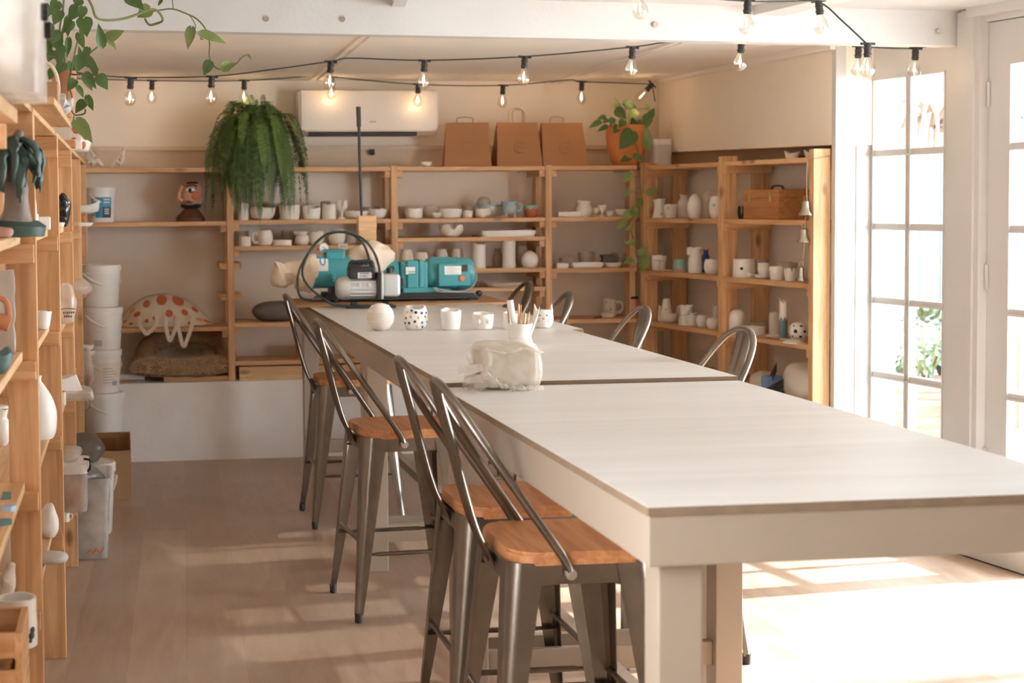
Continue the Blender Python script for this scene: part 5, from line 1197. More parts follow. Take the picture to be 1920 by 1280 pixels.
for i in range(9): bx(v(713, 0).x, v(742, 0).x, -.066, .066, v(0, 562-i*3.6).z, v(0, 560.6-i*3.6).z, b=b)
obj('tank_fin', b, 'alu', tk, smooth=False)
obj('oil_cap', cyl(bm(), (v(727, 0).x, 0, v(0, 522).z), (v(727, 0).x, 0, v(0, 512.5).z), 6.5*s, 20), 'black', t)
b = bm(); bx(v(648, 0).x, v(698, 0).x, -.052, .05, v(0, 532).z, v(0, 509).z, .008, b=b); bx(v(650, 0).x, v(672, 0).x, -.03, .045, v(0, 511).z, v(0, 504).z, .004, b=b); cbx = obj('capacitor_box', b, 'black', t, smooth=False)
a, c = v(668, 521), v(694, 509.5); obj('model_plate', bx(a.x, c.x, -.0535, -.052, a.z, c.z), 'lightgrey', cbx, smooth=False)
text('E7802', .016, 'ink', cbx, ((a.x+c.x)/2-.004, -.0538, a.z+.010), (PI/2, 0, 0)); 
b = bm(); [bx(a.x+.012+i*.009, a.x+.018+i*.009, -.0541, -.0535, c.z-.008, c.z-.003, b=b) for i in range(5)]; obj('plate_print', b, 'ink', cbx, smooth=False)
b = bm(); 
for px in (672, 690): c = v(px, 532); cyl(b, (c.x, -.058, c.z), (c.x, -.045, c.z), 3*s, 12); cyl(b, (c.x, -.056, c.z-.012), (c.x, -.056, c.z), 1.2*s, 8)
obj('screw', b, 'alu', cbx)
b = bm(); H_ = [v(656, 505), v(656, 497), v(659, 492), v(670, 491), v(686, 490), v(696, 491), v(699, 498), v(699.5, 512), v(700, 522)]
tube(b, crv(H_, 4), .0105, 10); 
for i in range(4): c = v(666+i*7, 494); ball(b, c, .0105, (1, .8, .8), 10)
obj('carry_handle', b, 'black', t)
b = bm(); K = [v(713, 519), v(709, 495, -.01), v(698, 470, -.03), v(678, 447, -.04), v(650, 436, -.03), v(620, 437, -.02), v(590, 456, -.02), v(570, 490, -.03), v(566, 515, -.04), v(576, 535, -.05), v(596, 553, -.06), v(622, 569, -.06), v(650, 573, -.065)]
tube(b, crv(K, 7), .0062, 8); obj('hose', b, 'cord', t)
b = bm(); K = [v(695, 512), v(693, 490, -.0), v(683, 460, -.0), v(664, 441, .01), v(640, 435, .01), v(610, 441, .02), v(582, 470, .01), v(562, 505, -.0), v(557, 535, -.02), v(564, 557, -.03), v(585, 562, -.04), v(610, 561, -.04)]
tube(b, crv(K, 7), .0058, 8); obj('hose', b, 'cord', t)
# ================================================================== PLANTS
def heart(b, base, tip, w, n, fold=.22, droop=.18):
    d = (tip-base); L = d.length; d.normalize(); s = d.cross(n); s = s.normalized() if s.length > 1e-5 else d.orthogonal(); n = s.cross(d).normalized(); V = []
    for t_, k in ((-.10, .34), (.0, .80), (.16, 1.0), (.38, .96), (.60, .70), (.82, .32), (1, 0)):
        c = base+d*(L*t_)+n*(droop*L*(t_-t_*t_)); h = w*.5*k; V.append([b.verts.new(c-s*h+n*fold*h), b.verts.new(c-s*h*.5+n*fold*h*.45), b.verts.new(c if t_ >= 0 else base), b.verts.new(c+s*h*.5+n*fold*h*.45), b.verts.new(c+s*h+n*fold*h)])
    for p, q_ in zip(V, V[1:]):
        for i in range(4): b.faces.new((p[i], p[i+1], q_[i+1], q_[i]))
rgp = random.Random(11)
def pothos_leaves(o0, spec, y, mat_dark, mat_light, t):
    """spec rows: base px, base py, tip px, tip py, width px, light?, dy"""
    for row in spec:
        bxp, byp, tx, ty, wpx = row[:5]; li = len(row) > 5 and row[5]; yy = y+(row[6] if len(row) > 6 else rgp.uniform(-.10, .10))
        tilt = rgp.uniform(-.35, .35)
        A = at(bxp, byp, y=yy)-o0; B_ = at(tx, ty, y=yy+tilt*.06)-o0; s_ = yy/FPX
        n_ = Vector((rgp.uniform(-.5, .5), -1, rgp.uniform(.1, .8)))
        lb2 = bm(); heart(lb2, A, B_, wpx*s_*1.18, n_); obj('leaf', lb2, mat_light if li else mat_dark, t)
PB = at(121, 238, y=4.93); PB.z = 1.735
t = thing('trailing_pothos', 'pothos trailing from an old terracotta pot, its long vine crossing the white beam', 'potted plant', PB)
hp = .135; b = bm(); lathe(b, [(0, 0), (.029, 0), (.030, .01), (.033, hp*.82), (.036, hp*.82), (.037, hp), (.032, hp), (.030, hp*.85), (0, hp*.82)], 26); obj('pot', b, 'terra_old', t)
b = bm(); lathe(b, [(0, hp*.93), (.031, hp*.90)], 20); obj('soil', b, 'soil', t)
def vine(pxs, y0, y1, r=.0035, nm='vine'):
    n = len(pxs); return obj(nm, tube(bm(), crv([at(px, py, y=y0+(y1-y0)*i/(n-1))-PB for i, (px, py) in enumerate(pxs)], 5), r, 6), 'stem', t)
vine([(128, 165), (118, 120), (117, 60), (140, 10), (160, -6), (172, 10), (181, 33), (205, 38), (240, 33), (282, 18), (297, 22), (305, 38), (290, 45), (279, 46), (272, 36)], 4.95, 6.2, .0042)
vine([(272, 24), (300, 19), (325, 17), (355, 28), (372, 38), (386, 56), (393, 80), (393, 108), (402, 124), (417, 131), (432, 128), (447, 116), (453, 108), (464, 102)], 6.15, 6.25, .003)
vine([(355, 28), (364, 42), (367, 52), (360, 55)], 6.2, 6.2, .002); vine([(325, 17), (323, 0), (320, -10)], 6.2, 6.2, .002); vine([(381, 74), (376, 72), (384, 62)], 6.22, 6.22, .002)
vine([(128, 160), (150, 112), (175, 95), (198, 74)], 4.92, 5.0, .003); vine([(125, 165), (112, 115), (100, 108), (90, 105)], 4.92, 4.9)
vine([(128, 162), (135, 180), (133, 200), (140, 215), (158, 213), (160, 205)], 4.88, 4.82, .0025); vine([(125, 162), (122, 138), (140, 140), (160, 138), (186, 142)], 4.92, 4.88, .0025)
vine([(126, 160), (120, 100), (112, 60), (118, 20), (120, -5)], 4.94, 4.94); vine([(128, 162), (142, 90), (150, 60), (148, 15)], 4.9, 4.9, .0028); vine([(140, 215), (138, 222), (141, 230)], 4.82, 4.8, .0022)
SP = [(108, 3, 96, 25, 20), (150, -2, 143, 13, 22), (147, 14, 130, 40, 24), (156, 13, 150, 38, 16), (127, 33, 127, 70, 14), (157, 35, 163, 70, 26), (148, 62, 159, 93, 15), (88, 44, 88, 74, 24), (97, 62, 116, 97, 27), (128, 72, 125, 109, 12), (116, 88, 108, 127, 16), (190, 87, 184, 43, 18), (201, 74, 234, 57, 21, 1), (202, 74, 219, 94, 10, 1), (152, 112, 147, 85, 9), (152, 107, 143, 136, 22), (158, 108, 186, 132, 18), (173, 122, 183, 148, 12), (160, 138, 181, 167, 15), (186, 142, 202, 169, 20), (158, 142, 173, 171, 14), (145, 162, 157, 185, 11), (164, 180, 175, 208, 13), (158, 190, 141, 213, 17), (143, 226, 174, 269, 24, 1, -.93), (359, 52, 352, 93, 17, 1, .45), (377, 63, 425, 82, 18, 1, .45), (395, 116, 382, 142, 19, 0, .45), (417, 131, 431, 112, 15, 1, .45), (425, 131, 442, 117, 11, 1, .45), (463, 102, 471, 112, 6, 1, .45), (281, 16, 257, 33, 24, 1, .4), (240, -4, 270, 19, 26, 0, .4), (304, 0, 296, 12, 7, 0, .4), (100, 96, 90, 118, 18), (120, 120, 104, 142, 18), (134, 118, 128, 150, 18), (140, 150, 126, 172, 16), (112, 20, 100, 48, 20), (135, 40, 118, 62, 18), (165, 90, 160, 118, 14), (100, 130, 92, 150, 14), (110, 62, 96, 82, 18), (84, 80, 96, 100, 18), (92, 10, 82, 36, 20)]
pothos_leaves(PB, [r_ if len(r_) < 7 else r_[:6]+(r_[6]+.83,) for r_ in SP], 4.9, 'green', 'green2', t)
# pothos in the orange pot at the corner
PT = at(1174, 312, y=YB+.115); PT.z = ZT; s = depth(PT)/FPX
t = thing('potted_pothos', 'pothos in a round orange terracotta pot, one vine trailing down the corner post', 'potted plant', PT)
w = 76*s; h = 76*s; b = bm(); lathe(b, [(0, 0), (w*.30, 0), (w*.37, h*.10), (w*.46, h*.4), (w*.5, h*.72), (w*.495, h*.9), (w*.47, h), (w*.43, h), (w*.44, h*.85), (0, h*.82)], 30); obj('pot', b, 'terra', t)
b = bm(); lathe(b, [(0, h*.93), (w*.44, h*.90)], 20); obj('soil', b, 'soil', t)
PB = PT
yv = YB+.02
def vine2(pxs, y0, y1, r=.003): 
    n = len(pxs); obj('vine', tube(bm(), crv([at(px, py, y=y0+(y1-y0)*i/(n-1))-PT for i, (px, py) in enumerate(pxs)], 5), r, 6), 'stem', t)
vine2([(1185, 246), (1192, 270), (1199, 300), (1199, 330), (1200, 358), (1200, 372), (1194, 396), (1184, 410), (1180, 419), (1185, 440), (1190, 455), (1197, 470), (1199, 482), (1194, 500)], YB-.02, YB-.06)
for e in ((1126, 228), (1138, 238), (1157, 206), (1218, 220), (1170, 195), (1215, 205), (1203, 246), (1185, 250), (1195, 210)): vine2([(1174, 250), ((1174+e[0])/2, min(236, e[1]+2)), e], YB+.09, YB+.05, .0022)
for a in ((1199, 352, 1214, 362), (1199, 330, 1181, 326), (1200, 362, 1182, 356), (1184, 410, 1172, 415)): vine2([a[:2], ((a[0]+a[2])/2, (a[1]+a[3])/2+2), a[2:]], YB-.04, YB-.05, .0015)
SP = [(1157, 207, 1153, 182, 15, 1), (1170, 193, 1198, 209, 16), (1155, 206, 1173, 223, 20), (1195, 209, 1174, 223, 15, 1), (1126, 228, 1103, 241, 11), (1138, 236, 1119, 247, 9), (1135, 219, 1119, 223, 9), (1218, 220, 1227, 202, 13), (1216, 216, 1207, 247, 18), (1215, 206, 1209, 190, 9, 1), (1203, 244, 1219, 286, 25, 1), (1186, 247, 1161, 281, 29), (1197, 266, 1182, 275, 11), (1182, 293, 1161, 304, 13), (1188, 291, 1207, 304, 13), (1161, 236, 1151, 251, 15), (1181, 239, 1159, 253, 15), (1190, 225, 1180, 240, 16), (1203, 226, 1196, 243, 14), (1150, 222, 1144, 236, 12), (1140, 224, 1131, 232, 10), (1170, 226, 1160, 240, 14)]
pothos_leaves(PT, [r_+((0,) if len(r_) < 6 else ())+(rgp.uniform(-.06, .08),) for r_ in SP], YB+.0, 'green', 'green2', t)
SP = [(1181, 325, 1166, 344, 12), (1182, 355, 1167, 372, 10), (1213, 362, 1235, 354, 13), (1198, 371, 1199, 395, 14), (1188, 390, 1191, 414, 14, 1), (1183, 397, 1165, 409, 14), (1172, 414, 1156, 431, 13), (1183, 424, 1171, 433, 8), (1190, 454, 1170, 457, 13, 1), (1198, 476, 1216, 464, 13), (1186, 486, 1167, 495, 11), (1207, 481, 1205, 511, 21, 1)]
pothos_leaves(PT, [r_+((0,) if len(r_) < 6 else ())+(rgp.uniform(-.03, .01),) for r_ in SP], YB-.07, 'green2', 'green2', t)
# Boston fern
PF = at(478, 315, y=YB+.13); PF.z = ZT
t = thing('boston_fern', 'large Boston fern hanging over the top board beside the air conditioner', 'fern', PF)
b = bm(); lathe(b, [(0, 0), (.07, 0), (.095, .14), (.10, .145), (.10, .16), (.09, .16), (.085, .13), (0, .125)], 24); obj('pot', b, 'terra_old', t)
b = bm(); lathe(b, [(0, .152), (.09, .148)], 18); obj('soil', b, 'soil', t)
rf = random.Random(5)
def frond(o, az, R_, up, drop, ll, m):
    d = Vector((math.cos(az), math.sin(az), 0)); sp = crv([o, o+d*R_*.30+Vector((0, 0, up*.8)), o+d*R_*.68+Vector((0, 0, up*.9)), o+d*R_*.93+Vector((0, 0, up*.2-drop*.35)), o+d*R_*1.0+Vector((0, 0, -drop))], 11)
    lim = yback(1)-.03-PF.y
    for p in sp:
        if p.y > lim-.03: p.y = lim-.03
    den = []
    for p0, p1 in zip(sp, sp[1:]):
        m_ = max(1, round((p1-p0).length/.0035)); den += [p0.lerp(p1, j/m_) for j in range(m_)]
    den.append(sp[-1]); acc = 0; sp = [den[0]]
    for p0, p1 in zip(den, den[1:]):
        acc += (p1-p0).length
        if acc >= .0098: sp.append(p1); acc = 0
    if len(sp) < 8: sp = den
    b = bm(); n = len(sp); tube(b, sp, [.0022*(1-i/n)+.0006 for i in range(n)], 4)
    side0 = Vector((-d.y, d.x, 0))
    for i in range(3, n):
        tn = (sp[min(i+1, n-1)]-sp[i-1]).normalized(); s_ = (side0-tn*side0.dot(tn)).normalized(); nn = s_.cross(tn)
        for h in (0,):
            p = sp[i]+(sp[min(i+1, n-1)]-sp[i])*h; k = i/n; L = ll*min(1, .35+k*3.2)*(1 if k < .62 else max(.10, 1-((k-.62)/.38)**1.6))*rf.uniform(.9, 1.08)
            for sg in (-1, 1):
                e = p+s_*sg*L+tn*L*.28+nn*rf.uniform(-.25, .25)*L-Vector((0, 0, L*.12)); wv = tn*min(.0042, L*.22)
                b.faces.new([b.verts.new(x) for x in (p-wv*.8, p+wv*.8, (p+e)*.5+wv*1.1+s_*sg*L*.1, e, (p+e)*.5-wv*.9+s_*sg*L*.1)])
    obj('frond', b, m, t, smooth=False)
for i in range(84):
    az = rf.uniform(-PI*1.12, PI*.12) if i < 70 else rf.uniform(0, 2*PI)
    o = Vector((rf.uniform(-.05, .05), rf.uniform(-.05, .03), .155))
    side = abs(math.cos(az)); R_ = rf.uniform(.14, .26)*(.75+.45*side)
    frond(o, az, R_, rf.uniform(.06, .24), rf.uniform(.02, .46), rf.uniform(.030, .042), 'fern' if rf.random() < .74 else 'fern2')
for px, pb, m in ((420, 330, 'fern2'), (437, 395, 'fern'), (447, 418, 'fern'), (487, 425, 'fern'), (495, 320, 'fern2'), (543, 410, 'fern'), (530, 350, 'fern2'), (400, 392, 'fern'), (385, 340, 'fern'), (462, 390, 'fern'), (572, 300, 'fern'), (510, 352, 'fern'), (415, 380, 'fern')):
    e = at(px, pb, y=YB-.10)-PF; o = Vector((0, -.03, .155)); az = math.atan2(e.y, e.x); R_ = math.hypot(e.x, e.y)
    frond(o, az, R_, rf.uniform(.08, .16), -e.z+.155, .042, m)
for i in range(16):
    a = rf.uniform(-PI, 0); frond(Vector((rf.uniform(-.08, .08), -.02, .15)), a, rf.uniform(.03, .14), rf.uniform(.16, .30), -rf.uniform(.16, .26), .013, 'fern2' if i % 3 == 0 else 'fern')
# ================================================================== THINGS ON THE BACK SHELVES, LEFT END
def handle_arc(c, r, tilt, m, par, th=.006, rot=0):
    pts = [Vector((c[0]+r*math.cos(a), c[1]-abs(math.sin(a))*.012, c[2]+0)) for a in (0,)]; b = bm()
    R_ = Matrix.Rotation(rot, 4, 'Z') @ Matrix.Rotation(tilt, 4, 'X'); pts = [Vector(c)+(R_ @ Vector((r*1.04*math.cos(a), 0, r*1.04*math.sin(a)))) for a in [PI*i/14 for i in range(15)]]
    tube(b, pts, th, 8); return obj('handle', b, m, par)
def bucket(P, r, h, label, tilt, rot=0, lid=True, name='bucket', grp='white plastic buckets'):
    t = thing(name, label, 'bucket', P, 0, grp)
    obj('body', lathe(bm(), [(0, 0), (r*.86, 0), (r*.88, .006), (r*.985, h*.80), (r*1.0, h*.80), (r*1.0, h*.815), (r*.985, h*.82), (r, h*.97)] + ([] if lid else [(r*.97, h*.97), (r*.86, .01), (0, .01)]), 32), 'plastic', t)
    if lid: obj('lid', lathe(bm(), [(r*1.0, h*.86), (r*1.045, h*.86), (r*1.045, h*.975), (r*1.02, h*.995), (r*.95, h*.998), (r*.94, h*.985), (0, h*.985)], 32), 'plastic', t)
    handle_arc((0, 0, h*.80), r*1.02, tilt, 'cream', t, .0065, rot); return t
# blue labelled tub on the second board
P = bs(190, ZB['aa'], 0); P.y = YB+.12; s = depth(P)/FPX; P.x = at(189, 400, y=P.y).x
tb1 = bucket(P, 27*s, 65*s, 'white tub with a blue and black label on the back shelf', math.radians(128), .75)
r = 27*s; h = 65*s
def wrap(par, a0, a1, z0, z1, m, rr, name):
    b = bm(); f0 = math.radians(facing(par.location)); V = []
    for i in range(9):
        a = f0+math.radians(a0+(a1-a0)*i/8); V.append([b.verts.new((rr(z)*math.cos(a), rr(z)*math.sin(a), z)) for z in (z0, z1)])
    for A, Bq in zip(V, V[1:]): b.faces.new((A[0], A[1], Bq[1], Bq[0]))
    return obj(name, b, m, par)
rr = lambda z: r*(.883+.105*z/(h*.8))+.0012
wrap(tb1, -42, 46, h*.44, h*.72, 'blue', rr, 'label'); wrap(tb1, -42, 6, h*.13, h*.44, 'blue', rr, 'label'); wrap(tb1, 6, 46, h*.13, h*.44, 'ink', rr, 'label')
rq = lambda z: r*(.883+.105*z/(h*.8))+.0022
for a0, a1, z in ((-34, -8, .60), (10, 38, .64), (10, 38, .56), (-36, -24, .36), (-36, -24, .29), (-36, -24, .22), (14, 36, .36), (14, 34, .30), (14, 36, .24)): wrap(tb1, a0, a1, h*z, h*(z+.026), 'plastic', rq, 'label_print')
wrap(tb1, -38, -24, h*.135, h*.185, 'plastic', rq, 'label_print')
# painted head
PH = at(358, 412, y=YB+.13); PH.z = ZB['aa']+.001
t = thing('painted_head', 'painted sculpture head with a big eye, turned away and half hidden by fern fronds', 'sculpture', PH)
b = bm(); lathe(b, [(0, 0), (.085, 0), (.088, .02), (.06, .05), (.04, .075), (.038, .10), (0, .10)], 24); crumple(b, .010, 15, 3); obj('shoulders', b, 'leather', t)
b = bm(); ball(b, (0, 0, .155), .078, (.95, 1, 1.12), 26); crumple(b, .006, 18, 6); obj('head', b, 'skin', t)
hx = Vector((-.55, -.83, 0)).normalized()
b = bm(); tube(b, crv([Vector((-.052, -.048, .205)), Vector((-.066, -.058, .165)), Vector((-.070, -.064, .130)), Vector((-.052, -.052, .120))], 4), [.010]*5+[.013]*4+[.012]*4, 10); obj('nose', b, 'skin', t)
fc = lambda x, z, k=1.0: Vector((x, -math.sqrt(max(1e-5, (.078*k)**2*(1-((z-.155)/(.0874*k))**2-(x/(.0741*k))**2))), z))
b = bm(); ball(b, fc(-.004, .182), .019, (1.5, .4, .65)); eo = obj('eye', b, 'bisque2', t); b = bm(); ball(b, fc(-.006, .181, 1.06), .0115, (1, .6, 1)); obj('pupil', b, 'ink', eo)
b = bm(); tube(b, [fc(x, .198+.012*math.cos((x-.005)*40), 1.02) for x in [-.028+.009*i for i in range(8)]], .0042, 6); tube(b, [fc(x, .217+.006*math.cos((x-.01)*30), 1.01) for x in [-.022+.01*i for i in range(7)]], .0062, 6); tube(b, [fc(-.026+.006*i, .192-.026*math.sin(PI*i/9), 1.02) for i in range(10)], .0034, 6); obj('painted_brow', b, 'ink', t)
b = bm(); ball(b, fc(.028, .148), .03, (1, .35, .8)); obj('cheek', b, 'blush', t); b = bm(); tube(b, [fc(-.030+.01*i, .112+.004*math.sin(i*1.3), 1.02) for i in range(5)], [.003, .007, .008, .006, .003], 8); obj('mouth', b, 'leather', t)
b = bm(); tube(b, [(.045*math.cos(a), .045*math.sin(a), .092) for a in [i*PI/8 for i in range(17)]], .016, 8); obj('collar', b, 'ink', t)
# white figures on the top board
def figure(P, sc, label, face=1):
    t = thing('clay_figure', label, 'figurine', P, 0 if face > 0 else PI, 'small raw clay figures')
    me = bpy.data.meshes.new('figure_body'); J = [(0, 0, .03), (0, 0, .07), (.004, 0, .105), (.006, 0, .130), (.010, 0, .150), (-.02, -.02, .03), (-.055, -.025, .055), (-.085, -.025, .012), (-.02, .02, .03), (-.05, .02, .05), (-.08, .02, .012), (-.012, -.03, .10), (-.035, -.035, .075), (-.055, -.02, .06), (-.012, .03, .10), (-.03, .035, .07), (.01, .03, .03)]
    E_ = [(0, 1), (1, 2), (2, 3), (3, 4), (0, 5), (5, 6), (6, 7), (0, 8), (8, 9), (9, 10), (2, 11), (11, 12), (12, 13), (2, 14), (14, 15), (15, 16)]
    me.from_pydata([Vector(j)*sc for j in J], E_, []); o = bpy.data.objects.new('figure_body', me); COL.objects.link(o); o.parent = t; me.materials.append(M['plaster'])
    sk = o.modifiers.new('Skin', 'SKIN'); R_ = [.030, .028, .026, .012, .019, .017, .014, .010, .017, .014, .010, .011, .009, .007, .011, .009, .007]
    for v_, r_ in zip(me.skin_vertices[0].data, R_): v_.radius = (r_*sc, r_*sc)
    me.skin_vertices[0].data[0].use_root = True
    o.modifiers.new('Subdivision', 'SUBSURF').levels = 2
    return t
for px, sc, lb, f in ((167, 1.0, 'seated raw clay figure next to the tall side shelving on the top board', -1), (231, .85, 'seated raw clay figure leaning back, alone on the top board left of the fern', 1)):
    P = at(px, 313, y=YB+.10); P.z = ZT; figure(P, sc*.95, lb, f)
# spotted tote bag
PZ = at(312, 612, y=YB+.15); PZ.z = ZB['a4']+.001; s = depth(PZ)/FPX
t = thing('spotted_tote_bag', 'stuffed cream tote bag with orange spots, its straps hanging off the shelf', 'bag', PZ)
hw = 88*s; hh = 57*s
def bagsurf(u, vv): # u -1..1 across, vv 0..1 up
    zz = hh*vv*max(0, 1-abs(u)**(2.6 if u < 0 else 1.75))**.85; yy = -.145*(1-abs(u)**2)**.5*(1-vv**2)**.5; return Vector((u*hw, yy+.0, zz+.004))
b = bm(); nu, nv = 36, 14; G = [[b.verts.new(bagsurf(-1+2*i/nu, j/nv)+noise.noise_vector(Vector((i*.35, j*.5, 1)))*.006) for j in range(nv+1)] for i in range(nu+1)]
Gb = [[b.verts.new(Vector((p.co.x, .13-(p.co.y+.13)*.25-.02, p.co.z))) for p in row] for row in G]
for GG in (G, Gb):
    for i in range(nu):
        for j in range(nv): b.faces.new((GG[i][j], GG[i+1][j], GG[i+1][j+1], GG[i][j+1]))
bmesh.ops.remove_doubles(b, verts=b.verts, dist=.001); obj('bag_body', b, 'cream', t, auto=70)
def spot(u, vv, r_, m):
    b = bm(); c = b.verts.new(bagsurf(u, vv)+Vector((0, -.007, .002))); ring = []
    for k in range(16):
        a = 2*PI*k/16; ring.append(b.verts.new(bagsurf(max(-.99, min(.99, u+r_/hw*math.cos(a))), max(.02, min(.985, vv+r_/hh*math.sin(a))))+Vector((0, -.006, .002))))
    for k in range(16): b.faces.new((c, ring[k], ring[(k+1) % 16]))
    obj('printed_spot', b, m, t)
for u, vv, r_, m in ((-.62, .52, .020, 'dot'), (-.88, .45, .016, 'dot'), (-.72, .82, .018, 'dot2'), (-.42, .80, .020, 'dot'), (-.1, .85, .030, 'dot'), (.25, .9, .034, 'dot'), (-.42, .2, .012, 'dot'), (.05, .42, .022, 'dot'), (.38, .52, .020, 'dot'), (.48, .12, .012, 'dot'), (.60, .80, .020, 'dot'), (.70, .34, .022, 'dot2'), (.85, .40, .020, 'dot'), (-.75, .16, .012, 'dot'), (-.25, .28, .012, 'dot'), (.18, .3, .011, 'dot2')): spot(u, vv, r_, m)
for px0, px1, pyb in ((262, 293, 626), (310, 331, 638), (333, 360, 650)):
    A, Bq = at(px0, 608, y=YB-.01)-PZ, at(px1, 606, y=YB-.01)-PZ; C_ = at((px0+px1)/2-2, pyb, y=YB-.035)-PZ
    up1, up2 = A+Vector((0, .02, .045)), Bq+Vector((0, .02, .045)); obj('strap', tube(bm(), crv([up1, A+Vector((0, -.035, .0)), A.lerp(C_, .6)+Vector((-.004, -.022, 0)), C_, Bq.lerp(C_, .6)+Vector((.004, -.022, 0)), Bq+Vector((0, -.035, 0)), up2], 5), .011, 8, squash=[.25]*31), 'cream', t)
# furry pet bed
PD = at(347, 708, y=YB+.115); PD.z = LZ+.028; s = depth(PD)/FPX
t = thing('fluffy_pet_bed', 'brown fluffy pet bed curled on the ledge under the spotted bag', 'pet bed', PD)
b = bm(); rfb = random.Random(2)
def torus_pt(a, q_, R1=.165, R2=.085, zz=.5): return Vector(((R1+R2*math.cos(q_))*math.cos(a)*1.25, (R1+R2*math.cos(q_))*math.sin(a)*.62, R2*(1+math.sin(q_))*zz*1.15))
NA, NQ = 40, 16; G = [[b.verts.new(torus_pt(2*PI*i/NA, 2*PI*j/NQ)+noise.noise_vector(Vector((i*.5, j*.8, 0)))*.012) for j in range(NQ)] for i in range(NA)]
for i in range(NA):
    for j in range(NQ): b.faces.new((G[i][j], G[(i+1) % NA][j], G[(i+1) % NA][(j+1) % NQ], G[i][(j+1) % NQ]))
lathe(b, [(0, .02), (.16, .02), (.16, .05), (0, .06)], 24); obj('cushion', b, 'fur', t)
b = bm(); tube(b, crv([(-.24, .07, .06), (-.2, .10, .17), (0, .12, .225), (.2, .10, .2), (.25, .06, .08)], 6), [.06]*25, 12); obj('back_roll', b, 'fur', t)
hb = bm()
for i in range(9000):
    if i < 6500:
        a, q_ = rfb.uniform(0, 2*PI), rfb.uniform(-.5, PI+.5); p = torus_pt(a, q_); n_ = (p-torus_pt(a, q_+PI)).normalized()
    else:
        k = rfb.random(); c = Vector((-.24+.48*k, .07+.05*math.sin(PI*k), .07+.15*math.sin(PI*k)**.8)); n_ = Vector((rfb.gauss(0, .5), rfb.gauss(-.4, .6), rfb.gauss(.2, .7))).normalized(); p = c+n_*.055
    d_ = (n_+Vector((rfb.gauss(0, .35), rfb.gauss(0, .35), rfb.gauss(-.25, .35)))).normalized(); L = rfb.uniform(.015, .034); sd_ = d_.orthogonal().normalized()*.0016
    hb.faces.new([hb.verts.new(x) for x in (p-sd_, p+sd_, p+d_*L)])
obj('pile', hb, 'fur_tip' if 'fur_tip' in M else mat('fur_tips', (.74, .54, .36), .9, var=.4, scale=20), t, smooth=False)
def simple(name, b, m, P, label, cat, rz=0, smooth=False, grp=None): return tag(obj(name, b, m, None, P, rz, smooth=smooth), label, cat, grp)
P = at(368, 718, y=YB+.10); P.z = LZ+.0005; simple('plank', bx(-.19, .21, -.075, .19, 0, .026, .002), 'pine_x', P, 'short pine plank lying on the ledge under the pet bed', 'plank')
P = at(250, 716, y=YB+.12); P.z = LZ+.0005; b = bm(); tube(b, crv([(-.10, 0, .022), (.0, 0, .022), (.065, 0, .022)], 3), .022, 14, squash=[.95]*7); simple('rolled_mat', b, 'lightgrey', P, 'rolled grey mat on the ledge beside the bucket stack', 'mat', smooth=True)
# grey stone form, wood box, drawer box
P = at(520, 602, y=YB+.16); P.z = ZB['b4']+.001; lump(.30, .20, .115, 'stone', 'grey_stone', 'dark grey boulder-like form on the shelf left of the pug mill', 'stone', P, .010, 7, 12)
P = at(625, 600, y=YB+.19); P.z = ZB['b4']+.001; lump(.30, .16, .16, 'stone', 'grey_dome', 'second grey rounded form partly behind the wrapped nozzle', 'stone', P, .006, 7, 17)
ztb = zb_(676, 500)
P = at(585, 672, y=YB+.14); P.z = ztb+.001; simple('wooden_block', bx(-.09, .10, -.07, .07, 0, .075, .004), 'pine_x', P, 'varnished wooden block on the low board behind the stools', 'block')
P = at(512, 714, y=YB+.16); P.z = LZ+.0005; b = bx(-.21, .75, -.16, .13, 0, .078, .002); simple('storage_crate', b, 'pale_x', P, 'low plain wooden drawer box on the ledge below the board', 'drawer')
# bucket stack in the corner
PSx = at(191, 700, y=9.16).x
zb = 0.0; hs = [.222, .235, .235, .245, .235]; names = ['lowest white bucket of the corner stack, hidden behind the cardboard box', 'second bucket from the floor in the corner stack', 'white bucket with a printed paper label, middle of the corner stack', 'white bucket with a faded barcode sticker, second from the top of the stack', 'topmost white bucket of the corner stack']
tops = [815, 738, 657, 577, 497]; zz = [at(191, p, y=9.08).z for p in tops]; zz = [.0]+zz
for i in range(5):
    z0 = zz[i]; h = zz[i+1]-z0; bk = bucket((PSx+(.0, .004, -.006, .004, -.004)[i], 9.18, z0+.0005), .112, h, names[i], math.radians(126), (.6, .75, .7, .8, .72)[i]); r = .112
    rr = lambda z: r*(.885+.105*z/(h*.8))+.0012; rq = lambda z: r*(.885+.105*z/(h*.8))+.0022
    if i == 2:
        wrap(bk, -8, 62, h*.14, h*.70, 'cream', rr, 'label')
        for k in range(6): wrap(bk, 4, 50-(k % 3)*8, h*(.24+k*.065), h*(.255+k*.065), 'grey', rq, 'label_print')
        wrap(bk, 34, 52, h*.18, h*.28, 'grey', rq, 'label_print')
    if i == 3:
        for k in range(6): wrap(bk, -28, 2-(k % 2)*8, h*(.42+k*.055), h*(.43+k*.055), 'lightgrey', rr, 'label_print')
        for k in range(6): wrap(bk, -26+k*4.2, -24+k*4.2, h*.10, h*.24, 'grey', rr, 'barcode')
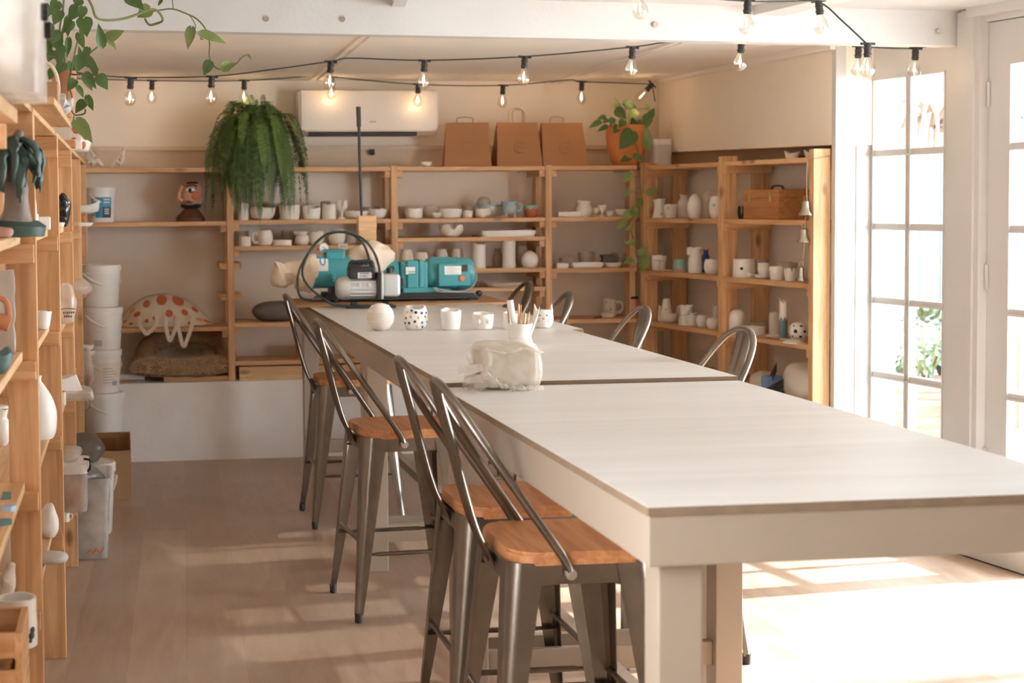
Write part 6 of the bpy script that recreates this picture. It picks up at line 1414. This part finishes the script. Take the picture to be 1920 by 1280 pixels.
# ================================================================== FLOOR BY THE SIDE SHELVING
PC = at(203, 938, z=0); t = thing('cardboard_box', 'open cardboard box on the floor in front of the bucket stack', 'box', (PC.x-.01, PC.y+.17, 0))
s = PC.y/FPX; wb_ = .125; db = .15; hb_ = .30
for nm, e, m in (('side_panel', (-wb_, -wb_+.005, -db, db, 0, hb_), 'card'), ('side_panel', (wb_-.005, wb_, -db, db, 0, hb_), 'card'), ('side_panel', (-wb_+.005, wb_-.005, -db, -db+.005, 0, hb_-.055), 'card'), ('side_panel', (-wb_+.005, wb_-.005, db-.005, db, 0, hb_), 'card'), ('bottom_panel', (-wb_+.005, wb_-.005, -db+.005, db-.005, .0, .006), 'card_in')): obj(nm, bx(*e), m, t, smooth=False)
obj('inner_flap', bx(-.06, .05, db-.03, db-.012, .10, hb_-.03), 'card_in', t, smooth=False)
b = bm(); 
for k in range(5): box(b, (wb_+.0006, -.04+.016*k, .10+.04*k), (.001, .010, .022), 0)
obj('printed_mark', b, 'ftape', t, smooth=False)
# clear tote
PT2 = at(178, 1050, z=0); yc = PT2.y+.17; xr = at(211, 1040, y=PT2.y).x
t = thing('storage_tub', 'clear plastic storage tub full of bags on the floor beside the shelving', 'tub', (xr-.16, yc, 0))
HT = .33; b = bm(); pr = rrect(.31, .36, .03, 5); 
rows = [[b.verts.new((x*k, y*k, z)) for x, y in pr] for k, z in ((.90, .004), (1, HT), (1.03, HT), (1.03, HT+.012), (.99, HT+.012), (.985, HT), (.885, .008))]
for A, Bq in zip(rows, rows[1:]):
    for k in range(len(pr)): b.faces.new((A[k], A[(k+1) % len(pr)], Bq[(k+1) % len(pr)], Bq[k]))
b.faces.new(rows[0][::-1]); b.faces.new(rows[-1]); obj('body', b, 'clearbox', t)
b = bm(); bx(-.12, .05, -.195, -.183, HT-.035, HT+.012, .003, b=b); obj('latch', b, 'black', t, smooth=False)
b = bm(); [bx(-.10+i*.012, -.094+i*.012, -.1795, -.177, .16, HT-.05, b=b) for i in range(15)]; obj('side_rib', b, 'clearbox', t, smooth=False)
b = bm(); tube(b, crv([(.055, -.166, .03), (.07, -.166, .045), (.08, -.166, .03), (.095, -.166, .045), (.11, -.166, .03), (.125, -.166, .05)], 4), .003, 5); obj('marker_scrawl', b, 'dot', t)
X_ = t.location
lump(.10, .14, .24, 'cream', 'cloth_roll', 'cream bundle of cloth standing inside the clear storage tub', 'bundle', (X_.x+.075, X_.y-.06, .010), .02, 10, 3)
lump(.17, .26, .19, 'bisque2', 'plastic_bundle', 'white bundle filling the lower part of the clear storage tub', 'bundle', (X_.x-.055, X_.y, .010), .025, 9, 5)
lump(.25, .30, .20, 'greyfilm', 'bin_bag', 'glossy grey plastic bag stuffed in the top of the storage tub', 'bag', (X_.x-.01, X_.y, .215), .03, 9, 9)
yb2 = yc+.42; P = at(205, 925, y=yb2); bk = bucket((P.x-.105, yb2, 0), .13, .325, 'white lidded pail standing behind the clear storage tub', math.radians(170), 0, True, 'pail')
P = at(190, 890, y=yb2+.02); lump(.19, .22, .12, 'greyfilm', 'plastic_bag', 'knotted grey plastic bag lying on the lid of the white pail', 'bag', (P.x-.075, yb2, .325), .028, 9, 21)
# ================================================================== THINGS ON THE LONG SIDE SHELVING
def LI(px, bay, k, dy, z=None): P = at(px, 600, y=LY[bay]-dy); P.z = (LS[bay][k] if z is None else z)+.0008; return P
def li(kind, px, w, h, bay, k, dy, m, name, label, cat, **kw):
    P = LI(px, bay, k, dy); s = depth(P)/FPX; return item(kind, P, w*s, h*s, m, name, label, cat, 'pots on the tall side shelving', **kw)
# near board and its box of clutter, top corner
yE = 3.32; E0 = at(33, 232, y=yE); zbt = E0.z
b = bx(E0.x-.32, E0.x, 2.35, yE, zbt, zbt+.028, .002); br_ = bm()
sb = simple('wall_shelf', b, 'pale_y', (0, 0, 0), 'short pine board fixed level with the near end of the side shelving', 'shelf')
obj('bracket', bx(E0.x-.30, E0.x-.02, yE-.06, yE-.02, zbt-.05, zbt-.001, .002), 'pine_x', sb, smooth=False)
obj('upright', bx(E0.x-.12, E0.x-.08, yE-.10, yE-.062, 0, zbt-.001, .002), 'pine_z', sb, smooth=False)
yb0 = 2.98; xr = at(72, 120, y=yb0-.16).x; t = thing('storage_box', 'blurred clear plastic storage box with dark latches at the near top corner', 'box', (xr-.15, yb0, zbt+.0285))
b = bm(); prism(b, rrect(.30, .34, .03, 5), 2, 0, .26); obj('body', b, 'clearbox', t); b = bm(); prism(b, rrect(.315, .355, .03, 5), 2, .245, .275); obj('lid', b, 'plastic', t)
for y, z in ((-.13, .20), (-.05, .13), (.06, .11)): b = bm(); bx(.150, .163, y-.010, y+.010, z, z+.03, .003, b=b); obj('latch', b, 'gloss_black', t, smooth=False)
lump(.22, .26, .20, 'plaster', 'box_filling', 'pale bundle packed inside the blurred storage box', 'bundle', (xr-.15, yb0, zbt+.034), .02, 9, 33)
# verdigris palm-like sculpture
P = at(22, 440, y=3.82); P.z = LS[0][0]+.001; s = depth(P)/FPX
t = thing('palm_sculpture', 'dark green glazed ceramic palm tree with drooping fronds', 'sculpture', P)
b = bm(); lathe(b, [(0, 0), (.075, 0), (.078, .022), (.06, .032), (0, .034)], 20); crumple(b, .006, 20, 2); obj('base', b, 'verdigris', t)
b = bm(); tube(b, crv([(.008, 0, .03), (.014, 0, .09), (.006, 0, .14), (.012, -.01, .20), (.022, -.01, .235)], 4), [.040, .036, .031, .028, .026, .026, .026, .024, .022, .02, .018, .016, .014, .013, .012, .011, .010], 12); crumple(b, .004, 30, 4); obj('trunk', b, 'purplegrey', t)
for i in range(26):
    a = i*2.4+.3; d = Vector((math.cos(a), math.sin(a), 0)); k_ = .55+.45*((i*7) % 10)/9; zt_ = .205-.022*(i % 3); b = bm()
    tube(b, crv([Vector((.006, 0, .185)), d*.035*k_+Vector((0, 0, zt_+.012)), d*.07*k_+Vector((0, 0, zt_-.002)), d*.086*k_+Vector((0, 0, zt_-.030)), d*.082*k_+Vector((0, 0, zt_-.055-.010*(i % 4)))], 5), [.004+.011*math.sin(PI*(k/20)**.8) for k in range(21)], 8, squash=[.55]*21); crumple(b, .006, 55, i); obj('frond', b, 'verdigris', t)
P = at(5, 440, y=3.66); P.z = LS[0][0]+.001; lump(.05, .05, .022, 'pinkclay', 'clay_scrap', 'small pinkish clay scrap at the foot of the green palm sculpture', 'clay scrap', P, .006, 30, 2)
# terracotta figure, teal dish
P = at(2, 640, y=3.74); P.z = LS[0][1]+.001
t = thing('terracotta_figure', 'orange terracotta figure bending over with one looped arm', 'sculpture', P); b = bm(); tube(b, crv([(-.05, 0, .0), (-.04, 0, .05), (-.01, 0, .09), (.02, 0, .085)], 5), [.03]*5+[.026]*6+[.018]*5, 12); obj('torso', b, 'terra_old', t)
b = bm(); tube(b, crv([(-.02, 0, .09), (-.01, 0, .14), (.012, 0, .135), (.018, 0, .10)], 5), .007, 8); obj('arm', b, 'terra_old', t)
P = at(-6, 672, y=3.50); P.z = LS[0][1]+.001; item('bowl', P, .062, .045, 'tealglaze', 'bowl', 'teal ruffled bowl on the near shelf edge below the terracotta figure', 'bowl', wob=.12)
P = at(2, 545, y=3.96); P.z = LS[0][1]+.001; b = bm(); bx(-.05, .03, -.005, .005, 0, .20, .002, b=b); bmesh.ops.subdivide_edges(b, edges=b.edges[:], cuts=8, use_grid_fill=True); crumple(b, .006, 40, 7); simple('plaster_slab', b, 'lightgrey', P, 'grey textured plaster slab leaning behind the terracotta figure', 'slab', smooth=True)
li('jar', -6, 46, 70, 1, 2, .35, 'bisque2', 'jar', 'large cream jar with a narrow lid seen through the nearest ladder frame', 'jar', extra=lambda o, w, h: obj('lid', lathe(bm(), [(0, h*1.0), (w*.44, h*1.0), (w*.40, h*1.06), (0, h*1.08)], 20), 'bisque2', o))
P = LI(2, 1, 3, .6); item('straight', P, .09, .10, 'plaster', 'bowl', 'wide plain bowl on the board below the lidded cream jar', 'bowl')
for i, (px, m) in enumerate(((6, 'tealglaze'), (10, 'lblue'), (2, 'tealglaze'))):
    P = LI(px, 0, 2, .22+.16*i); b = bm(); box(b, (0, 0, .006), (.020, .024, .012), i); crumple(b, .003, 40, i); simple('glaze_tile', b, m, P, ('blue-grey glazed test tile at the far end of the near shelf', 'pale blue glazed test tile in the middle of the near shelf', 'dark teal glazed test tile closest to the camera on the shelf')[i], 'tile')
# bottom near shelf: mug, white figure, crate
P = LI(26, 0, 3, .42); s = depth(P)/FPX; P = at(30, 1186, y=3.62); P.z = LS[0][3]+.001
mg = item('straight', P, .092, .105, 'bisque2', 'mug', 'cream glazed mug with a black brushed mark, nearest the camera on the low shelf', 'mug', handle=120, wob=.008, extra=lambda o, w, h: dots(o, w, h, [(42, .25, .985, 'ink', .009), (46, .36, .98, 'ink', .008), (38, .15, .97, 'ink', .006)]))
P = at(16, 1100, y=3.92); P.z = LS[0][3]+.001; figure(P, .80, 'small white clay figure standing behind the cream mug', 1)
P = at(42, 1200, y=3.34); P.x -= .069; t = thing('wooden_crate', 'small pine crate with a brown jar at the bottom corner by the low shelf', 'crate', (P.x-.02, 3.34, 0))
zc = at(0, 1195, y=3.3).z
for e in ((-.12, .075, -.012, .0, zc-.05, zc), (-.12, .075, -.012, 0, zc-.15, zc-.075), (-.12, .075, .20, .212, zc-.15, zc)): obj('slat', bx(*e, .001), 'pine_x', t, smooth=False)
for x in (-.12, .075): obj('side_panel', bx(x, x+.014, -.012, .212, zc-.16, zc, .001), 'pine_y', t, smooth=False)
obj('leg', bx(.060, .075, 0, .014, 0, zc-.16, .001), 'pine_z', t, smooth=False); obj('leg', bx(.060, .075, .19, .204, 0, zc-.16, .001), 'pine_z', t, smooth=False); obj('leg', bx(-.12, -.105, 0, .014, 0, zc-.16, .001), 'pine_z', t, smooth=False); obj('leg', bx(-.12, -.105, .19, .204, 0, zc-.16, .001), 'pine_z', t, smooth=False); obj('bottom_panel', bx(-.12, .089, -.012, .212, zc-.168, zc-.16), 'pine_x', t, smooth=False)
item('egg', (P.x-.03, 3.44, zc-.1595), .09, .13, 'leather', 'jar', 'shiny brown rounded jar standing in the pine crate', 'jar')
# second bay
li('tall', 68, 16, 30, 1, 0, .22, 'bisque2', 'cup', 'white beaker on the upper shelf beside the square block', 'cup')
li('dome', 66, 14, 62, 1, 0, .12, 'bisque2', 'bottle', 'tall white rounded bottle behind the white beaker', 'bottle')
P = LI(84, 1, 0, .14); simple('plaster_block', bx(-.020, .020, -.02, .02, 0, .042, .004), 'bisque2', P, 'square white plaster block on the upper shelf of the side shelving', 'block', .3)
P = LI(78, 1, 1, .2); item('plate', P, .062, .055, 'bisque2', 'dish', 'white flared dish on the second shelf next to a knotty post', 'dish')
P = LI(63, 1, 2, .22); s = depth(P)/FPX; item('jug', P, 80*s, 118*s, 'plastic', 'vase', 'big smooth white narrow-necked vase bulging past the front post on the third shelf', 'vase', wob=.0)
P = LI(86, 1, 3, .16); lump(.055, .10, .10, 'bisque2', 'white_bag', 'white knotted bag slumped on the lowest shelf board', 'bag', P, .012, 20, 6)
P = at(86, 1072, y=4.75); P.z = LS[1][3]-.10
# things standing at the lower end of the second bay
P = LI(92, 1, 3, .55); lump(.085, .09, .03, 'lightgrey', 'foil_dish', 'shallow grey dish with orange edges poking out past the front post', 'dish', P, .006, 20, 14)
# third bay
P = LI(123, 2, 0, .14); t = thing('skull_vase', 'glossy black lumpy vase with holes like eye sockets', 'vase', P); s = depth(P)/FPX
b = bm(); ball(b, (0, 0, 31*s), .5, (26*s, 26*s, 62*s), 26); crumple(b, .012, 18, 5); [v_.co.__setitem__(2, max(0, v_.co.z)) for v_ in b.verts]; obj('body', b, 'gloss_black', t)
b = bm(); ball(b, (.004, -12*s, 42*s), 6*s, (1, .6, 1.2)); ball(b, (-10*s, -10*s, 40*s), 5*s, (1, .6, 1.2)); ball(b, (-2*s, -13*s, 14*s), 6*s, (1.3, .5, .8)); obj('socket_hole', b, 'ink', t)
P = LI(113, 2, 0, .30); item('plate', P, .05, .018, 'bisque2', 'dish', 'tiny white dish at the foot of the black vase', 'dish')
P = at(125, 618, y=6.62); P.z = LS[2][1]+.001; b = bm()
lump(.075, .10, .155, 'film', 'plastic_bag', 'clear plastic bag with printed writing bulging past the post', 'bag', P, .012, 16, 40); 
tb_ = thing('printed_strip', 'strip of black print on the bulging clear bag', 'print', P+Vector((.01, -.055, .03))); b = bm(); tube(b, crv([(-.03, 0, .028), (-.005, -.002, .032), (.028, 0, .028)], 4), .0016, 5); [bx(-.020+i*.0075, -.0155+i*.0075, -.001, .0005, .010+(i % 2)*.002, .019, b=b) for i in range(6)]; [bx(-.018+i*.0085, -.0125+i*.0085, -.001, .0005, -.004, .004, b=b) for i in range(4)]; obj('lettering', b, 'ink', tb_, smooth=False)
P = LI(128, 2, 2, .12); t = thing('wrapped_box', 'white carton in a plastic bag jutting from the third shelf', 'box', P); b = bm(); box(b, (.0, 0, .05), (.09, .16, .07), .25, .004); b.transform(Matrix.Rotation(-.35, 4, 'Y')); 
mz = min(v_.co.z for v_ in b.verts); [setattr(v_.co, 'z', v_.co.z-mz) for v_ in b.verts]; obj('carton', b, 'bisque2', t, smooth=False); b = bm(); box(b, (.03, 0, .022), (.12, .18, .042), .1, .012); bmesh.ops.subdivide_edges(b, edges=b.edges[:], cuts=5, use_grid_fill=True); crumple(b, .008, 22, 3); [setattr(v_.co, 'z', max(0, v_.co.z)) for v_ in b.verts]; obj('bag_film', b, 'film', t)
li('straight', 114, 14, 28, 2, 2, .3, 'bisque', 'cup', 'cup with an orange rim beside the wrapped carton', 'cup', extra=rim('terra'))
# plastic tub with lid and latch
P = LI(140, 2, 3, .20); P.x += .0; t = thing('lidded_tub', 'clear lidded tub of brown clay with a black latch on the lowest shelf', 'tub', (P.x-.02, P.y, P.z)); b = bm(); prism(b, rrect(.115, .24, .03, 5), 2, 0, .155); obj('body', b, 'clearbox', t)
b = bm(); prism(b, rrect(.13, .255, .032, 5), 2, .150, .185); obj('lid', b, 'plastic', t); b = bm(); tube(b, crv([(.055, -.10, .15), (.072, -.11, .17), (.072, -.11, .20), (.05, -.10, .205)], 4), .005, 8); obj('latch', b, 'gloss_black', t)
lump(.085, .19, .085, 'terra_old', 'clay_lump', 'brown clay inside the clear lidded tub', 'clay', (P.x-.02, P.y, P.z+.004), .006, 12, 51)
P2 = Vector((P.x-.03, P.y, P.z+.1865)); lump(.09, .16, .06, 'film', 'folded_film', 'folded clear plastic lying on the lidded tub', 'plastic', P2, .012, 16, 61)
# fourth and fifth bays
P = LI(158, 4, 0, .14); item('waist', P, .045, .04, 'terra', 'stand', 'small terracotta stand under the boat-shaped dish', 'stand'); P = Vector((P.x+.01, P.y, P.z+.0405))
b = bm(); V_ = []
for i in range(13):
    u = -1+i/6; w_ = .035*(1-abs(u)**2.2)+.001; zz_ = .055*abs(u)**2*.55+.02; V_.append([b.verts.new((u*.085, -w_, zz_+.035)), b.verts.new((u*.08, -w_*.6, zz_*.6+.008)), b.verts.new((u*.075, 0, zz_*.5)), b.verts.new((u*.08, w_*.6, zz_*.6+.008)), b.verts.new((u*.085, w_, zz_+.035))])
for A, Bq in zip(V_, V_[1:]):
    for k in range(4): b.faces.new((A[k], A[k+1], Bq[k+1], Bq[k]))
o = obj('boat_dish', b, 'bisque2', None, P-Vector((0, 0, .009))); tag(o, 'white boat-shaped dish pointing into the aisle', 'dish'); o.modifiers.new('Solidify', 'SOLIDIFY').thickness = .004
P = LI(158, 3, 0, .45); item('plate', P, .10, .016, 'bisque2', 'plate', 'white plate edge showing beyond the fourth post', 'plate')
P = LI(154, 3, 1, .20); lump(.09, .14, .07, 'film', 'plastic_bag', 'crumpled clear bag with orange and blue scraps on the fourth-bay shelf', 'bag', P, .02, 18, 71)
P = LI(157, 4, 2, .55); lump(.05, .06, .055, 'terra', 'clay_scrap', 'orange clay scrap behind the crumpled clear bag', 'clay scrap', P, .01, 25, 72); P = LI(152, 4, 2, .70); lump(.03, .05, .05, 'blue', 'blue_scrap', 'bright blue plastic scrap by the orange clay scrap', 'scrap', P, .008, 30, 73)
for k, (px, w_, lb) in enumerate(((158, .085, 'upper of two white dishes stacked near the bucket stack'), (160, .10, 'lower of two white dishes stacked near the bucket stack'))):
    P = LI(160, 4, 3, .40); P.z += (.03 if k == 0 else 0); item('bowl', P, w_, .028, 'bisque2', 'dish', lb, 'dish')
P = LI(156, 3, 3, .12); t = thing('tape_roll', 'green strip of tape hanging beside the white buckets', 'tape', Vector((at(161, 728, y=LY[3]+.25).x, LY[3]+.25, at(161, 728, y=LY[3]+.25).z)))
b = bm(); tube(b, crv([(-.02, 0, .0), (.012, 0, -.004), (.018, 0, -.05), (.016, -.01, -.095), (-.012, -.01, -.11), (-.02, 0, -.085), (.0, .01, -.04)], 5), .016, 8, squash=[.15]*31); obj('strip', b, 'ftape', t)
b = bm(); cyl(b, (-.05, 0, 0), (.0, 0, 0), .004); obj('hook', b, 'bolt', t)
P = at(163, 690, y=LY[3]+.12); P = Vector((P.x, LY[3]+.12, P.z)); t = thing('hanging_bag', 'limp clear bag with a pink bundle hanging off the side shelving', 'bag', P); b = bm(); ball(b, (0, 0, 0), .5, (.06, .07, .19), 20); crumple(b, .015, 16, 81); obj('film', b, 'film', t); b = bm(); ball(b, (.012, 0, -.05), .5, (.035, .04, .07), 14); crumple(b, .006, 20, 82); obj('bundle', b, 'pink', t)
b = bm(); tube(b, [(-.01, 0, .09), (-.04, 0, .13), (-.10, .02, .15)], .003, 6); obj('tie', b, 'twine', t)
# top of the side shelving
zt2 = 1.735
P = at(92, 208, y=4.5); t = thing('cardboard_carton', 'small closed cardboard carton on the loose board beside the terracotta pot', 'box', (P.x-.01, 4.52, zt2)); obj('carton', bx(-.05, .035, -.06, .10, 0, .070, .002), 'card', t, smooth=False); b = bm(); bx(-.05, .035, -.004, .03, .0702, .0708, b=b); obj('tape', b, 'kraft', t, smooth=False)
P = at(107, 232, y=4.68); b = bm(); tube(b, crv([(-.05, .0, .10), (-.035, 0, .135), (-.015, 0, .13), (.0, .0, .105), (.006, 0, .07), (.004, 0, .03), (.01, 0, .008)], 5), .005, 8); simple('knotted_rope', b, 'cream', (P.x, 4.68, zt2+.001), 'knotted white cloth cord draped over the cardboard carton', 'cord', smooth=True)
lump(.045, .08, .055, 'lightgrey', 'paper_bundle', 'crumpled pale blue-grey paper on the loose board before the terracotta pot', 'paper', (P.x+.012, 4.79, zt2), .022, 38, 91)
P = at(153, 285, y=7.55); t = thing('gift_bag', 'white bag patterned with orange patches at the end of the top board', 'bag', (P.x, 7.55, 1.7165)); lump(.09, .12, .125, 'bisque2', 'bag_body', '', None, (0, 0, 0), .012, 16, 95, 0, t)
b = bm(); 
for i, (x, z, r_) in enumerate(((-.02, .10, .022), (.02, .07, .02), (.0, .03, .022), (-.03, .05, .014))): ball(b, (x, -.050+.02*abs(x)*20*.05-.004, z), r_, (1, .25, 1), 10)
obj('orange_patch', b, 'dot', t)
P = at(132, 272, y=7.0); b = bx(-.05, .05, -.08, .08, 0, .03, .003); simple('wood_offcut', b, 'terra_old', (P.x-.03, 7.02, 1.7165), 'brown wooden offcut on the top board beneath the trailing leaves', 'offcut'); 
P = at(143, 290, y=7.3); simple('white_block', bx(-.025, .025, -.03, .03, 0, .045, .004), 'bisque2', (P.x-.0, 7.3, 1.7165), 'small white block in front of the orange-patched bag', 'block')
li('straight', 116, 16, 16, 2, 3, .5, 'bisque2', 'mug', 'small white mug with a dark rim on the low shelf beyond the tub', 'mug', handle=20)
